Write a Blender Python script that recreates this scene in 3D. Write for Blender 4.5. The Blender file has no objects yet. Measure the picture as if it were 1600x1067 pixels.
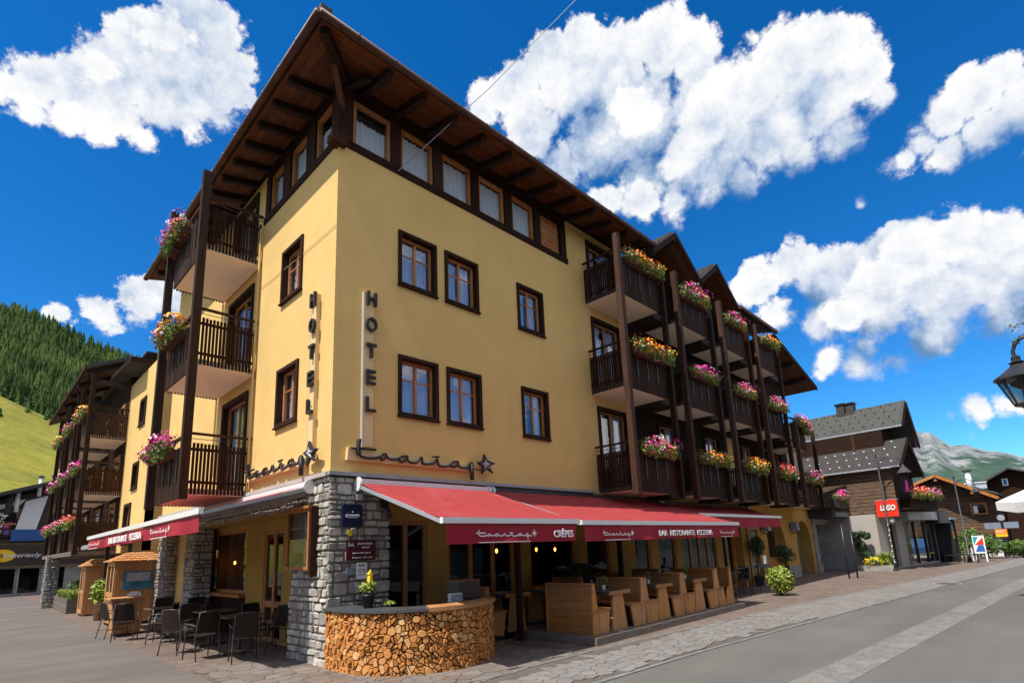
import bpy, bmesh, math, random
import numpy as np
from mathutils import Vector, Matrix, Quaternion
sc = bpy.context.scene
COL = sc.collection
R = math.radians
rnd = random.Random(7)
# ------------------------------------------------------------------ camera
EX = Vector((0.7066046, -0.7064841, -0.0398778)); EY = Vector((-0.1111740, -0.1664957, 0.9797548)); EZ = Vector((0.6988207, 0.6878659, 0.1961893))
cam = bpy.data.cameras.new('camera'); cam_o = bpy.data.objects.new('camera', cam); COL.objects.link(cam_o)
mw = Matrix((EX, EY, -EZ)).transposed().to_4x4(); mw.translation = Vector((-4.55455, -9.07943, 1.85)); cam_o.matrix_world = mw
cam.sensor_width = 36; cam.sensor_fit = 'HORIZONTAL'; cam.lens = 845.826 / 1600 * 36
cam.shift_x = (800 - 799.335) / 1600; cam.shift_y = (687.092 - 533.5) / 1600
cam.clip_start = 0.05; cam.clip_end = 9000
sc.camera = cam_o
# ------------------------------------------------------------------ light
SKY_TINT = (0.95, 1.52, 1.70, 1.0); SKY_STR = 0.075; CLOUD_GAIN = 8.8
SUN_EL = R(60); SUN_DY = 0.02
sd = Vector((math.cos(SUN_EL), math.cos(SUN_EL) * SUN_DY, -math.sin(SUN_EL))).normalized()   # direction light travels
sun = bpy.data.lights.new('sun', 'SUN'); sun.energy = 4.5; sun.angle = R(0.5); sun.color = (1, 0.955, 0.88)
sun_o = bpy.data.objects.new('sun', sun); COL.objects.link(sun_o); sun_o.rotation_mode = 'QUATERNION'
sun_o.rotation_quaternion = sd.to_track_quat('-Z', 'Y'); sun_o.location = (0, 0, 40)
sc.view_settings.view_transform = 'Standard'; sc.view_settings.look = 'None'; sc.view_settings.gamma = 1
sc.view_settings.exposure = 0.60
try: sc.view_settings.use_curve_mapping = False
except Exception: pass
sc.cycles.max_bounces = 8; sc.cycles.transparent_max_bounces = 12

# ------------------------------------------------------------------ node helpers
class NT:
    def __init__(s, nt): s.nt = nt; s.n = nt.nodes; s.l = nt.links
    def add(s, t, ins=None, **kw):
        n = s.n.new(t)
        for k, v in kw.items(): setattr(n, k, v)
        if ins:
            for k, v in ins.items():
                if hasattr(v, 'is_output') or isinstance(v, bpy.types.NodeSocket): s.l.new(v, n.inputs[k])
                else: n.inputs[k].default_value = v
        return n
    def math(s, op, a, b=0.0, c=None, clamp=False):
        i = {0: a, 1: b}
        if c is not None: i[2] = c
        return s.add('ShaderNodeMath', i, operation=op, use_clamp=clamp).outputs[0]
    def vm(s, op, a, b=None):
        i = {0: a}
        if b is not None: i[1] = b
        n = s.add('ShaderNodeVectorMath', i, operation=op)
        return n.outputs[1] if op in ('DISTANCE', 'DOT_PRODUCT', 'LENGTH') else n.outputs[0]
    def mix(s, f, a, b, mode='MIX'):
        n = s.add('ShaderNodeMix', data_type='RGBA', blend_type=mode, clamp_factor=True)
        for idx, v in ((0, f), (6, a), (7, b)):
            if isinstance(v, bpy.types.NodeSocket): s.l.new(v, n.inputs[idx])
            else: n.inputs[idx].default_value = v
        return n.outputs[2]
    def ramp(s, f, stops):
        n = s.add('ShaderNodeValToRGB', {0: f}); e = n.color_ramp.elements
        while len(e) < len(stops): e.new(0.5)
        for el, (p, c) in zip(e, stops): el.position = p; el.color = c if len(c) == 4 else (*c, 1)
        return n.outputs[0]
    def smooth(s, v, a, b, lo=0.0, hi=1.0):
        n = s.add('ShaderNodeMapRange', {0: v, 1: a, 2: b, 3: lo, 4: hi}, interpolation_type='SMOOTHSTEP'); return n.outputs[0]

# ------------------------------------------------------------------ world: physical sky plus fair-weather cumulus placed by direction
G_L = [[-0.0118,0.8098,0.5866,0.0298],[0.0125,0.7974,0.6033,0.0439],[0.0457,0.7902,0.6112,0.051],[0.0784,0.7725,0.6302,0.0604],[0.1054,0.7426,0.6614,0.0591],[0.1349,0.7064,0.6948,0.0576],[0.1686,0.6909,0.703,0.0518],[0.201,0.6991,0.6863,0.0429],[0.2144,0.7212,0.6587,0.0385],[0.17,0.7387,0.6523,0.0625],[0.1321,0.7676,0.6272,0.0633],[0.0885,0.7959,0.5989,0.0473],[0.0446,0.8118,0.5822,0.0374],[0.1662,0.7738,0.6112,0.0345],[0.2004,0.7519,0.6281,0.0351],[0.1151,0.7982,0.5913,0.0308],[0.0095,0.8253,0.5647,0.0227],[0.2009,0.6574,0.7263,0.0191],[0.0678,0.9369,0.3429,0.0251],[0.1006,0.9262,0.3634,0.0322],[0.1348,0.9133,0.3843,0.0396],[0.1642,0.9038,0.3953,0.0404],[0.1462,0.9214,0.3601,0.0334],[0.1173,0.9295,0.3496,0.0233],[0.1968,0.8982,0.3931,0.0394],[0.1643,0.8145,0.5565,0.0111]]
G_U = [[0.5098,0.5277,0.6795,0.0403],[0.5338,0.4796,0.6964,0.0595],[0.5407,0.4308,0.7225,0.053],[0.572,0.4906,0.6574,0.0614],[0.5602,0.3841,0.734,0.0473],[0.5898,0.4106,0.6954,0.0786],[0.6179,0.3591,0.6994,0.082],[0.6446,0.2877,0.7083,0.0651],[0.6789,0.2576,0.6875,0.0604],[0.6722,0.3534,0.6506,0.0894],[0.6477,0.4223,0.6342,0.0769],[0.6274,0.4731,0.6185,0.0523],[0.7202,0.2735,0.6376,0.0917],[0.7426,0.2158,0.6341,0.0749],[0.7483,0.1634,0.6429,0.0675],[0.7461,0.1201,0.6549,0.0537],[0.7602,0.0869,0.6439,0.0407],[0.7893,0.0914,0.6071,0.052],[0.7882,0.1396,0.5994,0.0678],[0.7861,0.2113,0.5809,0.0717],[0.7561,0.2971,0.5831,0.0751],[0.7163,0.3878,0.58,0.0729],[0.6924,0.448,0.5656,0.0427],[0.7665,0.3512,0.5377,0.0365],[0.7941,0.2671,0.5459,0.045],[0.813,0.1787,0.5541,0.0473],[0.8214,0.1301,0.5553,0.0438]]
G_D = [[0.7893,0.0914,0.6071,0.052],[0.8119,0.0742,0.5791,0.0363],[0.7882,0.1396,0.5994,0.0678],[0.7861,0.2113,0.5809,0.0717],[0.813,0.1787,0.5541,0.0473],[0.8214,0.1301,0.5553,0.0438],[0.8052,0.0604,0.59,0.0187],[0.8555,0.0444,0.5158,0.0362],[0.8476,0.0138,0.5304,0.0417],[0.841,-0.0205,0.5407,0.0418],[0.8369,-0.0485,0.5453,0.0374],[0.8591,-0.056,0.5088,0.0469],[0.8654,-0.0184,0.5008,0.0408],[0.8669,0.0211,0.498,0.0382],[0.8611,0.0686,0.5038,0.0336],[0.8881,-0.0407,0.4579,0.0161],[0.8711,0.2746,0.4072,0.0467],[0.8776,0.2259,0.4227,0.0503],[0.9026,0.1924,0.3852,0.0595],[0.9082,0.1496,0.3909,0.0558],[0.9105,0.1001,0.4013,0.0602],[0.9123,0.0623,0.4048,0.0557],[0.9205,0.0234,0.39,0.0522],[0.9347,-0.0029,0.3553,0.0597],[0.9433,-0.0237,0.3312,0.0502],[0.941,0.0553,0.3339,0.0765],[0.9347,0.131,0.3303,0.0669],[0.9211,0.2049,0.3311,0.0552],[0.8978,0.2609,0.3547,0.0435],[0.9598,-0.0022,0.2808,0.0514],[0.958,0.089,0.2725,0.051],[0.945,0.165,0.2825,0.0343],[0.9401,0.22,0.2603,0.0305],[0.951,0.1794,0.2517,0.0317],[0.9602,0.1321,0.2459,0.0326],[0.9677,0.0964,0.2328,0.0205],[0.9824,0.0864,0.1657,0.0221],[0.9821,0.0594,0.1786,0.0252],[0.9829,0.0316,0.1816,0.0264],[0.9857,0.0111,0.1684,0.0276],[0.9871,0.0539,0.1505,0.0179],[0.8702,0.133,0.4744,0.0206],[0.8812,0.1093,0.4599,0.0166]]
HI_N = (-0.5621, 0.4993, 0.6593); HI_K = 0.0; LEFT_K = 0.2715
F_L = [[0.0092,0.824,0.5665,0.0194],[0.039,0.816,0.5767,0.0282],[0.0792,0.8131,0.5767,0.0258],[0.1243,0.8032,0.5826,0.0232],[0.1736,0.7825,0.598,0.0239],[0.1442,0.9165,0.3731,0.0266],[0.1089,0.9279,0.3566,0.0241],[0.1107,0.7241,0.6807,0.0335],[0.0617,0.7743,0.6298,0.0281]]
F_U = [[0.734,0.2717,0.6225,0.0583],[0.7471,0.2184,0.6278,0.0658],[0.7483,0.1634,0.6429,0.063],[0.7584,0.1175,0.6412,0.0505],[0.785,0.0896,0.613,0.0432],[0.799,0.1279,0.5876,0.0585],[0.7885,0.1841,0.5868,0.0656],[0.7678,0.2507,0.5896,0.0487],[0.7317,0.326,0.5986,0.0454],[0.8148,0.0791,0.5744,0.0305],[0.6598,0.3559,0.6618,0.0395],[0.6784,0.3401,0.6512,0.0296],[0.6946,0.4361,0.5722,0.0382],[0.7283,0.3975,0.5582,0.0401],[0.7614,0.3535,0.5435,0.0354],[0.7779,0.3119,0.5454,0.0307]]
F_D = [[0.9254,0.1789,0.3341,0.0395],[0.9259,0.1255,0.3562,0.057],[0.9205,0.074,0.3836,0.0591],[0.9193,0.0298,0.3925,0.0507],[0.9279,0.0003,0.3728,0.0529],[0.9426,0.0636,0.3279,0.0634],[0.9409,0.118,0.3173,0.0473],[0.9485,0.0043,0.3166,0.0516],[0.9406,-0.025,0.3387,0.0418],[0.9395,0.2194,0.2632,0.0305],[0.953,0.1715,0.2499,0.0335],[0.9617,0.1247,0.2442,0.0286],[0.8931,0.2629,0.3651,0.0311],[0.9832,0.0568,0.1736,0.027],[0.9838,0.0292,0.1767,0.0246]]
w = bpy.data.worlds.new('World'); sc.world = w; w.use_nodes = True
T = NT(w.node_tree); T.n.clear()
tc = T.add('ShaderNodeTexCoord'); dirn = T.vm('NORMALIZE', tc.outputs['Generated'])
sky = T.add('ShaderNodeTexSky', sky_type='NISHITA')
sky.sun_disc = False; sky.sun_elevation = SUN_EL
sky.sun_rotation = math.atan2(-sd.x, -sd.y)
sky.altitude = 1800; sky.air_density = 1.0; sky.dust_density = 0.3; sky.ozone_density = 3.0
skyc = T.mix(1.0, T.add('ShaderNodeHueSaturation', {'Saturation': 1.36, 'Color': sky.outputs[0]}).outputs[0], SKY_TINT, 'MULTIPLY')
def warp(p, sc_, amt, det):
    n = T.add('ShaderNodeTexNoise', {'Vector': p, 'Scale': sc_, 'Detail': det, 'Roughness': 0.6})
    v = T.vm('SUBTRACT', n.outputs['Color'], (0.5, 0.5, 0.5))
    return T.vm('ADD', p, T.add('ShaderNodeVectorMath', {0: v, 'Scale': amt}, operation='SCALE').outputs[0])
def blobs(q, lst):
    acc = None
    for (x, y, z, r) in lst:
        v = T.math('MULTIPLY_ADD', T.vm('DISTANCE', q, (x, y, z)), -1.0 / r * min(1.0, r / 0.06), min(1.0, r / 0.06))
        acc = v if acc is None else T.math('SMOOTH_MAX', acc, v, 0.09)
    return acc
def vor(p, det): return T.add('ShaderNodeTexVoronoi', {'Vector': p, 'Scale': 11.0, 'Detail': det, 'Roughness': 0.68, 'Lacunarity': 2.25}, normalize=True).outputs['Distance']
OFL = (-0.016, 0.018, 0.070); OFS = (-0.008, 0.006, 0.014)
def cloud_bg(lst, front_lst, bias=0.0):
    """cumulus of one part of the sky: rounded cores, billowed by voronoi noise, brighter towards the sun; the nearer billows overlap the mass behind"""
    q = warp(dirn, 6.0, 0.07, 4.0); qo = T.vm('ADD', q, OFL)
    pw = warp(dirn, 26.0, 0.014, 2.0)
    v0 = vor(pw, 4.5); v1 = vor(T.vm('ADD', pw, OFS), 3.0)
    nz = T.add('ShaderNodeTexNoise', {'Vector': dirn, 'Scale': 30.0, 'Detail': 6.0, 'Roughness': 0.6}).outputs['Fac']
    n2 = T.add('ShaderNodeTexNoise', {'Vector': dirn, 'Scale': 6.0, 'Detail': 3.0, 'Roughness': 0.5}).outputs['Fac']
    rough = T.math('ADD', T.math('MULTIPLY_ADD', v0, -1.35, 0.49), T.math('MULTIPLY_ADD', nz, 0.7, -0.35))
    detail = T.math('ADD', T.math('ADD', T.math('MULTIPLY_ADD', v1, -1.7, 0.50), T.math('MULTIPLY', T.math('SUBTRACT', v1, v0), 2.6)), T.math('MULTIPLY_ADD', n2, 1.3, -0.62))
    col = skyc
    for k, L in enumerate((lst, front_lst)):
        A = blobs(q, L); B = blobs(qo, L); rel = T.math('SUBTRACT', A, B)
        low = T.smooth(rel, -0.55, 0.70)                                   # 0 on the undersides, 1 on the sunny tops
        d = T.math('ADD', A, rough)
        soft = T.math('MULTIPLY_ADD', low, (-0.42, -0.78)[k], (0.58, 1.0)[k])
        alpha = T.smooth(T.math('DIVIDE', T.math('SUBTRACT', d, (0.25, 0.10)[k]), soft), 0.0, 1.0)
        lum = T.math('ADD', T.math('ADD', T.math('MULTIPLY_ADD', low, 1.0, (-0.14, -0.04)[k] + bias - 0.10), detail), T.smooth(d, 0.20, 1.0, 0.24, -0.06))
        ccol = T.ramp(lum, [(0.0, (0.15, 0.28, 0.50)), (0.22, (0.33, 0.46, 0.68)), (0.5, (0.62, 0.70, 0.84)), (0.78, (0.87, 0.90, 0.95)), (1.0, (1.0, 1.0, 1.0))])
        csc = T.add('ShaderNodeVectorMath', {0: ccol, 'Scale': CLOUD_GAIN}, operation='SCALE').outputs[0]
        col = T.mix(alpha, col, csc)
    return T.add('ShaderNodeBackground', {'Color': col, 'Strength': SKY_STR}).outputs[0]
# elsewhere in the sky: unseen cloud made thick, warm and bright as fill light
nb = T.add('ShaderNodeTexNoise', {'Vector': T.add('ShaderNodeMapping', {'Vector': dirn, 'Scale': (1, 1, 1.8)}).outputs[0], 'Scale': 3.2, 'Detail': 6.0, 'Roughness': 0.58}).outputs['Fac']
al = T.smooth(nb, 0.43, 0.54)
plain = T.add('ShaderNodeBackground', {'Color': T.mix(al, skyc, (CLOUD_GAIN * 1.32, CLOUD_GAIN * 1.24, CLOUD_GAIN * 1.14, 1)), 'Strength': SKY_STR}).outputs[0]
def sel(test, yes, no): return T.add('ShaderNodeMixShader', {0: test, 1: no, 2: yes}).outputs[0]
sx = T.add('ShaderNodeSeparateXYZ', {0: dirn}).outputs
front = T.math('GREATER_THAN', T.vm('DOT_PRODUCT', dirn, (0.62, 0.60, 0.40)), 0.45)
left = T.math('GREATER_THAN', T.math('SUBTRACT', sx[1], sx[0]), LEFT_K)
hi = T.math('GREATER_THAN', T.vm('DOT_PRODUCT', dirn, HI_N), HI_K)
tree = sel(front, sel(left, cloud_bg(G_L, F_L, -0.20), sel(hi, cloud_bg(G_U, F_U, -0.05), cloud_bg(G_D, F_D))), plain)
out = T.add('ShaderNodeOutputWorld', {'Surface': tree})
w.cycles.sampling_method = 'MANUAL'; w.cycles.sample_map_resolution = 512

# ------------------------------------------------------------------ materials
M = {}
def newmat(name):
    m = bpy.data.materials.new(name); m.use_nodes = True; t = NT(m.node_tree)
    M[name] = m
    return m, t, m.node_tree.nodes['Principled BSDF']
def c4(c): return (*c, 1)
def mat(name, col, rough=0.7, var=0.15, scale=3.0, bump=0.0, bscale=40.0, metal=0.0, spec=0.4, objvar=0.0, stretch=None, col2=None, dirt=0.0, coord='Object'):
    m, t, b = newmat(name)
    tc = t.add('ShaderNodeTexCoord'); v = tc.outputs['Object']
    if stretch: v = t.add('ShaderNodeMapping', {'Vector': v, 'Scale': stretch}).outputs[0]
    n = t.add('ShaderNodeTexNoise', {'Vector': v, 'Scale': scale, 'Detail': 6.0, 'Roughness': 0.62}).outputs['Fac']
    lo = tuple(x * (1 - var) for x in col); hi = col2 if col2 else tuple(min(1, x * (1 + var)) for x in col)
    c = t.ramp(n, [(0.3, c4(lo)), (0.7, c4(hi))])
    if objvar:
        oi = t.add('ShaderNodeObjectInfo').outputs['Random']
        k = t.add('ShaderNodeMapRange', {0: oi, 3: 1 - objvar, 4: 1 + objvar}).outputs[0]
        hv = t.add('ShaderNodeMapRange', {0: t.math('FRACT', t.math('MULTIPLY', oi, 17.3)), 3: 1 - objvar * 0.7, 4: 1 + objvar * 0.7}).outputs[0]
        c = t.add('ShaderNodeHueSaturation', {'Color': c, 'Value': k, 'Saturation': hv}).outputs[0]
    if dirt:
        n2 = t.add('ShaderNodeTexNoise', {'Vector': tc.outputs['Object'], 'Scale': 0.9, 'Detail': 8.0, 'Roughness': 0.7}).outputs['Fac']
        f = t.smooth(n2, 0.5, 0.8, 0.0, dirt)
        c = t.mix(f, c, c4(tuple(x * 0.45 for x in col)))
    t.l.new(c, b.inputs['Base Color'])
    b.inputs['Roughness'].default_value = rough; b.inputs['Metallic'].default_value = metal
    b.inputs['Specular IOR Level'].default_value = spec
    if bump:
        n3 = t.add('ShaderNodeTexNoise', {'Vector': v, 'Scale': bscale, 'Detail': 5.0, 'Roughness': 0.6}).outputs['Fac']
        bp = t.add('ShaderNodeBump', {'Height': n3, 'Strength': bump, 'Distance': 0.02}); t.l.new(bp.outputs[0], b.inputs['Normal'])
    return m
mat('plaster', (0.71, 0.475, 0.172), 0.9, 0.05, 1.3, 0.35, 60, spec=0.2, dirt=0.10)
def streaks(name, amt):
    t = NT(M[name].node_tree); b = t.n['Principled BSDF']; src = b.inputs['Base Color'].links[0].from_socket; tc = t.add('ShaderNodeTexCoord').outputs['Object']
    n = t.add('ShaderNodeTexNoise', {'Vector': t.add('ShaderNodeMapping', {'Vector': tc, 'Scale': (5, 5, 0.35)}).outputs[0], 'Scale': 1.0, 'Detail': 6.0, 'Roughness': 0.65}).outputs['Fac']
    n2 = t.add('ShaderNodeTexNoise', {'Vector': tc, 'Scale': 0.55, 'Detail': 5.0, 'Roughness': 0.6}).outputs['Fac']
    f = t.math('MULTIPLY', t.smooth(n, 0.50, 0.78, 0, amt), t.smooth(n2, 0.40, 0.65))
    c = t.mix(f, src, (0.30, 0.20, 0.10, 1)); t.l.new(t.mix(t.smooth(n2, 0.3, 0.7, 0.0, 0.16), c, (0.50, 0.30, 0.09, 1)), b.inputs['Base Color'])
streaks('plaster', 0.30)
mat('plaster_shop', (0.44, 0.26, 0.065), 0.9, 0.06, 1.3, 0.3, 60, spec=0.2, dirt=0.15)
mat('soffit_plaster', (0.84, 0.70, 0.55), 0.9, 0.05, 2, spec=0.2)
mat('dark_wood', (0.030, 0.0125, 0.0065), 0.75, 0.45, 3, 0.5, 30, stretch=(6, 6, 0.6), objvar=0.3, spec=0.15)
mat('dark_wood_h', (0.026, 0.0115, 0.0065), 0.78, 0.45, 3, 0.5, 30, stretch=(0.6, 0.6, 8), objvar=0.2, spec=0.12)
mat('post_wood', (0.055, 0.024, 0.013), 0.7, 0.4, 3, 0.5, 30, stretch=(7, 7, 0.5), objvar=0.2, spec=0.15)
mat('soffit_wood', (0.115, 0.036, 0.010), 0.7, 0.45, 2.5, 0.4, 25, stretch=(2, 2, 6), objvar=0.2)
mat('rafter_wood', (0.022, 0.010, 0.006), 0.7, 0.4, 3, 0.3)
mat('orange_wood', (0.42, 0.165, 0.048), 0.55, 0.3, 3, 0.3, 30, stretch=(5, 5, 1), objvar=0.1)
mat('bench_wood', (0.36, 0.155, 0.048), 0.6, 0.25, 4, 0.3, 30, stretch=(1.2, 1.2, 12), objvar=0.1)
mat('bench_wood_v', (0.48, 0.22, 0.072), 0.6, 0.25, 4, 0.3, 30, stretch=(10, 10, 1), objvar=0.1)
mat('hut_wood', (0.48, 0.225, 0.08), 0.6, 0.25, 3, 0.3, 30, stretch=(8, 8, 1.5), objvar=0.08)
mat('grey_wood', (0.13, 0.105, 0.09), 0.8, 0.3, 3, 0.4, 30, stretch=(1, 1, 9), objvar=0.15)
mat('deck_wood', (0.16, 0.13, 0.10), 0.8, 0.3, 3, 0.4, 30, stretch=(1, 9, 9), objvar=0.15)
mat('stone', (0.37, 0.335, 0.29), 0.9, 0.38, 5, 0.8, 18, objvar=0.36, spec=0.2)
mat('mortar', (0.17, 0.155, 0.138), 0.95, 0.3, 9, 0.6, 60)
mat('bark', (0.045, 0.028, 0.018), 0.9, 0.4, 8, 0.5)
mat('black_metal', (0.022, 0.022, 0.024), 0.4, 0.2, 4, spec=0.5)
mat('grey_metal', (0.30, 0.31, 0.33), 0.4, 0.1, 4, spec=0.5)
mat('white_metal', (0.72, 0.71, 0.69), 0.35, 0.04, 4, spec=0.5)
mat('copper', (0.085, 0.033, 0.017), 0.5, 0.35, 3, metal=0.35, dirt=0.4)
mat('chair_frame', (0.06, 0.042, 0.035), 0.45, 0.15, 5, spec=0.5)
mat('chair_sling', (0.034, 0.023, 0.019), 0.9, 0.15, 60, 0.3, 300, spec=0.1)
mat('table_top', (0.10, 0.075, 0.06), 0.5, 0.2, 6)
mat('slate_top', (0.065, 0.065, 0.068), 0.35, 0.25, 6, 0.15, 40, spec=0.5)
mat('light_stone', (0.40, 0.36, 0.32), 0.9, 0.12, 1.2, 0.4, 30, dirt=0.25)
mat('pier_stone', (0.30, 0.275, 0.25), 0.9, 0.25, 3, 0.4, 30, dirt=0.2)
mat('white_plaster', (0.72, 0.71, 0.69), 0.9, 0.05, 2, 0.2)
mat('sign_black', (0.016, 0.013, 0.011), 0.6, 0.1, 5, spec=0.5)
mat('sign_panel', (0.70, 0.50, 0.24), 0.6, 0.05, 3)
mat('sign_red', (0.78, 0.035, 0.015), 0.35, 0.03, 3)
mat('sign_white', (0.82, 0.82, 0.80), 0.4, 0.03, 3)
mat('sign_yellow', (0.80, 0.50, 0.02), 0.4, 0.03, 3)
mat('sign_blue', (0.008, 0.014, 0.045), 0.35, 0.1, 3)
mat('sign_maroon', (0.075, 0.006, 0.012), 0.4, 0.1, 3)
mat('teal', (0.03, 0.33, 0.38), 0.5, 0.1, 3)
mat('blue_paint', (0.03, 0.13, 0.45), 0.5, 0.1, 3)
mat('orange_sign', (0.80, 0.24, 0.02), 0.5, 0.05, 3)
mat('poster_blue', (0.05, 0.20, 0.28), 0.4, 0.5, 6)
mat('poster_pale', (0.40, 0.42, 0.46), 0.4, 0.5, 14)
mat('grey_panel', (0.19, 0.23, 0.28), 0.5, 0.1, 3)
mat('roof_slate', (0.058, 0.061, 0.053), 0.85, 0.25, 5, 0.3, 20, dirt=0.2)
mat('roof_brown', (0.036, 0.031, 0.029), 0.8, 0.2, 4, 0.3, 20, dirt=0.2)
mat('roof_dark', (0.05, 0.045, 0.042), 0.8, 0.3, 5, 0.3)
mat('shingle', (0.055, 0.05, 0.048), 0.85, 0.4, 3, 0.3)
mat('log_wall', (0.105, 0.058, 0.032), 0.75, 0.55, 2.5, 0.6, 20, stretch=(1, 1, 8), objvar=0.3)
mat('leaf', (0.075, 0.16, 0.022), 0.55, 0.5, 9, col2=(0.14, 0.24, 0.04))
mat('leaf_dark', (0.02, 0.055, 0.012), 0.6, 0.5, 9)
mat('leaf_light', (0.20, 0.30, 0.04), 0.55, 0.4, 6, col2=(0.34, 0.40, 0.06))
mat('fl_orange', (0.85, 0.20, 0.01), 0.6, 0.35, 14)
mat('fl_red', (0.75, 0.02, 0.02), 0.6, 0.3, 14)
mat('fl_pink', (0.80, 0.12, 0.22), 0.6, 0.35, 14)
mat('fl_magenta', (0.60, 0.015, 0.26), 0.6, 0.3, 14)
mat('fl_white', (0.82, 0.78, 0.74), 0.6, 0.05, 14)
mat('fl_yellow', (0.85, 0.55, 0.01), 0.6, 0.2, 14)
mat('terracotta', (0.11, 0.042, 0.024), 0.8, 0.2, 8)
mat('pot_black', (0.02, 0.022, 0.025), 0.4, 0.1, 4)
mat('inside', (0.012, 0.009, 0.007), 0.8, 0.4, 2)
mat('parasol', (0.82, 0.81, 0.80), 0.8, 0.03, 3)
mat('cushion', (0.75, 0.12, 0.01), 0.8, 0.3, 20)
mat('brown_panel', (0.045, 0.025, 0.018), 0.6, 0.3, 3)
mat('blue_flag', (0.03, 0.10, 0.30), 0.7, 0.2, 3)
for nm in ('leaf', 'leaf_dark', 'leaf_light', 'fl_orange', 'fl_red', 'fl_pink', 'fl_magenta', 'fl_white', 'fl_yellow'):
    b = M[nm].node_tree.nodes['Principled BSDF']
    try: b.inputs['Subsurface Weight'].default_value = 0.0
    except Exception: pass
def glass(name, tint, rmin=0.06, rmax=0.9, trans=0.9):
    m, t, b = newmat(name)
    t.n.remove(b)
    lw = t.add('ShaderNodeLayerWeight', {0: 0.5}).outputs['Facing']
    f = t.math('MULTIPLY_ADD', t.math('POWER', lw, 4.0), 0.75, rmin + 0.035, clamp=True)
    gl = t.add('ShaderNodeBsdfGlossy', {'Color': (0.9, 0.95, 1, 1), 'Roughness': 0.02})
    n = t.add('ShaderNodeTexNoise', {'Vector': t.add('ShaderNodeTexCoord').outputs['Object'], 'Scale': 1.6, 'Detail': 2.0}).outputs['Fac']
    bp = t.add('ShaderNodeBump', {'Height': n, 'Strength': 0.25, 'Distance': 0.02}); t.l.new(bp.outputs[0], gl.inputs['Normal'])
    tr = t.add('ShaderNodeBsdfTransparent', {'Color': c4(tint)})
    mx = t.add('ShaderNodeMixShader', {0: f, 1: tr.outputs[0], 2: gl.outputs[0]})
    t.l.new(mx.outputs[0], t.n['Material Output'].inputs[0])
glass('glass', (0.85, 0.9, 0.95), 0.10); glass('glass_blue', (0.68, 0.74, 0.84), 0.14); glass('glass_shop', (0.55, 0.55, 0.5), 0.0)
m, t, b = newmat('curtain')
tc = t.add('ShaderNodeTexCoord').outputs['Object']
b.inputs['Base Color'].default_value = (0.78, 0.78, 0.80, 1); b.inputs['Roughness'].default_value = 0.9
def emit(name, col, s):
    m, t, b = newmat(name); b.inputs['Base Color'].default_value = c4(col)
    b.inputs['Emission Color'].default_value = c4(col); b.inputs['Emission Strength'].default_value = s
emit('lamp_glow', (1.0, 0.36, 0.05), 9.0)
# awning cloth: woven red with fine ribs running parallel to the wall
def cloth(name, axis):
    m, t, b = newmat(name)
    tc = t.add('ShaderNodeTexCoord').outputs['Object']
    wv = t.add('ShaderNodeTexWave', {'Vector': tc, 'Scale': 1.9, 'Distortion': 0.25, 'Detail': 1.0}, wave_type='BANDS', bands_direction=axis).outputs['Fac']
    n = t.add('ShaderNodeTexNoise', {'Vector': tc, 'Scale': 2.0, 'Detail': 5.0}).outputs['Fac']
    c = t.mix(t.math('MULTIPLY', wv, 0.75), (0.27, 0.023, 0.026, 1), (0.35, 0.062, 0.062, 1))
    c = t.mix(t.smooth(n, 0.5, 0.8, 0, 0.25), c, (0.42, 0.022, 0.03, 1))
    sx_ = t.add('ShaderNodeSeparateXYZ', {0: tc}).outputs[0 if axis == 'Y' else 1]
    fr_ = t.math('FRACT', t.math('MULTIPLY', sx_, 0.83)); c = t.mix(t.smooth(fr_, 0.0, 0.02, 0.45, 0.0), c, (0.16, 0.012, 0.014, 1))      # sewn seams
    st_ = t.add('ShaderNodeTexNoise', {'Vector': tc, 'Scale': 0.8, 'Detail': 7.0, 'Roughness': 0.65}).outputs['Fac']; c = t.mix(t.smooth(st_, 0.48, 0.72, 0, 0.35), c, (0.42, 0.12, 0.11, 1))   # sun-faded patches
    wr = t.add('ShaderNodeTexNoise', {'Vector': t.add('ShaderNodeMapping', {'Vector': tc, 'Scale': (1.6, 0.5, 1) if axis == 'Y' else (0.5, 1.6, 1)}).outputs[0], 'Scale': 1.6, 'Detail': 3.0}).outputs['Fac']
    t.l.new(c, b.inputs['Base Color']); b.inputs['Roughness'].default_value = 0.75; b.inputs['Specular IOR Level'].default_value = 0.2
    bp = t.add('ShaderNodeBump', {'Height': t.math('MULTIPLY_ADD', wr, 6.0, wv), 'Strength': 0.35, 'Distance': 0.02}); t.l.new(bp.outputs[0], b.inputs['Normal'])
cloth('cloth_r', 'Y'); cloth('cloth_l', 'X')
mat('valance', (0.32, 0.008, 0.024), 0.75, 0.1, 4)
# split firewood: pale end grain with rings
m, t, b = newmat('log_end')
oi = t.add('ShaderNodeObjectInfo').outputs['Random']; tc = t.add('ShaderNodeTexCoord').outputs['Object']
c = t.ramp(oi, [(0.0, (0.36, 0.13, 0.03, 1)), (0.35, (0.60, 0.25, 0.065, 1)), (0.75, (0.70, 0.36, 0.125, 1)), (1.0, (0.80, 0.52, 0.25, 1))])
n = t.add('ShaderNodeTexNoise', {'Vector': tc, 'Scale': 14.0, 'Detail': 8.0, 'Roughness': 0.7}).outputs['Fac']
c = t.mix(t.smooth(n, 0.42, 0.75, 0, 0.6), c, (0.22, 0.09, 0.03, 1))
wv = t.add('ShaderNodeTexWave', {'Vector': tc, 'Scale': 22.0, 'Distortion': 9.0, 'Detail': 2.0, 'Detail Scale': 2.0}, wave_type='RINGS').outputs['Fac']
c = t.mix(t.math('MULTIPLY', wv, 0.28), c, (0.24, 0.10, 0.035, 1))
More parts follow.
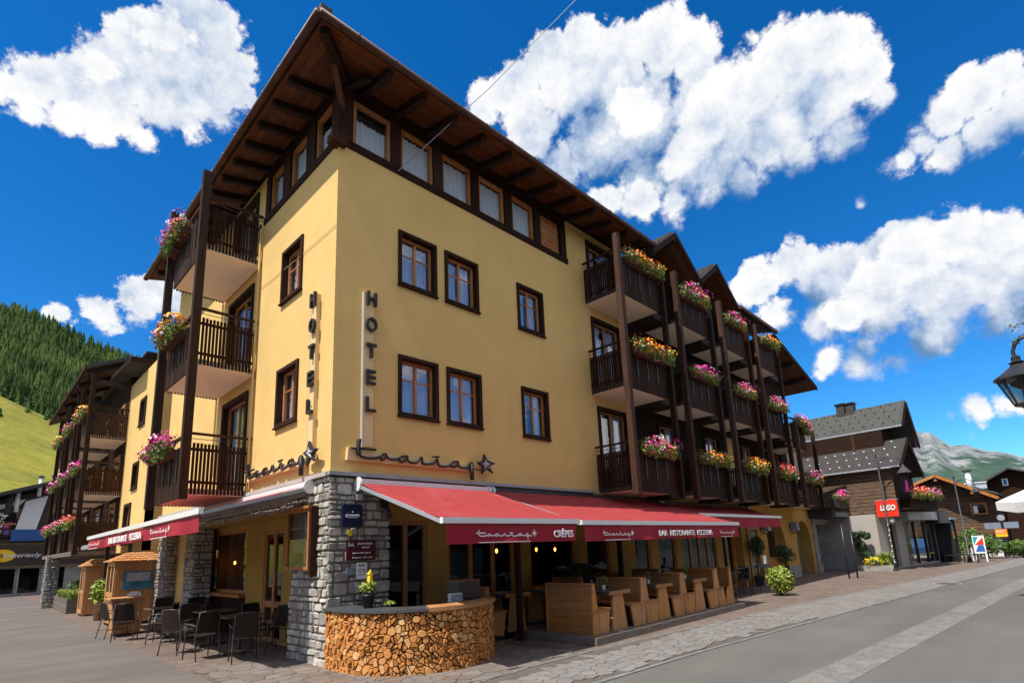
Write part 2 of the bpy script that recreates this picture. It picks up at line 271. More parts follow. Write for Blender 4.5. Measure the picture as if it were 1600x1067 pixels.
t.l.new(c, b.inputs['Base Color']); b.inputs['Roughness'].default_value = 0.8; b.inputs['Specular IOR Level'].default_value = 0.2
bp = t.add('ShaderNodeBump', {'Height': n, 'Strength': 0.5, 'Distance': 0.01}); t.l.new(bp.outputs[0], b.inputs['Normal'])
# ground
def ground_mat(name, a, bcol, sc1, sc2, speck, rough=0.9, crack=0.0, vor=None):
    m, t, b = newmat(name)
    tc = t.add('ShaderNodeTexCoord').outputs['Object']
    n1 = t.add('ShaderNodeTexNoise', {'Vector': tc, 'Scale': sc1, 'Detail': 7.0, 'Roughness': 0.6}).outputs['Fac']
    n2 = t.add('ShaderNodeTexNoise', {'Vector': tc, 'Scale': sc2, 'Detail': 3.0, 'Roughness': 0.7}).outputs['Fac']
    c = t.ramp(n1, [(0.3, c4(a)), (0.7, c4(bcol))])
    k = t.add('ShaderNodeMapRange', {0: n2, 1: 0.25, 2: 0.75, 3: 1 - speck, 4: 1 + speck}).outputs[0]
    c = t.add('ShaderNodeHueSaturation', {'Color': c, 'Value': k}).outputs[0]
    h = n2
    if vor:
        vs, width, dark, stretch, wobv = vor
        vv = t.add('ShaderNodeMapping', {'Vector': tc, 'Scale': stretch}).outputs[0]
        if wobv:
            nn = t.add('ShaderNodeTexNoise', {'Vector': vv, 'Scale': vs * 0.7, 'Detail': 2.0}).outputs['Color']
            vv = t.vm('ADD', vv, t.add('ShaderNodeVectorMath', {0: t.vm('SUBTRACT', nn, (0.5, 0.5, 0.5)), 'Scale': wobv}, operation='SCALE').outputs[0])
        vo = t.add('ShaderNodeTexVoronoi', {'Vector': vv, 'Scale': vs}, feature='DISTANCE_TO_EDGE').outputs['Distance']
        vc = t.add('ShaderNodeTexVoronoi', {'Vector': vv, 'Scale': vs}).outputs['Color']
        sv = t.add('ShaderNodeSeparateColor', {0: vc}).outputs[0]
        c = t.add('ShaderNodeHueSaturation', {'Color': c, 'Value': t.add('ShaderNodeMapRange', {0: sv, 3: 0.85, 4: 1.15}).outputs[0]}).outputs[0]
        e = t.smooth(vo, 0.0, width)
        c = t.mix(e, c4(dark), c); h = t.math('MULTIPLY_ADD', n2, 0.2, e)
    if crack:
        pn = t.add('ShaderNodeTexNoise', {'Vector': t.add('ShaderNodeMapping', {'Vector': tc, 'Rotation': (0, 0, 0.08), 'Scale': (0.12, 0.9, 1)}).outputs[0], 'Scale': 1.0, 'Detail': 6.0, 'Roughness': 0.6}).outputs['Fac']
        c = t.add('ShaderNodeHueSaturation', {'Color': c, 'Value': t.add('ShaderNodeMapRange', {0: pn, 1: 0.3, 2: 0.7, 3: 0.84, 4: 1.14}).outputs[0]}).outputs[0]
        sn = t.add('ShaderNodeTexNoise', {'Vector': tc, 'Scale': 1.3, 'Detail': 8.0, 'Roughness': 0.75}).outputs['Fac']
        c = t.mix(t.smooth(sn, 0.60, 0.72, 0, 0.35), c, (0.055, 0.05, 0.046, 1))
        vo = t.add('ShaderNodeTexVoronoi', {'Vector': t.vm('ADD', tc, t.add('ShaderNodeTexNoise', {'Vector': tc, 'Scale': 0.7, 'Detail': 5.0}).outputs['Color']), 'Scale': 0.18}, feature='DISTANCE_TO_EDGE').outputs['Distance']
        c = t.mix(t.smooth(vo, 0.0, 0.003, crack * .6, 0.0), c, (0.06, 0.055, 0.05, 1))
    t.l.new(c, b.inputs['Base Color']); b.inputs['Roughness'].default_value = rough; b.inputs['Specular IOR Level'].default_value = 0.25
    bp = t.add('ShaderNodeBump', {'Height': h, 'Strength': 0.35, 'Distance': 0.008}); t.l.new(bp.outputs[0], b.inputs['Normal'])
ground_mat('asphalt', (0.102, 0.094, 0.086), (0.132, 0.122, 0.112), 0.35, 90, 0.16, crack=0.5)
ground_mat('asphalt_plaza', (0.108, 0.093, 0.083), (0.142, 0.123, 0.111), 0.5, 70, 0.18, crack=0.5)
ground_mat('road_strip', (0.15, 0.14, 0.13), (0.19, 0.178, 0.165), 0.8, 60, 0.10, vor=(5.0, 0.04, (0.12, 0.112, 0.104), (1, 1, 1), 0))
ground_mat('kerb_band', (0.155, 0.142, 0.13), (0.20, 0.184, 0.168), 1.0, 60, 0.12, vor=(4.2, 0.03, (0.085, 0.075, 0.065), (1, 1, 1), 0.35))
ground_mat('porphyry', (0.125, 0.09, 0.07), (0.175, 0.13, 0.105), 1.2, 50, 0.15, vor=(5.5, 0.06, (0.10, 0.08, 0.07), (1, 1, 1), 0.1))
ground_mat('paving', (0.135, 0.106, 0.088), (0.185, 0.15, 0.126), 3.0, 50, 0.18)
ground_mat('joint', (0.085, 0.073, 0.062), (0.12, 0.104, 0.09), 3.0, 80, 0.2)
ground_mat('meadow', (0.13, 0.135, 0.010), (0.25, 0.22, 0.022), 0.035, 0.35, 0.38)
ground_mat('forest_floor', (0.02, 0.04, 0.01), (0.03, 0.06, 0.015), 0.02, 0.2, 0.2)
ground_mat('terrain', (0.045, 0.05, 0.028), (0.065, 0.07, 0.04), 0.02, 0.2, 0.2)
m, t, b = newmat('rock')
geo = t.add('ShaderNodeNewGeometry'); tc = t.add('ShaderNodeTexCoord').outputs['Object']
n1 = t.add('ShaderNodeTexNoise', {'Vector': tc, 'Scale': 0.006, 'Detail': 9.0, 'Roughness': 0.68}).outputs['Fac']
n2 = t.add('ShaderNodeTexNoise', {'Vector': t.add('ShaderNodeMapping', {'Vector': tc, 'Scale': (1, 1, 0.35)}).outputs[0], 'Scale': 0.012, 'Detail': 9.0, 'Roughness': 0.75}).outputs['Fac']
zz = t.add('ShaderNodeSeparateXYZ', {0: tc}).outputs[2]
nzv = t.add('ShaderNodeSeparateXYZ', {0: geo.outputs['Normal']}).outputs[2]
rock = t.ramp(n2, [(0.38, (0.10, 0.115, 0.13, 1)), (0.55, (0.20, 0.21, 0.21, 1)), (0.72, (0.36, 0.35, 0.335, 1))])  # distance haze put into the colour: rock and green tinted bluish
green = t.ramp(n1, [(0.35, (0.022, 0.050, 0.045, 1)), (0.7, (0.075, 0.115, 0.075, 1))])
f = t.math('ADD', t.math('ADD', t.math('MULTIPLY_ADD', zz, 0.0016, -0.62), t.math('MULTIPLY', n1, 1.3)), t.math('MULTIPLY', n2, 0.55))
c = t.mix(t.smooth(f, 0.68, 0.80), green, rock)
t.l.new(c, b.inputs['Base Color']); b.inputs['Roughness'].default_value = 0.95; b.inputs['Specular IOR Level'].default_value = 0.1
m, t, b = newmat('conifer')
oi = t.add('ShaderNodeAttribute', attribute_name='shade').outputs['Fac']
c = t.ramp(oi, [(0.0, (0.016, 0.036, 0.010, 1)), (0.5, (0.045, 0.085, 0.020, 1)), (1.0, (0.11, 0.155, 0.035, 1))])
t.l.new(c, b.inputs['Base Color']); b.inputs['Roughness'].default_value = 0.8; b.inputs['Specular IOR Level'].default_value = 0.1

# ------------------------------------------------------------------ mesh + object helpers
class Fr:
    def __init__(s, O, U, N): s.O = Vector(O); s.U = Vector(U); s.N = Vector(N)
    def p(s, u, n, z): return s.O + s.U * u + s.N * n + Vector((0, 0, z))
FR = Fr((0, 0, 0), (1, 0, 0), (0, -1, 0))       # street facade
FL = Fr((0, 0, 0), (0, 1, 0), (-1, 0, 0))       # side facade, u grows away
FT = Fr((0, 0, 0), (0, -1, 0), (-1, 0, 0))      # side facade for writing, u = -y
W = Fr((0, 0, 0), (1, 0, 0), (0, 1, 0))
class MB:
    def __init__(s): s.v = []; s.f = []; s.m = []; s.mi = 0; s.sh = []
    def quad(s, *pts):
        i = len(s.v); s.v += [tuple(p) for p in pts]; s.f.append(tuple(range(i, i + len(pts)))); s.m.append(s.mi)
    def box(s, x0, x1, y0, y1, z0, z1, F=W, taper=0.0):
        i = len(s.v)
        for z in (z0, z1):
            k = taper if z == z1 else 0
            for (a, b_) in ((x0 + k, y0 + k), (x1 - k, y0 + k), (x1 - k, y1 - k), (x0 + k, y1 - k)): s.v.append(tuple(F.p(a, b_, z)))
        for q in ((0, 3, 2, 1), (4, 5, 6, 7), (0, 1, 5, 4), (1, 2, 6, 5), (2, 3, 7, 6), (3, 0, 4, 7)): s.f.append(tuple(i + k for k in q)); s.m.append(s.mi)
        return s
    def hexa(s, pts):                     # 8 points, bottom 4 then top 4
        i = len(s.v); s.v += [tuple(p) for p in pts]
        for q in ((0, 3, 2, 1), (4, 5, 6, 7), (0, 1, 5, 4), (1, 2, 6, 5), (2, 3, 7, 6), (3, 0, 4, 7)): s.f.append(tuple(i + k for k in q)); s.m.append(s.mi)
        return s
    def prism(s, poly, vec):              # poly of 3d points extruded by vec
        vec = Vector(vec); i = len(s.v); n = len(poly)
        s.v += [tuple(p) for p in poly] + [tuple(Vector(p) + vec) for p in poly]
        s.f.append(tuple(range(i + n - 1, i - 1, -1))); s.m.append(s.mi)
        s.f.append(tuple(range(i + n, i + 2 * n))); s.m.append(s.mi)
        for k in range(n): s.f.append((i + k, i + (k + 1) % n, i + n + (k + 1) % n, i + n + k)); s.m.append(s.mi)
        return s
    def beam(s, a, b, w, h, up=(0, 0, 1)):
        a = Vector(a); b = Vector(b); d = (b - a).normalized(); u = Vector(up); r = d.cross(u)
        if r.length < 1e-4: r = d.cross(Vector((1, 0, 0)))
        r.normalize(); u = r.cross(d); r = r * w / 2; u = u * h / 2
        return s.hexa([a - r - u, a + r - u, b + r - u, b - r - u, a - r + u, a + r + u, b + r + u, b - r + u])
    def tube(s, pts, r, n=8, cap=True):
        pts = [Vector(p) for p in pts]; rr = r if isinstance(r, (list, tuple)) else [r] * len(pts)
        base = len(s.v); up = None
        for k, p in enumerate(pts):
            d = (pts[min(k + 1, len(pts) - 1)] - pts[max(k - 1, 0)])
            d = d.normalized() if d.length > 1e-9 else Vector((0, 0, 1))
            if up is None:
                up = Vector((0, 0, 1)) if abs(d.z) < 0.9 else Vector((1, 0, 0))
            a = d.cross(up)
            if a.length < 1e-5: a = d.cross(Vector((0, 1, 0.01)))
            a.normalize(); b2 = a.cross(d).normalized(); up = b2
            for j in range(n):
                t_ = 2 * math.pi * j / n; s.v.append(tuple(p + a * math.cos(t_) * rr[k] + b2 * math.sin(t_) * rr[k]))
        for k in range(len(pts) - 1):
            for j in range(n):
                s.f.append((base + k * n + j, base + k * n + (j + 1) % n, base + (k + 1) * n + (j + 1) % n, base + (k + 1) * n + j)); s.m.append(s.mi)
        if cap:
            s.f.append(tuple(base + j for j in range(n - 1, -1, -1))); s.m.append(s.mi)
            s.f.append(tuple(base + (len(pts) - 1) * n + j for j in range(n))); s.m.append(s.mi)
        return s
    def lathe(s, c, prof, n=16):          # prof [(r, z)]
        s.tube([Vector(c) + Vector((0, 0, z + 1e-5 * i)) for i, (r, z) in enumerate(prof)], [max(r, 1e-4) for r, z in prof], n)
        return s
    def build(s, name, m_, parent=None, smooth=False, origin=None):
        me = bpy.data.meshes.new(name)
        off = Vector((0, 0, 0))
        r_ = parent
        while r_ is not None and r_.parent is not None: r_ = r_.parent
        if r_ is not None: off = r_.location.copy()
        if origin is not None: off = Vector(origin)
        if r_ is not None and r_.get('_local'): off = Vector((0, 0, 0))
        va = np.array(s.v, dtype=float).reshape(-1, 3) - np.array(off)
        me.from_pydata(va.tolist(), [], s.f)
        bm = bmesh.new(); bm.from_mesh(me)
        bmesh.ops.recalc_face_normals(bm, faces=bm.faces); bm.to_mesh(me); bm.free()
        ms = m_ if isinstance(m_, (list, tuple)) else [m_]
        for x in ms: me.materials.append(M[x])
        if len(ms) > 1: me.polygons.foreach_set('material_index', s.m)
        if smooth: me.polygons.foreach_set('use_smooth', [True] * len(me.polygons))
        o = bpy.data.objects.new(name, me); COL.objects.link(o)
        if parent is not None: o.parent = parent
        elif origin is not None: o.location = origin
        return o
def tag(o, label=None, cat=None, group=None, kind=None):
    if label: o['label'] = label
    if cat: o['category'] = cat
    if group: o['group'] = group
    if kind: o['kind'] = kind
    return o
def thing(name, loc, label, cat, group=None, rz=0.0, local=False):
    o = bpy.data.objects.new(name, None); COL.objects.link(o); o.location = loc; o.rotation_euler = (0, 0, rz); o.empty_display_size = 0.3
    if local: o['_local'] = 1
    return tag(o, label, cat, group)
def struct(o, label=None): return tag(o, label, kind='structure')
def stuff(o): o['kind'] = 'stuff'; return o
def copy_tree(o, loc, rz, label=None, group=None, parent=None):
    c = o.copy(); COL.objects.link(c)
    if parent is None:
        c.location = loc; c.rotation_euler = (0, 0, rz)
        if label: c['label'] = label
        if group: c['group'] = group
    else: c.parent = parent
    for ch in o.children: copy_tree(ch, None, None, parent=c)
    return c
def text(s, size, F, u, z, n, m_, parent, name='lettering', extrude=0.004, width=None, bold=0.0, shear=0.0, lab=None):
    cu = bpy.data.curves.new('t', 'FONT'); cu.body = s; cu.size = size; cu.extrude = extrude; cu.offset = bold; cu.shear = shear; cu.resolution_u = 3
    to = bpy.data.objects.new('t', cu); me0 = bpy.data.meshes.new_from_object(to)
    vs = [v.co.copy() for v in me0.vertices]; fs = [tuple(p.vertices) for p in me0.polygons]
    xs = [v.x for v in vs]; k = 1.0
    if width: k = width / (max(xs) - min(xs))
    x0 = min(xs)
    mb = MB(); mb.v = [tuple(F.p(u + (v.x - x0) * k, n + v.z, z + v.y)) for v in vs]; mb.f = fs; mb.m = [0] * len(fs)
    o = mb.build(name, m_, parent)
    bpy.data.objects.remove(to); bpy.data.curves.remove(cu); bpy.data.meshes.remove(me0)
    return o
def clip(poly, a, b, c):   # keep a*x+b*y<=c
    out_ = []
    for i in range(len(poly)):
        p_, q_ = poly[i], poly[(i + 1) % len(poly)]
        dp = a * p_[0] + b * p_[1] - c; dq = a * q_[0] + b * q_[1] - c
        if dp <= 0: out_.append(p_)
        if dp * dq < 0:
            t_ = dp / (dp - dq); out_.append((p_[0] + t_ * (q_[0] - p_[0]), p_[1] + t_ * (q_[1] - p_[1])))
    return out_
def voronoi(pts, x0, x1, y0, y1):
    P_ = np.array(pts); res = []
    for i in range(len(P_)):
        d = np.hypot(P_[:, 0] - P_[i, 0], P_[:, 1] - P_[i, 1]); idx = np.argsort(d)[1:22]
        poly = [(x0, y0), (x1, y0), (x1, y1), (x0, y1)]
        for j in idx:
            dx, dy = P_[j] - P_[i]; mx_, my_ = (P_[j] + P_[i]) / 2
            poly = clip(poly, dx, dy, dx * mx_ + dy * my_)
            if len(poly) < 3: break
        res.append(poly)
    return res
def inset(poly, g_, chop=0.0):
    out_ = poly
    n = len(poly)
    ar = sum(poly[i][0] * poly[(i + 1) % n][1] - poly[(i + 1) % n][0] * poly[i][1] for i in range(n))
    if abs(ar) < 1e-6: return []
    sgn = 1 if ar > 0 else -1
    for i in range(n):
        p_, q_ = poly[i], poly[(i + 1) % n]
        dx, dy = q_[0] - p_[0], q_[1] - p_[1]; L_ = math.hypot(dx, dy)
        if L_ < 1e-6: continue
        a, b_ = sgn * dy / L_, -sgn * dx / L_
        out_ = clip(out_, a, b_, a * p_[0] + b_ * p_[1] - g_)
        if len(out_) < 3: return []
    return out_
def chopc(poly, k=0.25):   # cut the corners so a stone or split log looks rounded
    o_ = []
    n = len(poly)
    for i in range(n):
        a, b_, c_ = poly[i - 1], poly[i], poly[(i + 1) % n]
        for q_ in (a, c_): o_.append((b_[0] + (q_[0] - b_[0]) * k, b_[1] + (q_[1] - b_[1]) * k))
    return o_
def blocks(u0, u1, z0, z1, r, hmin=0.09, hmax=0.23, wmin=0.11, wmax=0.32):
    """uneven coursed rubble: rectangles with wandering joints -> polygons"""
    res = []; z = z0; 
    while z < z1 - 1e-3:
        h = r.uniform(hmin, hmax)
        if z1 - (z + h) < hmin * 0.8: h = z1 - z
        u = u0
        while u < u1 - 1e-3:
            wd = r.uniform(wmin, wmax)
            if u1 - (u + wd) < wmin * 0.8: wd = u1 - u
            if wd < 0.30 and h > 0.17 and r.random() < 0.6:
                k = h * r.uniform(0.4, 0.6); rects = [(u, u + wd, z, z + k), (u, u + wd, z + k, z + h)]
            else: rects = [(u, u + wd, z, z + h)]
            for (a, b_, c_, d_) in rects:
                j = 0.022
                res.append([(a + r.uniform(0, j), c_ + r.uniform(0, j)), (b_ - r.uniform(0, j), c_ + r.uniform(0, j)), (b_ - r.uniform(0, j), d_ - r.uniform(0, j)), (a + r.uniform(0, j), d_ - r.uniform(0, j))])
            u += wd
        z += h
    return res
def stone_mesh(mb, poly, F, n0, n1, g_=0.005, bev=0.010, k=0.12, tilt=0.012, r=rnd):
    p0 = inset(poly, g_)
    if len(p0) < 3: return False
    p0 = chopc(p0, k); cx_ = sum(q[0] for q in p0) / len(p0); cy_ = sum(q[1] for q in p0) / len(p0)
    a, b_ = r.uniform(-tilt, tilt), r.uniform(-tilt, tilt)
    sx = max(abs(q[0] - cx_) for q in p0); sy = max(abs(q[1] - cy_) for q in p0)
    kk = 1 - bev / max(min(sx, sy), 0.03)
    kk = max(0.55, kk)
    i = len(mb.v); n = len(p0)
    for q in p0: mb.v.append(tuple(F.p(q[0], n0, q[1])))
    for q in p0:
        mb.v.append(tuple(F.p(q[0], n1 - bev + a * (q[0] - cx_) / sx, q[1])))
    for q in p0:
        x_, y_ = cx_ + (q[0] - cx_) * kk, cy_ + (q[1] - cy_) * kk
        mb.v.append(tuple(F.p(x_, n1 + a * (q[0] - cx_) / sx + b_ * (q[1] - cy_) / sy, y_)))
    for lv in (0, 1):
        for j in range(n): mb.f.append((i + lv * n + j, i + lv * n + (j + 1) % n, i + (lv + 1) * n + (j + 1) % n, i + (lv + 1) * n + j)); mb.m.append(mb.mi)
    mb.f.append(tuple(i + 2 * n + j for j in range(n))); mb.m.append(mb.mi)
    return True
# ------------------------------------------------------------------ ground, road, paving
def sheet(name, pts, z, m_):
    mb = MB(); mb.quad(*[(x, y, z) for x, y in pts]); return struct(mb.build(name, m_))
sheet('ground', [(-3000, -3000), (4000, -3000), (4000, 3000), (-3000, 3000)], -0.30, 'terrain')
sheet('road', [(-80, -60), (120, -60), (120, 70), (-80, 70)], 0.0, 'asphalt')
sheet('plaza', [(-60, -4.2), (-2.6, -4.0), (-1.75, -2.6), (-1.55, 1), (-1.6, 12), (-1.2, 46), (-60, 46)], 0.004, 'asphalt_plaza')
up = [(-0.9, -3.05), (0.82, -2.88), (2.11, -2.80), (3.6, -2.82), (7.6, -3.12), (14.58, -3.85), (23.24, -5.0), (33.7, -6.25), (48, -7.6), (60, -8.9)]
lo = [(-0.5, -4.1), (0.9, -4.2), (2.2, -4.29), (4.65, -4.43), (8.2, -4.8), (15.5, -5.55), (23.5, -6.4), (33.73, -7.5), (48, -9.0), (60, -10.2)]
sheet('pavement', [(-2.6, -4.0), (-0.95, -3.1)] + up[1:] + [(60, 30), (12, 30), (12, 0.5), (-0.5, 46), (-1.2, 46), (-1.6, 12), (-1.55, 1), (-1.75, -2.6)], 0.004, 'porphyry')
mb = MB()
for k in range(len(up) - 1): mb.quad((*up[k], 0.008), (*lo[k], 0.008), (*lo[k + 1], 0.008), (*up[k + 1], 0.008))
band = struct(mb.build('kerb_band', 'kerb_band'))
mb = MB()
for line in (up, lo):
    for k in range(len(line) - 1):
        a, b_ = line[k], line[k + 1]; mb.hexa([(a[0], a[1] - 0.04, -0.02), (b_[0], b_[1] - 0.04, -0.02), (b_[0], b_[1] + 0.04, -0.02), (a[0], a[1] + 0.04, -0.02), (a[0], a[1] - 0.04, 0.0135), (b_[0], b_[1] - 0.04, 0.0135), (b_[0], b_[1] + 0.04, 0.0135), (a[0], a[1] + 0.04, 0.0135)])
struct(mb.build('kerb_edge', 'road_strip'))
mb = MB()
sp = [(-8, -5.45), (3.4, -6.28), (24.4, -7.82), (60, -10.6)]; sq = [(-8, -6.0), (3.6, -6.84), (24.6, -8.35), (60, -11.15)]
for k in range(3): mb.quad((*sp[k], 0.004), (*sq[k], 0.004), (*sq[k + 1], 0.004), (*sp[k + 1], 0.004))
struct(mb.build('road_strip', 'road_strip'))
# individual flagstones near the camera
def ipoly(x, y, P_):
    c_ = False
    for i in range(len(P_)):
        a, b_ = P_[i], P_[(i + 1) % len(P_)]
        if (a[1] > y) != (b_[1] > y) and x < (b_[0] - a[0]) * (y - a[1]) / (b_[1] - a[1]) + a[0]: c_ = not c_
    return c_
def grow(P_, g_):
    cx_ = sum(a for a, _ in P_) / len(P_); cy_ = sum(b_ for _, b_ in P_) / len(P_); o_ = []
    n_ = len(P_)
    for i in range(n_):
        a, b_, c_ = P_[i - 1], P_[i], P_[(i + 1) % n_]; e1 = Vector((b_[0] - a[0], b_[1] - a[1])).normalized(); e2 = Vector((c_[0] - b_[0], c_[1] - b_[1])).normalized(); nn = Vector((e1.y + e2.y, -e1.x - e2.x)); nn = nn.normalized() if nn.length > 1e-6 else nn
        t_ = Vector(b_) + nn * g_
        o_.append((t_.x, t_.y))
    ar = lambda Q_: abs(sum(Q_[i][0] * Q_[(i + 1) % n_][1] - Q_[(i + 1) % n_][0] * Q_[i][1] for i in range(n_)))
    return o_ if ar(o_) > ar(P_) else grow(P_, -g_)
def paving(name, region, x0, x1, y0, y1, size, z, m_, jm, label, skip=None, seed=3):
    r = random.Random(seed); mb = MB(); mb.quad(*[(x, y, z) for x, y in region])
    base = struct(mb.build(name, jm), label)
    big_ = grow(region, 0.06)
    pts = []; nx = int((x1 - x0) / size); ny = int((y1 - y0) / size)
    for i in range(nx):
        for j in range(ny):
            pts.append((x0 + (i + 0.5 + r.uniform(-.42, .42)) * size, y0 + (j + 0.5 + r.uniform(-.42, .42)) * size))
    k = 0
    for c_, poly in zip(pts, voronoi(pts, x0, x1, y0, y1)):
        if not ipoly(c_[0], c_[1], region) or (skip and skip(*c_)): continue
        q_ = inset(poly, 0.006)
        # clip to region bounds (convex-ish)
        if len(q_) < 3 or not all(ipoly(a, b_, big_) for a, b_ in q_): continue
        q_ = chopc(q_, 0.10); h = r.uniform(0.002, 0.006)
        mb = MB(); mb.prism([(a, b_, z + 0.001) for a, b_ in q_], (0, 0, 0.010 + h)); o = mb.build('paving_stone', m_); o.parent = base; k += 1
        if k >= 296: break
    return base
M['paving'].node_tree  # colour differs stone by stone
def objvar_on(mname, amt):
    t = NT(M[mname].node_tree); b = t.n['Principled BSDF']; l_ = b.inputs['Base Color'].links[0]; src = l_.from_socket
    oi = t.add('ShaderNodeObjectInfo').outputs['Random']
    k = t.add('ShaderNodeMapRange', {0: oi, 3: 1 - amt, 4: 1 + amt}).outputs[0]
    k2 = t.add('ShaderNodeMapRange', {0: t.math('FRACT', t.math('MULTIPLY', oi, 7.7)), 3: 0.6, 4: 1.25}).outputs[0]
    c = t.add('ShaderNodeHueSaturation', {'Color': src, 'Value': k, 'Saturation': k2}).outputs[0]; t.l.new(c, b.inputs['Base Color'])
objvar_on('paving', 0.15)
ground_mat('band_stone', (0.155, 0.142, 0.13), (0.20, 0.184, 0.168), 3.0, 60, 0.14); objvar_on('band_stone', 0.10)
paving('paved_corner', [(-2.4, -3.75), (-0.95, -3.15), (0.8, -2.93), (2.1, -2.86), (3.6, -2.88), (3.6, 0.2), (-0.1, 1.9), (-1.5, 1.9), (-1.55, 0.5), (-1.75, -2.6)], -2.5, 3.7, -3.9, 1.9, 0.26, 0.008, 'paving', 'joint', 'crazy paving of pinkish flagstones round the hotel corner',
       skip=lambda x, y: (x > 0.1 and y > -0.1) or (math.hypot(x - 1.35, y + 0.65) < 1.15) or (x > 0.1 and x < 2.6 and y > -0.8), seed=5)
paving('paved_band', [(-0.8, -3.12), (0.82, -2.94), (2.11, -2.86), (3.6, -2.89), (7.6, -3.19), (9.6, -3.40), (9.6, -4.86), (4.65, -4.37), (0.9, -4.13), (-0.5, -4.03)], -0.8, 9.6, -5.0, -2.8, 0.225, 0.012, 'band_stone', 'joint', 'pale crazy paving band along the road edge')
# manhole cover on the road
t_ = thing('manhole_cover', (20.3, -5.95, 0.0), 'round dark iron manhole cover in the pale paving band beside the road', 'manhole cover')
MB().lathe((20.3, -5.95, 0.009), [(0.0, 0.006), (0.36, 0.006), (0.36, 0.0)], 24).build('cover', 'roof_dark', t_); MB().lathe((20.3, -5.95, 0.009), [(0.37, 0.0), (0.37, 0.004), (0.43, 0.004), (0.43, 0.0)], 24).build('rim', 'pier_stone', t_)

# ------------------------------------------------------------------ HOTEL
hotel = thing('hotel', (0, 0, 0), 'large yellow corner hotel with dark timber balconies and wide wooden eaves', 'hotel')
def wall(F, u0, u1, z0, z1, holes, m_='plaster', n=0.0, depth=0.28, name='wall', parent=hotel, reveal=True, rim=(1, 1)):
    mb = MB(); us = sorted({u0, u1} | {h[0] for h in holes} | {h[1] for h in holes}); zs = sorted({z0, z1} | {h[2] for h in holes} | {h[3] for h in holes})
    us = [u for u in us if u0 <= u <= u1]; zs = [z for z in zs if z0 <= z <= z1]
    inh = lambda u, z: any(h[0] < u < h[1] and h[2] < z < h[3] for h in holes)
    for i in range(len(us) - 1):
        for j in range(len(zs) - 1):
            if not inh((us[i] + us[i + 1]) / 2, (zs[j] + zs[j + 1]) / 2):
                mb.quad(F.p(us[i], n, zs[j]), F.p(us[i + 1], n, zs[j]), F.p(us[i + 1], n, zs[j + 1]), F.p(us[i], n, zs[j + 1]))
    for (a, b_, c_, d_) in holes:
        m2 = n - depth
        for (p_, q_) in (((a, c_), (a, d_)), ((b_, c_), (b_, d_)), ((a, d_), (b_, d_)), ((a, c_), (b_, c_))):
            mb.quad(F.p(p_[0], n, p_[1]), F.p(q_[0], n, q_[1]), F.p(q_[0], m2, q_[1]), F.p(p_[0], m2, p_[1]))
    # outer rim so the wall has thickness
    for (p_, q_) in ([((u0, z0), (u0, z1))] if rim[0] else []) + ([((u1, z0), (u1, z1))] if rim[1] else []) + [((u0, z1), (u1, z1)), ((u0, z0), (u1, z0))]:
        mb.quad(F.p(p_[0], n, p_[1]), F.p(q_[0], n, q_[1]), F.p(q_[0], n - depth, q_[1]), F.p(p_[0], n - depth, p_[1]))
    return mb.build(name, m_, parent)
def ring(mb, F, u0, u1, z0, z1, w_, n0, n1, wb=None):
    wb = w_ if wb is None else wb
    mb.box(u0, u0 + w_, n0, n1, z0, z1, F); mb.box(u1 - w_, u1, n0, n1, z0, z1, F)
    mb.box(u0 + w_, u1 - w_, n0, n1, z1 - w_, z1, F); mb.box(u0 + w_, u1 - w_, n0, n1, z0, z0 + wb, F)
def curtain(F, u0, u1, z0, z1, n, parent, gap=0.0, waves=None, name='curtain', m_='curtain'):
    mb = MB(); k = max(8, int((u1 - u0) / 0.022))
    spans = [(u0, u1)] if not gap else [(u0, (u0 + u1) / 2 - gap), ((u0 + u1) / 2 + gap, u1)]
    for (a, b_) in spans:
        ph = rnd.uniform(0, 6); f_ = rnd.uniform(55, 75)
        for i in range(k):
            ua, ub = a + (b_ - a) * i / k, a + (b_ - a) * (i + 1) / k
            na, nb = n + 0.016 * math.sin(ua * f_ + ph) + 0.01 * math.sin(ua * 23), n + 0.016 * math.sin(ub * f_ + ph) + 0.01 * math.sin(ub * 23)
            mb.quad(F.p(ua, na, z0), F.p(ub, nb, z0), F.p(ub, nb, z1), F.p(ua, na, z1))
    return mb.build(name, m_, parent)
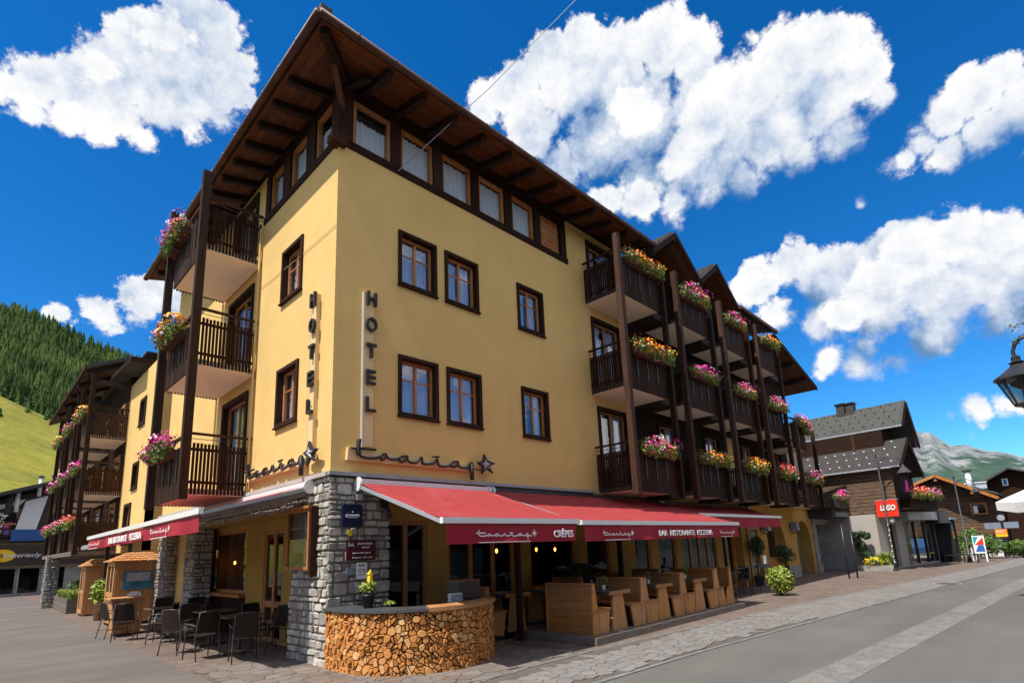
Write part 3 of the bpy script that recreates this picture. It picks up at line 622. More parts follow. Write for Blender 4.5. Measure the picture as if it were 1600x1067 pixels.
def window(F, u0, u1, z0, z1, parent=hotel, n=0.0, cw=0.075, casing='dark_wood', bars=(1, 1), proud=0.045, cur=True, glassm='glass_blue', frame='orange_wood', gap=0.0, name='window', rec=0.13, simple=False):
    mb = MB(); ring(mb, F, u0, u1, z0, z1, cw, n - rec - 0.02, n + proud)
    mb.box(u0 - 0.02, u1 + 0.02, n + 0.004, n + proud + 0.03, z0 - 0.03, z0 - 0.002, F)
    wi = mb.build(name, casing, parent)
    a, b_, c_, d_ = u0 + cw, u1 - cw, z0 + cw, z1 - cw
    mb = MB(); fw = 0.05; ring(mb, F, a, b_, c_, d_, fw, n - rec - 0.03, n - rec + 0.03)
    if bars[0]:
        for i in range(bars[0]):
            um = a + (b_ - a) * (i + 1) / (bars[0] + 1); mb.box(um - 0.032, um + 0.032, n - rec - 0.02, n - rec + 0.024, c_ + fw, d_ - fw, F)
    mb.build('frame', frame, wi)
    if bars[1]:
        mb = MB(); zm = c_ + (d_ - c_) * 0.64; mb.box(a + fw, b_ - fw, n - rec - 0.012, n - rec + 0.014, zm - 0.014, zm + 0.014, F); mb.build('glazing_bar', frame, wi)
    cols = bars[0] + 1; rows = bars[1] + 1
    for i in range(cols):
        ua = a + fw + (b_ - a - 2 * fw) * i / cols; ub = a + fw + (b_ - a - 2 * fw) * (i + 1) / cols
        for j in range(rows):
            za, zb = (c_ + fw, d_ - fw) if rows == 1 else ((c_ + fw, zm - 0.014) if j == 0 else (zm + 0.014, d_ - fw))
            mb = MB(); ua2 = ua + (0.033 if i else 0); ub2 = ub - (0.033 if i < cols - 1 else 0)
            mb.quad(F.p(ua2, n - rec - 0.004, za), F.p(ub2, n - rec - 0.004, za), F.p(ub2, n - rec - 0.004, zb), F.p(ua2, n - rec - 0.004, zb)); mb.build('pane', glassm, wi)
    if cur: curtain(F, a + 0.02, b_ - 0.02, c_ + 0.02, d_ - 0.02, n - rec - 0.10, wi, gap)
    return wi
# openings
RW = [(1.42, 2.44), (2.68, 3.71), (5.08, 6.10)]
LV = [(4.58, 5.88), (7.45, 8.73)]
BAY = [8.12, 11.52, 14.92, 18.32, 21.85]
holes = [(a, b_, c_, d_) for a, b_ in RW for c_, d_ in LV]
door_z = [(3.45, 5.88), (6.34, 8.72), (9.2, 11.30)]
wall(FR, 0.0, 7.36, 3.30, 10.08, holes, rim=(0, 0))
wall(FR, 7.36, 10.35, 3.30, 11.55, [(8.32, 9.95, c_, d_) for c_, d_ in door_z], rim=(0, 1))
MB().box(7.361, 7.6, -0.28, -0.001, 10.08, 11.55, FR).build('wall_return', 'plaster', hotel)
LW = (1.48, 2.55)
wall(FL, 0.0, 3.86, 3.30, 10.08, [(*LW, c_, d_) for c_, d_ in LV], rim=(0, 0))
wall(FL, 3.86, 11.6, 3.30, 11.50, [(4.35, 6.15, c_, d_) for c_, d_ in door_z], n=-0.02)
MB().tube([FL.p(3.93, 0.05, 3.35), FL.p(3.93, 0.05, 10.0)], 0.03, 8).build('downpipe', 'plaster', hotel)
for a, b_ in RW:
    for c_, d_ in LV: window(FR, a, b_, c_, d_, gap=rnd.choice([0.0, 0.03, 0.0, 0.10, 0.05]))
for c_, d_ in LV: window(FL, *LW, c_, d_, gap=0.02)
for (c_, d_) in door_z[:2]:
    window(FR, 8.32, 9.95, c_, d_, cw=0.11, bars=(1, 0), cur=True, gap=0.12, name='balcony_door', glassm='glass_blue')
    window(FL, 4.35, 6.15, c_, d_, n=-0.02, cw=0.11, bars=(1, 1), gap=0.2, name='balcony_door', glassm='glass_blue')
window(FR, 8.32, 9.95, 9.2, 11.30, cw=0.11, bars=(1, 0), gap=0.12, name='balcony_door')
window(FL, 4.35, 6.15, 9.2, 11.30, n=-0.02, cw=0.11, bars=(1, 0), gap=0.2, name='balcony_door')
# attic band: timber posts, sill and head with curtained windows between
AR = [(0.34, 1.25, 0), (1.5, 2.41, 0), (2.68, 3.6, 0), (3.85, 4.77, 0), (5.05, 5.93, 0), (6.2, 7.1, 1)]
AL = [(0.28, 1.12, 0), (1.53, 2.40, 0), (2.80, 3.60, 0)]
mb = MB(); mb.box(0.0, 7.36, -0.28, 0.03, 10.08, 10.26, FR); mb.box(0.0, 7.36, -0.28, -0.02, 11.36, 11.72, FR); mb.build('attic_beam', 'dark_wood_h', hotel)
mb = MB(); mb.box(0.031, 3.86, -0.28, 0.03, 10.08, 10.26, FL); mb.box(0.0, 11.5, -0.28, -0.02, 11.50, 11.72, FL); mb.box(0.28, 3.86, -0.26, -0.021, 11.36, 11.50, FL); mb.build('attic_beam', 'dark_wood_h', hotel)
MB().box(-0.04, 0.26, -0.04, 0.26, 10.262, 11.75).build('corner_post', 'dark_wood', hotel)
MB().box(-0.20, 0.12, -0.15, 0.10, 10.0, 10.18).build('beam_end', 'post_wood', hotel)
for F, S in ((FR, AR), (FL, AL)):
    for i, (a, b_, kind) in enumerate(S):
        nx = S[i + 1][0] if i + 1 < len(S) else b_ + 0.24
        MB().box(b_ + 0.003, nx - 0.003, -0.24, 0.005, 10.262, 11.36, F).build('attic_post', 'dark_wood', hotel)
        if kind:
            wi = MB().box(a, b_, -0.16, -0.12, 10.262, 11.36, F).build('shutter_panel', 'soffit_wood', hotel)
            for q_ in range(6): MB().box(a + 0.004, b_ - 0.004, -0.12, -0.10 - 0.003 * (q_ % 2), 10.27 + q_ * 0.18, 10.44 + q_ * 0.18, F).build('board', 'orange_wood', wi)
        else:
            mb = MB(); ring(mb, F, a, b_, 10.262, 11.36, 0.075, -0.15, -0.05); wi = mb.build('attic_window', 'orange_wood', hotel)
            MB().quad(F.p(a + 0.07, -0.10, 10.33), F.p(b_ - 0.07, -0.10, 10.33), F.p(b_ - 0.07, -0.10, 11.29), F.p(a + 0.07, -0.10, 11.29)); mb = MB(); mb.quad(F.p(a + 0.07, -0.10, 10.33), F.p(b_ - 0.07, -0.10, 10.33), F.p(b_ - 0.07, -0.10, 11.29), F.p(a + 0.07, -0.10, 11.29)); mb.build('pane', 'glass', wi)
            curtain(F, a + 0.03, b_ - 0.03, 10.30, 11.25 if i else 11.02, -0.17, wi)
            if i == 0 and F is FR: MB().box(a + 0.08, b_ - 0.08, -0.16, -0.145, 11.03, 11.15, F).build('blind_rail', 'black_metal', wi)
# dark wood upper wall of the long balcony wing
WB = [(b0 + 0.35, b0 + 1.75) for b0 in BAY[1:]]
hz = [(a, b_, c_, d_) for a, b_ in WB[:3] for c_, d_ in door_z] + [(*WB[3], c_, d_) for c_, d_ in door_z[:2]]
wall(FR, 10.352, 21.3, 3.30, 11.6, [h for h in hz if h[1] < 21.3], m_='dark_wood_h', n=-0.10, name='timber_wall')
wall(FR, 21.302, 24.6, 3.30, 8.4, [h for h in hz if h[0] > 21.3], m_='dark_wood_h', n=-0.10, name='timber_wall')
mb = MB(); z = 3.32
while z < 11.4:       # horizontal boarding between the openings
    segs = [(10.36, 21.28)] if z > 8.3 else [(10.36, 24.58)]
    for h in sorted(hz):
        if h[2] < z + 0.14 and h[3] > z:
            ns = []
            for s_ in segs:
                if h[0] > s_[0] and h[1] < s_[1]: ns += [(s_[0], h[0]), (h[1], s_[1])]
                else: ns.append(s_)
            segs = ns
    for s_ in segs: mb.box(s_[0], s_[1], -0.099, -0.078 - rnd.random() * 0.008, z, z + 0.142, FR)
    z += 0.155
stuff(mb.build('wall_boards', 'dark_wood_h', hotel))
for h in hz: window(FR, *h, n=-0.06, cw=0.07, bars=(1, 0), gap=0.1, name='balcony_window', glassm='glass_blue')
# yellow patches of wall behind the middle balconies
MB().box(17.4, 18.3, -0.07, -0.06, 4.0, 6.0, FR).build('plaster_panel', 'plaster', hotel)
# rear and inner surfaces
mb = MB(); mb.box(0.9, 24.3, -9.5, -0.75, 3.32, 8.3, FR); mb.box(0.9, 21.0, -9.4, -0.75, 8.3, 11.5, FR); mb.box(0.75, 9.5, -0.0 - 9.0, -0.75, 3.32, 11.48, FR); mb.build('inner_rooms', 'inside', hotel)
mb = MB(); mb.box(9.6, 11.58, -11.0, -0.3, 0, 11.5, FL); mb.box(11.1, 24.5, -9.6, -9.52, 0, 8.3, FR); mb.build('rear_wall', 'plaster', hotel)
MB().box(24.32, 24.6, -9.5, -0.4, 3.3, 8.38, FR).build('end_wall', 'dark_wood_h', hotel)
# string course between ground floor and upper floors
MB().box(-0.06, 7.8, 0.002, 0.09, 3.27, 3.335, FR).build('string_course', 'grey_metal', hotel)
MB().box(-0.0, 11.6, 0.002, 0.09, 3.255, 3.33, FL).build('string_course', 'light_stone', hotel)
MB().box(7.8, 26.6, 0.002, 0.06, 3.20, 3.30, FR).build('string_course', 'plaster_shop', hotel)

# roof
SL = 0.24
def rz(dx): return 11.47 + SL * dx
E_ = -1.12; EL_ = -0.95
mbt = MB()
k = 6.0
def slab(pts, th, name, m_, parent=hotel):
    mb = MB(); mb.prism([Vector(p_) for p_ in pts], (0, 0, th)); return mb.build(name, m_, parent)
rR = slab([(EL_, E_, rz(0)), (10.6, E_, rz(0)), (10.6, E_ + k, rz(k)), (EL_ + k, E_ + k, rz(k))], 0.13, 'roof', 'roof_dark')
rL = slab([(EL_, E_, rz(0)), (EL_ + k, E_ + k, rz(k)), (EL_ + k, 11.75, rz(k)), (EL_, 11.75, rz(0))], 0.13, 'roof', 'roof_dark')
slab([(EL_ + k, E_ + k, rz(k)), (10.6, E_ + k, rz(k)), (10.6, 11.75, rz(k)), (EL_ + k, 11.75, rz(k))], 0.13, 'roof', 'roof_dark')
slab([(10.6, 1.5, 11.9), (21.0, 1.5, 11.9), (21.0, 11.5, 11.9), (10.6, 11.5, 11.9)], 0.13, 'roof', 'roof_dark')
for k_ in range(5):    # soffit boards, each a strip running parallel with the eave
    a = 0.02 + k_ * 0.225; b_ = a + 0.215
    mb = MB(); mb.hexa([(EL_ + a, E_ + a, rz(a) - 0.022), (10.6, E_ + a, rz(a) - 0.022), (10.6, E_ + b_, rz(b_) - 0.022), (EL_ + b_, E_ + b_, rz(b_) - 0.022), (EL_ + a, E_ + a, rz(a) - 0.002), (10.6, E_ + a, rz(a) - 0.002), (10.6, E_ + b_, rz(b_) - 0.002), (EL_ + b_, E_ + b_, rz(b_) - 0.002)]); mb.build('soffit_board', 'soffit_wood', rR)
    a2, b2 = a * 0.86, b_ * 0.86
    mb = MB(); mb.hexa([(EL_ + a2, E_ + a2, rz(a2) - 0.022), (EL_ + b2, E_ + b2, rz(b2) - 0.022), (EL_ + b2, 11.75, rz(b2) - 0.022), (EL_ + a2, 11.75, rz(a2) - 0.022), (EL_ + a2, E_ + a2, rz(a2) - 0.002), (EL_ + b2, E_ + b2, rz(b2) - 0.002), (EL_ + b2, 11.75, rz(b2) - 0.002), (EL_ + a2, 11.75, rz(a2) - 0.002)]); mb.build('soffit_board', 'soffit_wood', rL)
# plain planking further in, above the wall heads
def raft(a, b_, parent, w_=0.13, h=0.17): MB().beam(a, b_, w_, h).build('rafter', 'rafter_wood', parent)
x = 0.55
while x < 10.4:
    raft((x, E_ + 0.1, rz(0.1) - 0.11), (x, 0.28, rz(1.4) - 0.11), rR); x += 0.86
y = 0.5
while y < 11.6:
    raft((EL_ + 0.1, y, rz(0.1) - 0.11), (0.28, y, rz(1.23) - 0.11), rL); y += 0.80
MB().beam((EL_ + 0.12, E_ + 0.14, rz(0.12) - 0.12), (0.35, 0.2, rz(1.3) - 0.12), 0.16, 0.2).build('hip_rafter', 'dark_wood', rR)
MB().beam((0.1, 0.05, 10.95), (-0.35, -0.42, 11.45), 0.11, 0.13).build('brace', 'soffit_wood', hotel)
for sx, sy in ((0.35, -0.6),):
    MB().beam((0.05, 0.05, 11.45), (sx, sy, 11.45), 0.12, 0.14).build('brace', 'rafter_wood', hotel)
# fascia and copper gutter
MB().beam((EL_, E_ - 0.012, rz(0) + 0.05), (10.6, E_ - 0.012, rz(0) + 0.05), 0.024, 0.17).build('fascia', 'dark_wood_h', rR)
MB().beam((EL_ - 0.012, E_ - 0.024, rz(0) + 0.05), (EL_ - 0.012, 11.75, rz(0) + 0.05), 0.024, 0.17).build('fascia', 'dark_wood_h', rL)
for (a, b_, pr_) in (((EL_ - 0.09, E_ - 0.10, 11.45), (10.55, E_ - 0.10, 11.43), rR), ((EL_ - 0.10, E_ - 0.09, 11.45), (EL_ - 0.10, 11.7, 11.43), rL)):
    gt = MB().tube([a, b_], 0.075, 12).build('gutter', 'copper', pr_, True)
# gutter joints
mb = MB()
for i in range(14): mb.tube([(i * 0.82 - 0.3, E_ - 0.10, 11.449), (i * 0.82 - 0.27, E_ - 0.10, 11.449)], 0.082, 12)
for i in range(15): mb.tube([(EL_ - 0.10, i * 0.82 - 0.4, 11.449), (EL_ - 0.10, i * 0.82 - 0.37, 11.449)], 0.082, 12)
stuff(mb.build('gutter_brackets', 'copper', hotel, True))
# shingles along the visible eave edge (tiny, seen edge-on)
mb = MB()
for row in range(5):
    y = E_ - 0.03 + row * 0.22; z = rz(y - E_) + 0.13
    x = EL_ + row * 0.2
    while x < 10.5:
        w_ = rnd.uniform(0.11, 0.2); mb.hexa([(x, y, z + .01), (x + w_ - .01, y, z + .01), (x + w_ - .01, y + 0.4, z + 0.09), (x, y + 0.4, z + 0.09), (x, y, z + 0.035 + rnd.random() * .02), (x + w_ - .01, y, z + 0.035 + rnd.random() * .02), (x + w_ - .01, y + 0.4, z + 0.12), (x, y + 0.4, z + 0.12)]); x += w_
stuff(mb.build('shingles', 'shingle', hotel))
MB().box(EL_ - 0.02, EL_ + 0.20, E_ + 0.0, E_ + 0.16, 11.62, 11.80).build('hip_cap', 'shingle', hotel)
MB().box(8.9, 9.4, 0.0, 0.5, 11.8, 12.4).box(8.82, 9.48, -0.08, 0.58, 12.4, 12.46).build('chimney', 'roof_dark', hotel)
# two cross gables over the balconies
def gable(x0, x1, zp, ze, yf, yb, parent=hotel):
    xm = (x0 + x1) / 2
    g_ = None
    for (xa, xb, za, zb) in ((x0 - 0.05, xm, ze, zp), (xm, x1 + 0.05, zp, ze)):
        mb = MB(); mb.hexa([(xa, yf, za), (xb, yf, zb), (xb, yb, zb), (xa, yb, za), (xa, yf, za + 0.11), (xb, yf, zb + 0.11), (xb, yb, zb + 0.11), (xa, yb, za + 0.11)])
        r_ = mb.build('gable_roof', 'roof_dark', parent)
        mb = MB(); mb.hexa([(xa, yf - 0.03, za - 0.13), (xb, yf - 0.03, zb - 0.13), (xb, yf - 0.001, zb - 0.13), (xa, yf - 0.001, za - 0.13), (xa, yf - 0.03, za + 0.10), (xb, yf - 0.03, zb + 0.10), (xb, yf - 0.001, zb + 0.10), (xa, yf - 0.001, za + 0.10)]); mb.build('barge_board', 'dark_wood_h', r_)
        for q_ in range(6):
            ya = yf + 0.01 + q_ * 0.2; mb = MB(); mb.hexa([(xa, ya, za - 0.022), (xb, ya, zb - 0.022), (xb, ya + 0.19, zb - 0.022), (xa, ya + 0.19, za - 0.022), (xa, ya, za - 0.002), (xb, ya, zb - 0.002), (xb, ya + 0.19, zb - 0.002), (xa, ya + 0.19, za - 0.002)]); mb.build('soffit_board', 'soffit_wood', r_)
        mb = MB(); n_ = 7
        for j in range(n_):
            f_ = (j + 0.5) / n_; xq = xa + (xb - xa) * f_; zq = za + (zb - za) * f_
            for q_ in range(4): mb.box(xq - 0.10, xq + 0.10, yf + 0.05 + q_ * 0.35, yf + 0.33 + q_ * 0.35, zq + 0.112 - 0.06, zq + 0.15)
        stuff(mb.build('shingles', 'shingle', r_))
    mb = MB(); mb.prism([(x0 + 0.1, 0.02, ze - 0.4), (x1 - 0.1, 0.02, ze - 0.4), (x1 - 0.1, 0.02, ze), (xm, 0.02, zp - 0.03), (x0 + 0.1, 0.02, ze)], (0, 0.1, 0)); mb.build('gable_wall', 'dark_wood_h', parent)
    MB().beam((xm, yf + 0.02, zp - 0.16), (xm, 0.3, zp - 0.16), 0.15, 0.2).build('ridge_beam', 'rafter_wood', parent)
    MB().beam((x0, yf + 0.02, ze - 0.05), (x0, 0.3, ze - 0.05), 0.13, 0.18).build('purlin', 'rafter_wood', parent)
gable(10.47, 13.75, 12.47, 11.22, -1.2, 5.0)
gable(13.77, 17.06, 12.47, 11.22, -1.2, 5.0)
slab([(17.0, -1.2, 11.22), (21.2, -1.2, 11.22), (21.2, 4, 12.5), (17.0, 4, 12.5)], 0.12, 'roof', 'roof_dark')
MB().beam((17.1, -1.22, 11.24), (21.2, -1.22, 11.22), 0.03, 0.18).build('fascia', 'dark_wood_h', hotel)
MB().beam((17.1, -1.30, 11.21), (21.25, -1.30, 11.20), 0.12, 0.12).build('gutter', 'copper', hotel)
# far end wing: roof falling away along the street
er = slab([(20.9, -1.25, 10.92), (26.5, -1.25, 9.42), (26.5, 9.5, 9.42), (20.9, 9.5, 10.92)], 0.14, 'end_roof', 'roof_dark')
for q_ in range(9):
    a = -1.23 + q_ * 0.24
    mb = MB(); mb.hexa([(20.9, a, 10.90), (26.48, a, 9.40), (26.48, a + 0.225, 9.40), (20.9, a + 0.225, 10.90), (20.9, a, 10.918), (26.48, a, 9.418), (26.48, a + 0.225, 9.418), (20.9, a + 0.225, 10.918)]); mb.build('soffit_board', 'soffit_wood', er)
for (xq, zq) in ((21.6, 10.6), (23.3, 10.13), (25.0, 9.67)): MB().beam((xq, -1.2, zq), (xq, 6, zq), 0.16, 0.2).build('purlin', 'rafter_wood', er)
MB().beam((20.9, -1.27, 10.95), (26.5, -1.27, 9.45), 0.03, 0.24).build('barge_board', 'dark_wood_h', er)
mb = MB(); mb.prism([(21.3, 0.02, 8.3), (24.5, 0.02, 8.3), (24.5, 0.02, 9.8), (21.3, 0.02, 10.7)], (0, 0.12, 0)); mb.build('gable_wall', 'dark_wood_h', hotel)

# balconies
def balcony(F, u0, u1, z0, depth=1.25, fine=True, near=True, parent=hotel, m_='dark_wood', rail=True, far=False, scallop=False, low=False):
    d = depth
    b = MB().box(u0, u1, 0.0, d, z0, z0 + 0.14, F).build('balcony', 'soffit_plaster', parent)
    zt = z0 + 1.13; parts = []
    n_ = 16; pitch = (d - 0.05) / n_
    sides = []
    if near: sides.append(u0)
    if far: sides.append(u1 - 0.03)
    gm = MB()
    for ui in sides:
        for i in range(n_):
            n0 = 0.03 + i * pitch
            if fine and ui == u0:
                MB().box(ui - 0.03, ui, n0, n0 + pitch * 0.66, z0 + 0.01 + rnd.uniform(0, .01), zt + rnd.uniform(-.01, .01), F).build('slat', m_, b)
            else: gm.box(ui - 0.03, ui, n0, n0 + pitch * 0.66, z0 + 0.01, zt, F)
    if not far and not near: pass
    w_ = 0.175; i = 0; u = u0
    while u < u1 - 0.05:
        ue = min(u + w_ - 0.012, u1)
        if fine: MB().box(u, ue, d, d + 0.028 + rnd.uniform(0, .006), z0 - 0.03, zt, F).build('front_board', m_, b)
        else: gm.box(u, ue, d, d + 0.028 + rnd.uniform(0, .006), z0 - 0.03, zt, F)
        u += w_
    if not fine: stuff(gm.build('balustrade_boards', m_, b))
    elif far: stuff(gm.build('far_slats', m_, b))
    mb = MB()
    for zz in (z0 + 0.25, zt - 0.16):
        mb = MB()
        if near: mb.box(u0 + 0.001, u0 + 0.03, 0.03, d - 0.034, zz, zz + 0.06, F)
        mb.box(u0, u1, d - 0.035, d - 0.002, zz, zz + 0.06, F); mb.build('support_rail', m_, b)
    mb = MB(); zr = zt + 0.19
    if near: mb.box(u0 - 0.04, u0 + 0.03, -0.0, d + 0.06, zr, zr + 0.05, F)
    mb.box(u0 + 0.031, u1, d - 0.02, d + 0.06, zr, zr + 0.05, F)
    if far: mb.box(u1 - 0.05, u1 + 0.02, 0.0, d - 0.021, zr, zr + 0.05, F)
    mb.build('handrail', 'post_wood', b)
    mb = MB()
    if near: mb.tube([F.p(u0 - 0.005, 0.0, zt + 0.10), F.p(u0 - 0.005, d, zt + 0.10)], 0.008, 6).build('rail_rod', 'black_metal', b)
    for uu in (u0 + 0.2, (u0 + u1) / 2, u1 - 0.2): MB().tube([F.p(uu, d + 0.015, zt - .05), F.p(uu, d + 0.015, zr)], 0.01, 6).build('rail_rod', 'black_metal', b)
    # dark brackets hanging under flower boxes
    mb = MB(); um = (u0 + u1) / 2
    for du in (-0.55, 0.0, 0.55): MB().box(um + du - 0.02, um + du + 0.02, d + 0.036, d + 0.055, z0 + 0.35, zt, F).build('box_bracket', 'black_metal', b)
    return b
ZL = [3.25, 6.17, 9.02]
for z0 in ZL:
    b = balcony(FL, 3.98, 6.62, z0, 1.25)
    mb = MB(); i = 0
    while 0.05 + i * 0.075 < 1.2: mb.tube([FL.p(6.60, 0.05 + i * 0.075, z0 - 0.002), FL.p(6.66, 0.05 + i * 0.075, z0 - 0.002)], 0.028, 8); i += 1
    stuff(mb.build('scalloped_edge', 'dark_wood', b))
for i, b0 in enumerate(BAY):
    for j, z0 in enumerate(ZL):
        if i == 4 and j > 0: continue
        balcony(FR, b0, b0 + 2.22, z0, 1.22, fine=(i == 0), m_='dark_wood')
balcony(FR, 21.4, 23.3, 6.17 - 0.35, 1.22, fine=False, far=False)
# posts
def post(F, u, n, z0, z1, w_=0.17, m_='post_wood'): return MB().box(u, u + w_, n, n + w_, z0, z1, F).build('post', m_, hotel)
post(FL, 3.82, 1.27, 3.15, 10.95, 0.17, 'dark_wood'); post(FL, 6.68, 1.27, 3.15, 11.3, 0.17, 'dark_wood')
for i, b0 in enumerate(BAY):
    zt = 10.72 if i < 4 else 6.9
    post(FR, b0 - 0.24, 1.26, 3.12, zt); post(FR, b0 + 2.24, 1.26, 3.12, zt - 0.1, 0.15, 'dark_wood')
    for j, z0 in enumerate(ZL):
        if i == 4 and j > 1: continue
        MB().box(b0 + 2.23, b0 + 3.15, 0.2, 1.0, z0 - 0.1, z0 + 0.12, FR).build('beam', 'rafter_wood', hotel) if i < 4 else None
# ------------------------------------------------------------------ ground floor of the hotel
GRH = [(1.30, 2.35, 0.02, 2.48), (2.88, 4.92, 0.02, 2.48), (5.45, 7.30, 0.85, 2.5), (7.75, 8.88, 0.85, 2.5), (10.2, 11.12, 0.02, 2.5), (11.62, 12.75, 0.8, 2.5), (13.2, 15.9, 0.02, 2.5), (16.9, 17.45, 0.02, 2.4)]
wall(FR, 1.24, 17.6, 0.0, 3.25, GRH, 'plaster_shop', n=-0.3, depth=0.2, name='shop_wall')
def shopdoor(F, a, b_, c_, d_, n, parts_=1, g_='glass_shop', name='shop_window', rail=None):
    mb = MB(); ring(mb, F, a, b_, c_, d_, 0.08, n - 0.05, n + 0.03)
    for i in range(1, parts_): um = a + (b_ - a) * i / parts_; mb.box(um - 0.05, um + 0.05, n - 0.04, n + 0.025, c_ + 0.08, d_ - 0.08, F)
    wi = mb.build(name, 'orange_wood', hotel)
    for i in range(parts_):
        ua = a + 0.08 + (b_ - a - 0.16) * i / parts_ + (0.03 if i else 0); ub = a + 0.08 + (b_ - a - 0.16) * (i + 1) / parts_ - (0.03 if i < parts_ - 1 else 0)
        mb = MB(); mb.quad(F.p(ua, n - 0.01, c_ + 0.08), F.p(ub, n - 0.01, c_ + 0.08), F.p(ub, n - 0.01, d_ - 0.08), F.p(ua, n - 0.01, d_ - 0.08)); mb.build('pane', g_, wi)
        if rail: MB().box(ua, ub, n - 0.03, n + 0.02, rail, rail + 0.14, F).build('door_rail', 'orange_wood', wi)
    return wi
for (h, k_, rl) in ((GRH[0], 2, None), (GRH[1], 3, None), (GRH[2], 1, None), (GRH[3], 1, None), (GRH[4], 1, 0.9), (GRH[5], 1, None), (GRH[6], 4, 0.7), (GRH[7], 1, None)): shopdoor(FR, *h, -0.36, k_, rail=rl)
# far part with two arched openings
def arch_wall(F, u0, u1, z1, arches, n, depth, m_, name, z0=0.0):
    hs = [(a, b_, z0, zt) for a, b_, zt in arches]
    wall(F, u0, u1, z0, z1, hs, m_, n=n, depth=depth, name=name)
    for a, b_, zt in arches:       # corner spandrels make the round head
        r_ = (b_ - a) / 2; um = (a + b_) / 2; zc = zt - r_
        for s_ in (-1, 1):
            pl = [F.p(um + s_ * r_, n - 0.002, zt + .001)] + [F.p(um + s_ * r_ * math.cos(t_), n - 0.002, zc + r_ * math.sin(t_)) for t_ in [j * math.pi / 16 for j in range(9)]]
            MB().prism(pl, F.N * -(depth - 0.01)).build('arch_spandrel', m_, hotel)
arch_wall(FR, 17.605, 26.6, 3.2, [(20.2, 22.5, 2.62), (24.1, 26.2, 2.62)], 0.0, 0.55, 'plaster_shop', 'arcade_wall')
shopdoor(FR, 18.1, 19.2, 0.02, 2.3, 0.03, 1)
for (a, b_) in ((20.25, 22.45),):
    wi = shopdoor(FR, a, b_, 0.9, 2.55, -0.42, 2); MB().box(a, b_, -0.46, -0.38, 0.02, 0.88, FR).build('panelling', 'orange_wood', wi)
MB().box(22.5, 24.1, -0.5, 0.03, 0.0, 0.55, FR).build('plinth', 'pier_stone', hotel)
for (a, b_) in ((26.62, 27.15), (29.2, 29.7)): MB().box(a, b_, -0.6, 0.06, 0.0, 2.72, FR).build('stone_pier', 'pier_stone', hotel)
MB().box(26.55, 27.2, -0.65, 0.12, 0.0, 0.5, FR).build('pier_base', 'pier_stone', hotel)
MB().box(26.6, 29.7, -0.6, 0.10, 2.45, 2.72, FR).build('pier_lintel', 'pier_stone', hotel)
mb = MB().box(26.3, 30.2, -0.4, 1.1, 2.74, 3.15, FR); fa = mb.build('fascia_box', 'roof_dark', hotel)
MB().box(26.9, 30.0, 1.102, 1.12, 2.80, 3.02, FR).build('grey_fascia', 'grey_panel', fa)
# left side: recessed wall behind the stone pillars
GLH = [(3.32, 4.42, 0.02, 2.48), (5.55, 8.3, 1.0, 2.6), (9.0, 9.9, 0.6, 2.5)]
FLr = Fr((0.6, 0, 0), (0, 1, 0), (-1, 0, 0))
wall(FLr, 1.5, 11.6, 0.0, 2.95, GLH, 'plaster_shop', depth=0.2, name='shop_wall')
shopdoor(FLr, *GLH[0], -0.05, 2, rail=0.75); shopdoor(FLr, *GLH[1], -0.05, 1); shopdoor(FLr, *GLH[2], -0.05, 1)
MB().box(5.5, 8.35, 0.002, 0.16, 0.92, 1.0, FLr).build('window_shelf', 'orange_wood', hotel); MB().box(5.5, 8.35, 0.002, 0.03, 0.0, 0.915, FLr).build('dado_panel', 'dark_wood_h', hotel)
MB().quad((0.0, 1.5, 2.74), (0.6, 1.5, 2.74), (0.6, 11.6, 2.74), (0.0, 11.6, 2.74)); mb = MB(); mb.box(0.002, 0.6, 1.5, 11.6, 2.73, 2.75); mb.build('ceiling', 'plaster_shop', hotel)
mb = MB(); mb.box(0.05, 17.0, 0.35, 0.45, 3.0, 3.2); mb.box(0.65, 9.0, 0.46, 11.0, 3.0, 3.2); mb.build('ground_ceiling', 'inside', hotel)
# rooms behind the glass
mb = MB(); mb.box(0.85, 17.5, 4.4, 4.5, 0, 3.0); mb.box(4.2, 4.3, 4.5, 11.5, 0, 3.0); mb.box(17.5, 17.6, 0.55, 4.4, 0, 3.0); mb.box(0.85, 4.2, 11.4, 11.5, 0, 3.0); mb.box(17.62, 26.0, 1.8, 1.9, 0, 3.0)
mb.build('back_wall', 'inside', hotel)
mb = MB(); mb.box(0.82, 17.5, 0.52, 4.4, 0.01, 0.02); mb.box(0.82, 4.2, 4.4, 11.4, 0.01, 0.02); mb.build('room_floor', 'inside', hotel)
def wall_lamp(p_, label):
    t_ = thing('interior_lamp', p_, label, 'lamp', 'glowing lamps inside the restaurant'); p_ = Vector(p_)
    MB().lathe(p_, [(0.0, 0.06), (0.024, 0.04), (0.032, 0.0), (0.02, -0.04), (0.0, -0.06)], 10).build('bulb', 'lamp_glow', t_, True)
    MB().tube([p_ + Vector((0, 0, 0.05)), p_ + Vector((0, 0, 0.9))], 0.006, 5).build('cord', 'black_metal', t_)
    MB().lathe(p_ + Vector((0, 0, 0.06)), [(0.015, 0.06), (0.035, 0.0)], 10).build('cap', 'black_metal', t_)
wall_lamp((5.27, 1.3, 1.80), 'small glowing amber lamp behind the glass beside the firewood counter')
wall_lamp((7.12, 1.6, 1.79), 'left of two glowing amber lamps in the wide restaurant window')
wall_lamp((7.94, 1.6, 1.77), 'right of two glowing amber lamps in the wide restaurant window')
wall_lamp((1.5, 9.05, 1.755), 'single glowing amber lamp in the window behind the side terrace')

NST = []
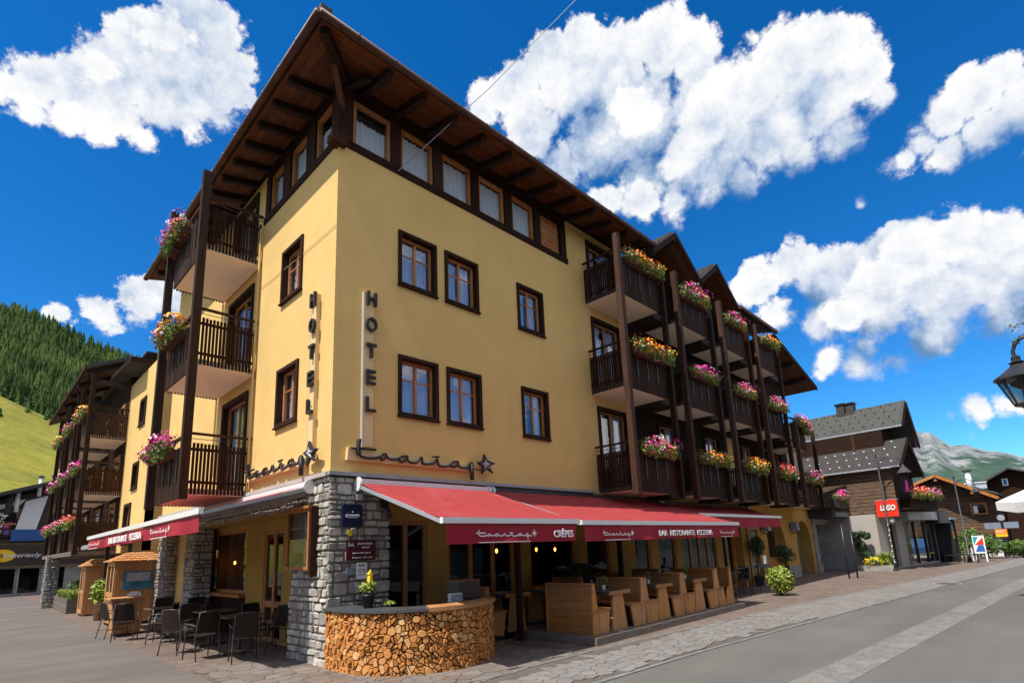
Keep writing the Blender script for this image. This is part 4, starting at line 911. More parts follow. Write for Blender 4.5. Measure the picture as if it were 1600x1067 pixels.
# stone work ----------------------------------------------------------
def stones(F, u0, u1, z0, z1, n, parent, seed, individual=True, keep=None, name='stone', thick=0.05, **kw):
    r = random.Random(seed); bl = blocks(u0, u1, z0, z1, r, **kw); big = MB(); NST.append(0); nb_ = 0
    for poly in bl:
        th = thick + r.uniform(-0.014, 0.018)
        if individual and sum(NST) < 296:
            mb = MB(); NST[-1] += 1
            if stone_mesh(mb, poly, F, n, n + th, r=r): mb.build(name, 'stone', parent)
        else: stone_mesh(big, poly, F, n, n + th, r=r)
    if big.f: stuff(big.build('stones', 'stone', parent))
pil = MB().box(0.010, 1.20, 0.010, 1.45, 0, 3.25).build('stone_pillar', 'mortar', hotel)
stones(FR, -0.02, 1.24, 0.0, 3.25, -0.035, pil, 11, thick=0.055)
stones(FL, -0.02, 1.50, 0.0, 3.25, -0.035, pil, 12, thick=0.055)
FS = lambda x, y: Fr((x, y, 0), (1, 0, 0), (0, -1, 0))
lin = MB().box(0.010, 0.5, 1.5, 11.55, 2.755, 3.24).build('stone_lintel', 'mortar', hotel)
stones(FL, 1.5, 11.55, 2.74, 3.25, -0.035, lin, 13, individual=False, thick=0.045, wmin=0.16, wmax=0.4, hmin=0.10)
for k_, (y0, y1, d_) in enumerate(((7.72, 8.6, 0.46), (10.55, 11.6, 0.6))):
    p_ = MB().box(0.010, d_, y0 + 0.018, y1 - 0.02, 0, 2.73).build('stone_pillar', 'mortar', hotel)
    stones(FL, y0, y1, 0.0, 2.73, -0.035, p_, 20 + k_, individual=False); stones(FS(0, y0 + 0.035), 0.0, d_, 0.0, 2.73, 0.0, p_, 30 + k_, individual=False, thick=0.05)
# ------------------------------------------------------------------ firewood counter
cc = Vector((1.35, -0.65)); CR = 1.40
ctr = thing('firewood_counter', (cc.x, cc.y, 0), 'rounded bar counter faced with stacked split firewood at the foot of the stone pillar', 'counter')
def arcpt(s_, r_):     # s_ = arc length along the front, from the left wall end round to the right end
    a0 = 0.62          # straight run on the left before the curve
    if s_ < a0: return Vector((cc.x - r_, cc.y + a0 - s_)), Vector((-1, 0))
    th = (s_ - a0) / CR; ang = math.pi + th
    d = Vector((math.cos(ang), math.sin(ang))); 
    if th > math.pi * 0.97:
        ang = math.pi * 1.97; d = Vector((math.cos(ang), math.sin(ang))); e = Vector((-d.y, d.x)); return cc + d * r_ + e * ((th - math.pi * .97) * CR), d
    return cc + d * r_, d
SLEN = 0.62 + CR * math.pi * 0.97 + 0.25
n_ = 48
mb = MB()
for i in range(n_):
    s0, s1 = SLEN * i / n_, SLEN * (i + 1) / n_
    (a, _), (b_, _) = arcpt(s0, CR - 0.06), arcpt(s1, CR - 0.06); (a2, _), (b2, _) = arcpt(s0, CR - 0.4), arcpt(s1, CR - 0.4)
    mb.hexa([(a.x, a.y, 0), (b_.x, b_.y, 0), (b2.x, b2.y, 0), (a2.x, a2.y, 0), (a.x, a.y, 0.93), (b_.x, b_.y, 0.93), (b2.x, b2.y, 0.93), (a2.x, a2.y, 0.93)])
mb.build('core', 'bark', ctr)
mb = MB(); tp = [arcpt(SLEN * i / 40, CR + 0.04)[0] for i in range(41)]; ti = [arcpt(SLEN * i / 40, CR - 0.52)[0] for i in range(41)]
for i in range(40):
    q0, q1, r0_, r1_ = tp[i], tp[i + 1], ti[i], ti[i + 1]
    mb.hexa([(q0.x, q0.y, 0.945), (q1.x, q1.y, 0.945), (r1_.x, r1_.y, 0.945), (r0_.x, r0_.y, 0.945), (q0.x, q0.y, 0.985), (q1.x, q1.y, 0.985), (r1_.x, r1_.y, 0.985), (r0_.x, r0_.y, 0.985)])
mb.build('counter_top', 'slate_top', ctr)
mb = MB()
for i in range(17, 40):
    q0, q1, r0_, r1_ = [arcpt(SLEN * (i + d_) / 40, rr_)[0] for rr_ in (CR + 0.055, CR - 0.18) for d_ in (0, 1)]
    zt = 0.0 if i < 29 else -0.0
    mb.hexa([(q0.x, q0.y, 0.935), (q1.x, q1.y, 0.935), (r1_.x, r1_.y, 0.987), (r0_.x, r0_.y, 0.987), (q0.x, q0.y, 0.99), (q1.x, q1.y, 0.99), (r1_.x, r1_.y, 1.0), (r0_.x, r0_.y, 1.0)] if i >= 29 else
            [(q0.x, q0.y, 0.935), (q1.x, q1.y, 0.935), (r1_.x, r1_.y, 0.987), (r0_.x, r0_.y, 0.987), (q0.x, q0.y, 1.0), (q1.x, q1.y, 1.0), (r1_.x, r1_.y, 1.02), (r0_.x, r0_.y, 1.02)])
mb.build('wooden_edge', 'bench_wood', ctr)
r = random.Random(41); pts = []
tries = 0
while len(pts) < 520 and tries < 90000:
    tries += 1
    s_, z = r.uniform(-0.02, SLEN), r.uniform(0.0, 0.94); dm = r.choice([0.045, 0.06, 0.08, 0.115])
    ok = True
    for (a, b_, dd) in pts:
        if abs(a - s_) < 0.11 and math.hypot(a - s_, b_ - z) < (dm + dd) / 2: ok = False; break
    if ok: pts.append((s_, z, dm))
cells0 = voronoi([(a, b_) for a, b_, _ in pts], 0.0, SLEN, 0.0, 0.935); cells = []
for poly in cells0:
    if len(poly) < 3: continue
    ar = abs(sum(poly[i][0] * poly[(i + 1) % len(poly)][1] - poly[(i + 1) % len(poly)][0] * poly[i][1] for i in range(len(poly)))) / 2
    if ar > 0.0055 and r.random() < 0.6:      # split the big rounds into wedges
        cx_, cz_ = sum(a for a, _ in poly) / len(poly), sum(b_ for _, b_ in poly) / len(poly); t_ = r.uniform(0, math.pi); nx_, nz_ = math.cos(t_), math.sin(t_); c0 = nx_ * cx_ + nz_ * cz_ + r.uniform(-.01, .01)
        cells += [clip(poly, nx_, nz_, c0), clip(poly, -nx_, -nz_, -c0)]
    else: cells.append(poly)
logs = []
for poly in cells:
    if len(poly) < 3: continue
    q_ = inset(poly, r.uniform(0.005, 0.0105))
    if len(q_) < 3: continue
    # random splits make wedges
    q_ = chopc(q_, r.choice([0.05, 0.12, 0.24])); ar = abs(sum(q_[i][0] * q_[(i + 1) % len(q_)][1] - q_[(i + 1) % len(q_)][0] * q_[i][1] for i in range(len(q_)))) / 2
    if ar > 0.0006: logs.append((ar, q_))
logs.sort(key=lambda x: -x[0])
rest = MB()
for i, (ar, q_) in enumerate(logs):
    out_ = r.uniform(-0.028, 0.022); lean = r.uniform(-0.07, 0.07)
    mb = MB() if i < 290 else rest; b0_ = len(mb.v); n_ = len(q_)
    for rr_, k2 in ((CR - 0.07, 1.0), (CR + out_ - 0.004, 1.0), (CR + out_, 0.93)):
        cx_ = sum(a for a, _ in q_) / n_; cz_ = sum(b_ for _, b_ in q_) / n_
        for (a, b_) in q_:
            aa, bb = cx_ + (a - cx_) * k2, cz_ + (b_ - cz_) * k2
            p2, _ = arcpt(aa, rr_ + (lean * (a - cx_) if rr_ > CR - 0.06 else 0)); mb.v.append((p2.x, p2.y, bb + 0.004))
    for lv in (0, 1):
        for j in range(n_): mb.f.append((b0_ + lv * n_ + j, b0_ + lv * n_ + (j + 1) % n_, b0_ + (lv + 1) * n_ + (j + 1) % n_, b0_ + (lv + 1) * n_ + j)); mb.m.append(0)
    mb.f.append(tuple(b0_ + 2 * n_ + j for j in range(n_))); mb.m.append(0)
    if i < 290: mb.build('log', 'log_end', ctr)
stuff(rest.build('small_logs', 'log_end', ctr))
# things on the counter
def leaves(mb, c, rx, ry, rz_, n, size, r, droop=0.0, flat=False, hemi=False):
    for _ in range(n):
        while True:
            d = Vector((r.gauss(0, 1), r.gauss(0, 1), r.gauss(0, 1)))
            if d.length > 0.1: break
        d.normalize()
        if hemi and d.z < -0.1: d.z = -d.z
        q_ = r.uniform(0.35, 1.0) ** 0.6
        p_ = Vector(c) + Vector((d.x * rx, d.y * ry, d.z * rz_)) * q_
        a = Vector((r.gauss(0, 1), r.gauss(0, 1), r.gauss(0, 0.7))) + d * 0.5; a.normalize()
        b_ = a.cross(d + Vector((r.gauss(0, .3), r.gauss(0, .3), r.gauss(0, .3))))
        if b_.length < 0.05: continue
        b_.normalize(); s_ = size * r.uniform(0.6, 1.3)
        mb.quad(p_ - a * s_, p_ - b_ * s_ * 0.42, p_ + a * s_, p_ + b_ * s_ * 0.42)
def blooms(mb, c, rx, ry, rz_, n, size, r, up_=0.25):
    for _ in range(n):
        d = Vector((r.gauss(0, 1), r.gauss(0, 1), r.gauss(0, 1) + up_)).normalized()
        p_ = Vector(c) + Vector((d.x * rx, d.y * ry, d.z * rz_)) * r.uniform(0.82, 1.08)
        a = d.cross(Vector((r.gauss(0, 1), r.gauss(0, 1), r.gauss(0, 1))));
        if a.length < 0.05: continue
        a.normalize(); b_ = d.cross(a); s_ = size * r.uniform(0.55, 1.25); i = len(mb.v)
        k_ = 5; mb.v.append(tuple(p_ + d * s_ * 0.25))
        for j in range(k_ * 2):
            t_ = math.pi * j / k_; rr_ = s_ if j % 2 == 0 else s_ * 0.62
            mb.v.append(tuple(p_ + a * math.cos(t_) * rr_ + b_ * math.sin(t_) * rr_ + d * (0.1 * s_ if j % 2 else 0)))
        for j in range(k_ * 2): mb.f.append((i, i + 1 + j, i + 1 + (j + 1) % (k_ * 2))); mb.m.append(mb.mi)
def grass(mb, c, rx, ry, h, n, r, w_=0.012, bend=0.5):
    for _ in range(n):
        x, y = r.uniform(-rx, rx), r.uniform(-ry, ry); hh = h * r.uniform(0.6, 1.1); a = r.uniform(0, 6.28); bx, by = math.cos(a) * hh * bend, math.sin(a) * hh * bend
        px, py = -math.sin(a) * w_, math.cos(a) * w_; p_ = Vector(c) + Vector((x, y, 0)); P_ = [(0, 0, 1), (0.35, 0.6, 0.8), (1, 0.95, 0.1)]
        prev = None
        for (f_, zf, wf) in P_:
            q_ = p_ + Vector((bx * f_, by * f_, hh * zf)); cur_ = (q_ - Vector((px, py, 0)) * wf, q_ + Vector((px, py, 0)) * wf)
            if prev: mb.quad(prev[0], prev[1], cur_[1], cur_[0])
            prev = cur_
r = random.Random(77)
t_ = thing('flower_pot', (0.31, -0.82, 0.985), 'black pot with green plant and tall yellow plume flower on the firewood counter', 'plant pot')
MB().lathe((0.31, -0.82, 0.985), [(0.075, 0.0), (0.105, 0.19), (0.118, 0.19), (0.118, 0.215), (0.10, 0.215), (0.095, 0.18)], 18).build('pot', 'pot_black', t_, True)
mb = MB(); leaves(mb, (0.31, -0.82, 1.32), 0.15, 0.15, 0.13, 260, 0.035, r); stuff(mb.build('foliage', 'leaf_light', t_))
mb = MB(); mb.tube([(0.31, -0.82, 1.3), (0.33, -0.83, 1.40), (0.335, -0.83, 1.50), (0.34, -0.835, 1.60)], [0.05, 0.055, 0.035, 0.01], 9)
blooms(mb, (0.33, -0.83, 1.44), 0.055, 0.055, 0.13, 60, 0.025, r); mb.build('plume_flower', 'fl_yellow', t_)
mb = MB(); leaves(mb, (0.62, -0.95, 1.03), 0.13, 0.09, 0.05, 90, 0.035, r, hemi=True)
o = mb.build('sprig', 'leaf_light', None, origin=(0.62, -0.95, 0.985)); tag(o, 'small low green sprig lying on the counter right of the black pot', 'plant')
t_ = thing('napkin_box', (1.55, -1.62, 0.985), 'pale patterned napkin box standing on the right half of the firewood counter', 'box')
MB().box(1.42, 1.68, -1.60, -1.52, 1.0, 1.12).build('box', 'poster_pale', t_); MB().box(1.43, 1.67, -1.603, -1.517, 1.121, 1.135).build('lid', 'sign_white', t_)
t_ = thing('display_case', (2.05, -0.95, 0.985), 'brown carton crate standing at the back of the firewood counter', 'crate')
MB().box(1.85, 2.35, -1.3, -0.95, 1.01, 1.30).build('crate', 'grey_wood', t_); MB().box(1.84, 2.36, -1.31, -0.94, 1.301, 1.32).build('lid', 'bench_wood', t_)

# signs on the pillar --------------------------------------------------
def rsign(name, u0, u1, z0, z1, m_, label, cat, F=FR, n=0.03, th=0.03, rounded=0.0):
    t_ = thing(name, F.p((u0 + u1) / 2, n, z0), label, cat)
    if rounded:
        pl = []
        for (cx_, cz_, a0) in ((u1 - rounded, z1 - rounded, 0), (u0 + rounded, z1 - rounded, 90), (u0 + rounded, z0 + rounded, 180), (u1 - rounded, z0 + rounded, 270)):
            for k_ in range(5): a = R(a0 + 22.5 * k_); pl.append(F.p(cx_ + math.cos(a) * rounded, n, cz_ + math.sin(a) * rounded))
        MB().prism(pl, F.N * th).build('panel', m_, t_)
    else: MB().box(u0, u1, n, n + th, z0, z1, F).build('panel', m_, t_)
    return t_
t_ = rsign('wall_sign', 0.20, 0.59, 2.35, 2.75, 'sign_blue', 'dark navy rounded sign with white lettering high on the stone pillar', 'sign', n=0.05, th=0.06, rounded=0.05)
text('gioveneria', 0.075, FR, 0.255, 2.53, 0.115, 'sign_white', t_, width=0.28); MB().box(0.29, 0.50, 0.112, 0.114, 2.505, 2.515, FR).build('underline', 'sign_white', t_)
MB().box(0.38, 0.41, 0.112, 0.114, 2.60, 2.625, FR).build('crest', 'sign_white', t_)
t_ = rsign('menu_board', 0.31, 0.89, 1.75, 2.11, 'sign_maroon', 'maroon board with white writing on the stone pillar under the navy sign', 'sign', n=0.05)
text('pizzeria Burger', 0.06, FR, 0.52, 2.03, 0.082, 'sign_white', t_, width=0.30); text('snack bar', 0.055, FR, 0.60, 1.965, 0.082, 'sign_white', t_, width=0.16)
text('aperto tutti i giorni', 0.045, FR, 0.42, 1.87, 0.082, 'sign_white', t_, width=0.36); text('& asporto  take away', 0.042, FR, 0.42, 1.79, 0.082, 'sign_white', t_, width=0.40)
mb = MB(); mb.prism([FR.p(0.33, 0.081, 2.0), FR.p(0.46, 0.081, 2.0), FR.p(0.42, 0.081, 2.07), FR.p(0.38, 0.081, 2.03), FR.p(0.35, 0.081, 2.09)], FR.N * 0.002); mb.build('picture', 'poster_pale', t_)
t_ = rsign('paper_notice', 0.52, 0.73, 1.42, 1.71, 'sign_white', 'white paper notice pinned below the maroon board', 'notice', n=0.045, th=0.012)
text('BAR', 0.06, FR, 0.56, 1.64, 0.058, 'sign_black', t_, width=0.12); text('orario cucina', 0.035, FR, 0.55, 1.58, 0.058, 'sign_black', t_, width=0.15); text('12.00 - 14.30', 0.03, FR, 0.55, 1.54, 0.058, 'sign_black', t_, width=0.15); text('18.30 - 22.00', 0.025, FR, 0.56, 1.49, 0.058, 'sign_black', t_, width=0.12)
t_ = rsign('small_plate', 0.325, 0.47, 1.50, 1.62, 'grey_panel', 'small grey plate on the stone pillar left of the paper notice', 'plate', n=0.045, th=0.012, rounded=0.02)
t_ = thing('wall_spotlight', (1.10, -0.06, 2.72), 'small black spotlight fixed at the top right of the stone pillar under the awning', 'spotlight')
MB().box(1.02, 1.13, 0.03, 0.12, 2.70, 2.86, FR).build('housing', 'black_metal', t_); MB().tube([(1.07, -0.14, 2.72), (1.13, -0.19, 2.50)], [0.04, 0.055], 10).build('lamp_head', 'black_metal', t_, True)
t_ = thing('key_lamp', (0.33, -0.05, 2.2), 'tiny gold wall fitting between the navy sign and maroon board', 'fitting')
MB().lathe((0.38, -0.06, 2.22), [(0.0, 0.08), (0.04, 0.06), (0.04, 0.03), (0.02, 0.02), (0.045, -0.03), (0.0, -0.04)], 12).build('body', 'fl_yellow', t_, True)
# glazed menu case on the side face of the pillar
t_ = thing('menu_case', FL.p(0.9, 0.05, 1.6), 'tall glazed menu case in brown wooden frame on the side of the corner pillar', 'display case')
mb = MB(); ring(mb, FL, 0.44, 1.42, 1.62, 2.72, 0.06, 0.03, 0.16); mb.box(0.40, 1.46, 0.025, 0.20, 2.715, 2.76, FL); mb.build('frame', 'orange_wood', t_)
MB().box(0.36, 0.435, 0.02, 0.15, 1.5, 2.74, FL).build('side_board', 'dark_wood', t_)
MB().box(0.50, 1.36, 0.03, 0.045, 1.68, 2.66, FL).build('backing', 'poster_pale', t_)
for (a, b_, c_, d_, mm) in ((0.58, 0.84, 1.72, 2.58, 'sign_white'), (0.9, 1.30, 2.3, 2.6, 'poster_pale'), (0.9, 1.30, 1.95, 2.26, 'poster_pale'), (0.9, 1.30, 1.72, 1.92, 'brown_panel')): MB().box(a, b_, 0.046, 0.052, c_, d_, FL).build('menu_sheet', mm, t_)
for z in (2.4, 2.15, 1.9): MB().lathe(FL.p(0.71, 0.053, z), [(0.0, 0.035), (0.045, 0.0), (0.0, -0.035)], 10).build('food_picture', 'fl_orange', t_)
mb = MB(); mb.quad(FL.p(0.5, 0.13, 1.68), FL.p(1.36, 0.13, 1.68), FL.p(1.36, 0.13, 2.66), FL.p(0.5, 0.13, 2.66)); mb.build('glass_pane', 'glass_shop', t_)

# HOTEL letters and script sign -----------------------------------------
def hotel_sign(F, u, label, sgn):
    t_ = thing('hotel_sign', F.p(u, 0.1, 3.95), label, 'sign', 'HOTEL signs at the corner')
    MB().box(u - 0.02, u + 0.20, 0.003, 0.085, 3.84, 6.98, F).build('backing_strip', 'sign_panel', t_)
    mb = MB(); mb.box(u - 0.026, u - 0.021, 0.003, 0.088, 3.84, 6.98, F); mb.build('edge_trim', 'light_stone', t_)
    for i, ch in enumerate('HOTEL'):
        z = 6.70 - i * 0.545; x0, x1, h = u + 0.02, u + 0.235, 0.29; n0, n1 = 0.10, 0.155; w_ = 0.055; mb = MB()
        if ch == 'H': mb.box(x0, x0 + w_, n0, n1, z, z + h, F).box(x1 - w_, x1, n0, n1, z, z + h, F).box(x0 + w_, x1 - w_, n0, n1, z + h / 2 - .027, z + h / 2 + .027, F)
        if ch == 'T': mb.box((x0 + x1) / 2 - w_ / 2, (x0 + x1) / 2 + w_ / 2, n0, n1, z, z + h - w_, F).box(x0, x1, n0, n1, z + h - w_, z + h, F)
        if ch == 'E': mb.box(x0, x0 + w_, n0, n1, z, z + h, F); [mb.box(x0 + w_, x1 - 0.01, n0, n1, z + k_, z + k_ + 0.05, F) for k_ in (0, h / 2 - .025, h - .05)]
        if ch == 'L': mb.box(x0, x0 + w_, n0, n1, z, z + h, F).box(x0 + w_, x1, n0, n1, z, z + 0.052, F)
        if ch == 'O':
            c_ = ((x0 + x1) / 2, z + h / 2); k_ = 24
            for j in range(k_):
                a, b_ = 2 * math.pi * j / k_, 2 * math.pi * (j + 1) / k_; q_ = []
                for (t0, ro, ri) in ((a, 1, 0.62), (b_, 1, 0.62)): q_.append([(c_[0] + math.cos(t0) * 0.12 * f_, c_[1] + math.sin(t0) * h / 2 * (f_ if f_ == 1 else 0.68)) for f_ in (ro, ri)])
                (ao, ai), (bo, bi) = q_
                mb.hexa([F.p(ao[0], n0, ao[1]), F.p(bo[0], n0, bo[1]), F.p(bi[0], n0, bi[1]), F.p(ai[0], n0, ai[1]), F.p(ao[0], n1, ao[1]), F.p(bo[0], n1, bo[1]), F.p(bi[0], n1, bi[1]), F.p(ai[0], n1, ai[1])])
        mb.build('letter', 'sign_black', t_)
        MB().box((x0 + x1) / 2 - 0.012, (x0 + x1) / 2 + 0.012, 0.085, 0.10, z + h * 0.45, z + h * 0.55, F).build('spacer', 'grey_metal', t_)
hotel_sign(FR, 0.60, 'vertical black HOTEL lettering on a pale strip on the shaded street side', 1)
hotel_sign(FT, -0.78, 'vertical black HOTEL lettering on a pale strip on the sunlit side wall', -1)
STK = [[(0.49, 3.96), (0.47, 3.77), (0.5, 3.66), (0.6, 3.62), (0.75, 3.62), (0.9, 3.65), (0.97, 3.69)], [(0.33, 3.78), (0.84, 3.79)], [(0.95, 3.63), (0.96, 3.7), (1.04, 3.73), (1.07, 3.69), (0.99, 3.61), (0.95, 3.63)], [(1.07, 3.71), (1.12, 3.65), (1.26, 3.64), (1.37, 3.68)], [(1.37, 3.61), (1.38, 3.7), (1.54, 3.73), (1.54, 3.68), (1.44, 3.61), (1.37, 3.61)], [(1.54, 3.73), (1.56, 3.65), (1.66, 3.61), (1.78, 3.63), (1.84, 3.71), (1.9, 3.73), (1.92, 3.63), (1.96, 3.61), (2.1, 3.62), (2.23, 3.66), (2.29, 3.74), (2.32, 3.64), (2.36, 3.6), (2.52, 3.6), (2.66, 3.65)], [(2.17, 3.78), (2.35, 3.79)], [(2.66, 3.62), (2.68, 3.7), (2.85, 3.73), (2.84, 3.66), (2.73, 3.61), (2.66, 3.62)], [(2.84, 3.7), (2.9, 3.62), (3.04, 3.61), (3.15, 3.64)], [(3.15, 3.63), (3.16, 3.71), (3.26, 3.73), (3.25, 3.58), (3.14, 3.6)], [(3.24, 3.72), (3.25, 3.36)], [(3.28, 3.6), (3.51, 3.59)]]
STAR = [[(3.6, 3.95), (3.7, 3.82), (3.94, 3.77), (3.75, 3.69), (3.86, 3.55), (3.67, 3.64), (3.52, 3.52), (3.54, 3.67), (3.38, 3.76), (3.56, 3.8)]]
def cat(pts, n=6):
    o_ = []
    for i in range(len(pts) - 1):
        p0, p1, p2, p3 = pts[max(i - 1, 0)], pts[i], pts[i + 1], pts[min(i + 2, len(pts) - 1)]
        for k_ in range(n):
            t_ = k_ / n; o_.append(tuple(0.5 * ((2 * p1[d]) + (-p0[d] + p2[d]) * t_ + (2 * p0[d] - 5 * p1[d] + 4 * p2[d] - p3[d]) * t_ ** 2 + (-p0[d] + 3 * p1[d] - 3 * p2[d] + p3[d]) * t_ ** 3) for d in (0, 1)))
    return o_ + [pts[-1]]
def script_sign(F, du, label):
    t_ = thing('script_sign', F.p(2.0 + du, 0.1, 3.4), label, 'sign', 'script signs above the ground floor')
    pl = [(0.28, 3.56), (0.30, 3.80), (0.7, 3.80), (0.72, 3.75), (3.3, 3.70), (3.3, 3.56)]
    MB().prism([F.p(a + du, 0.003, b_) for a, b_ in pl], F.N * 0.08).build('backing_panel', 'sign_panel', t_)
    thick = {1: 0.024, 10: 0.046, 6: 0.022, 11: 0.012}
    for i, s_ in enumerate(STK):
        ln = cat(s_) if len(s_) > 2 else s_
        if i == 0: rr_ = [0.046 if k_ < 12 else 0.027 for k_ in range(len(ln))]
        else: rr_ = thick.get(i, 0.026)
        MB().tube([F.p(a + du, 0.135, b_) for a, b_ in ln], rr_, 8).build('script_stroke', 'sign_black', t_, True)
    st = [(a + du, b_) for a, b_ in STAR[0]]; cx_, cz_ = sum(a for a, _ in st) / 10, sum(b_ for _, b_ in st) / 10
    st = [(cx_ + (a - cx_) * 0.98, cz_ + (b_ - cz_) * 1.05) for a, b_ in st]
    s2 = MB().prism([F.p(a, 0.12, b_) for a, b_ in st], F.N * 0.06).build('star', 'sign_black', t_)
    i2 = [(cx_ + (a - cx_) * 0.55, cz_ + (b_ - cz_) * 0.55) for a, b_ in st]
    mb = MB()
    for k_ in range(10):
        a, b_ = i2[k_], i2[(k_ + 1) % 10]; mb.quad(F.p(cx_, 0.215, cz_), F.p(a[0], 0.182, a[1]), F.p(b_[0], 0.182, b_[1]))
    mb.build('star_centre', 'grey_metal', s2)
script_sign(FR, 0.0, 'flowing black script lettering ending in a star above the red street awning')
script_sign(FT, -4.15, 'flowing black script lettering ending in a star on the sunlit side wall')

# ------------------------------------------------------------------ awnings
def logo(F, u, z, n, parent, wid, hgt, m_='sign_white'):
    k_ = wid / 3.6; kz = hgt / 0.6; mb = MB()
    def ribbon(pts, w_):
        for i in range(len(pts) - 1):
            (a, b_), (c_, d_) = pts[i], pts[i + 1]; L_ = math.hypot(c_ - a, d_ - b_) or 1; nx_, nz_ = -(d_ - b_) / L_ * w_, (c_ - a) / L_ * w_
            mb.quad(F.p(a - nx_, n, b_ - nz_), F.p(c_ - nx_, n, d_ - nz_), F.p(c_ + nx_, n, d_ + nz_), F.p(a + nx_, n, b_ + nz_))
    tr = lambda p_: (u + (p_[0] - 0.33) * k_, z + (p_[1] - 3.36) * kz)
    for s_ in STK: ribbon([tr(q_) for q_ in (cat(s_, 3) if len(s_) > 2 else s_)], 0.008)
    ribbon([(u + 0.06, z - 0.025), (u + wid * 0.85, z - 0.025)], 0.006)
    c_ = tr((3.66, 3.74)); i = len(mb.v); mb.v.append(tuple(F.p(c_[0], n, c_[1])))
    for j in range(16):
        a = math.pi * j / 8; rr_ = (0.085 if j % 4 == 0 else 0.065) if j % 2 == 0 else 0.022; mb.v.append(tuple(F.p(c_[0] + math.cos(a) * rr_, n, c_[1] + math.sin(a) * rr_)))
    for j in range(16): mb.f.append((i, i + 1 + j, i + 1 + (j + 1) % 16)); mb.m.append(0)
    mb.build('logo', m_, parent)
def awning(F, u0, u1, n1, zw, zf, vh, label, nw=0.17, cl='cloth_r', shadow_arm=True, cas='white_metal'):
    t_ = thing('awning', F.p((u0 + u1) / 2, 0.1, zw), label, 'awning', 'red awnings of the restaurant')
    nu, nn = 40, 8; mb = MB(); rr_ = random.Random(int(u0 * 10) + 5)
    for i in range(nu):
        for j in range(nn):
            pt = []
            for (a, b_) in ((i, j), (i + 1, j), (i + 1, j + 1), (i, j + 1)):
                f_ = b_ / nn; u = u0 + (u1 - u0) * a / nu; sag = -0.035 * math.sin(math.pi * f_) + 0.006 * math.sin(u * 9) * math.sin(math.pi * f_)
                pt.append(F.p(u, nw + (n1 - nw) * f_, zw + (zf - zw) * f_ + sag))
            mb.quad(*pt)
    mb.build('cloth', cl, t_, True)
    # front bar
    MB().box(u0 - 0.03, u1 + 0.03, n1 - 0.015, n1 + 0.055, zf - 0.07, zf + 0.02, F).build('front_bar', 'white_metal', t_)
    # valance, hanging with gentle waves
    mb = MB(); nv = max(40, int((u1 - u0) * 14))
    ph = rr_.uniform(0, 6)
    wv = lambda u, f_: (0.028 * math.sin(u * 2.3 + ph) + 0.018 * math.sin(u * 5.1 + 1 + ph)) * f_
    for i in range(nv):
        for j in range(4):
            pt = []
            for (a, b_) in ((i, j), (i + 1, j), (i + 1, j + 1), (i, j + 1)):
                f_ = b_ / 4; u = u0 + 0.06 + (u1 - u0 - 0.12) * a / nv; pt.append(F.p(u, n1 + 0.02 + wv(u, f_), zf - 0.085 - vh * f_))
            mb.quad(*pt)
    mb.build('valance', 'valance', t_, True)
    # cassette at the wall with rounded end caps
    MB().box(u0, u1, 0.02, 0.15, zw - 0.02, zw + 0.09, F).build('cassette', cas, t_)
    for ue in (u0, u1):
        pl = [F.p(ue - 0.02, 0.10 + 0.09 * math.cos(a) * 1.25, zw - 0.01 + 0.13 * math.sin(a)) for a in [2 * math.pi * j / 18 for j in range(18)]]
        MB().prism(pl, F.U * 0.045).build('end_cap', 'white_metal', t_)
        MB().box(ue - 0.02, ue + 0.10, 0.01, 0.10, zw - 0.30, zw - 0.19, F).build('wall_bracket', 'light_stone', t_)
    for ue, s_ in ((u0 + 0.12, 1), (u1 - 0.12, -1)):
        e_ = F.p(ue + s_ * 0.75, nw + (n1 - nw) * 0.45, zw + (zf - zw) * 0.45 - 0.14)
        MB().beam(F.p(ue, 0.12, zw - 0.14), e_, 0.045, 0.07).build('folding_arm', 'grey_metal', t_); MB().beam(e_, F.p(ue + s_ * 0.05, n1 - 0.03, zf - 0.09), 0.04, 0.06).build('folding_arm', 'grey_metal', t_)
    # side rail under the cloth edge
    MB().beam(F.p(u0 + 0.01, nw, zw - 0.07), F.p(u0 + 0.01, n1, zf - 0.05), 0.03, 0.06).build('side_rail', 'grey_metal', t_)
    return t_
a1 = awning(FR, 0.50, 3.74, 2.58, 3.13, 2.33, 0.30, 'left red street awning with a flowing logo and the word CREPES over the firewood counter')
a2 = awning(FR, 3.86, 11.1, 2.58, 3.13, 2.31, 0.30, 'long red street awning reading BAR RISTORANTE PIZZERIA over the wooden booths', cas='black_metal')
a3 = awning(FR, 11.3, 18.2, 1.35, 3.08, 2.66, 0.32, 'shorter dark red awning in the shade at the far end of the street side', cas='black_metal')
a4 = awning(FL, 0.60, 11.2, 1.87, 3.13, 2.66, 0.27, 'long red awning over the side terrace with white lettering on its sunlit valance', cl='cloth_l')
nv = 2.655
logo(FR, 1.10, 1.985, nv, a1, 1.45, 0.17); text('CR\u00caPES', 0.17, FR, 2.95, 2.02, nv + 0.01, 'sign_white', a1, width=0.55, bold=0.004)
logo(FR, 4.45, 1.965, nv, a2, 1.15, 0.17); text('BAR  RISTORANTE  PIZZERIA', 0.17, FR, 6.6, 2.0, nv + 0.01, 'sign_white', a2, width=2.7, bold=0.004); logo(FR, 9.75, 1.965, nv, a2, 0.95, 0.15)
nl = 1.94
logo(FT, -3.6, 2.335, nl, a4, 1.5, 0.19); text('BAR RISTORANTE', 0.19, FT, -7.7, 2.36, nl + 0.01, 'sign_white', a4, width=2.1, bold=0.006); text('PIZZERIA', 0.19, FT, -5.35, 2.36, nl + 0.01, 'sign_white', a4, width=1.1, bold=0.006); logo(FT, -10.7, 2.335, nl, a4, 1.7, 0.17)
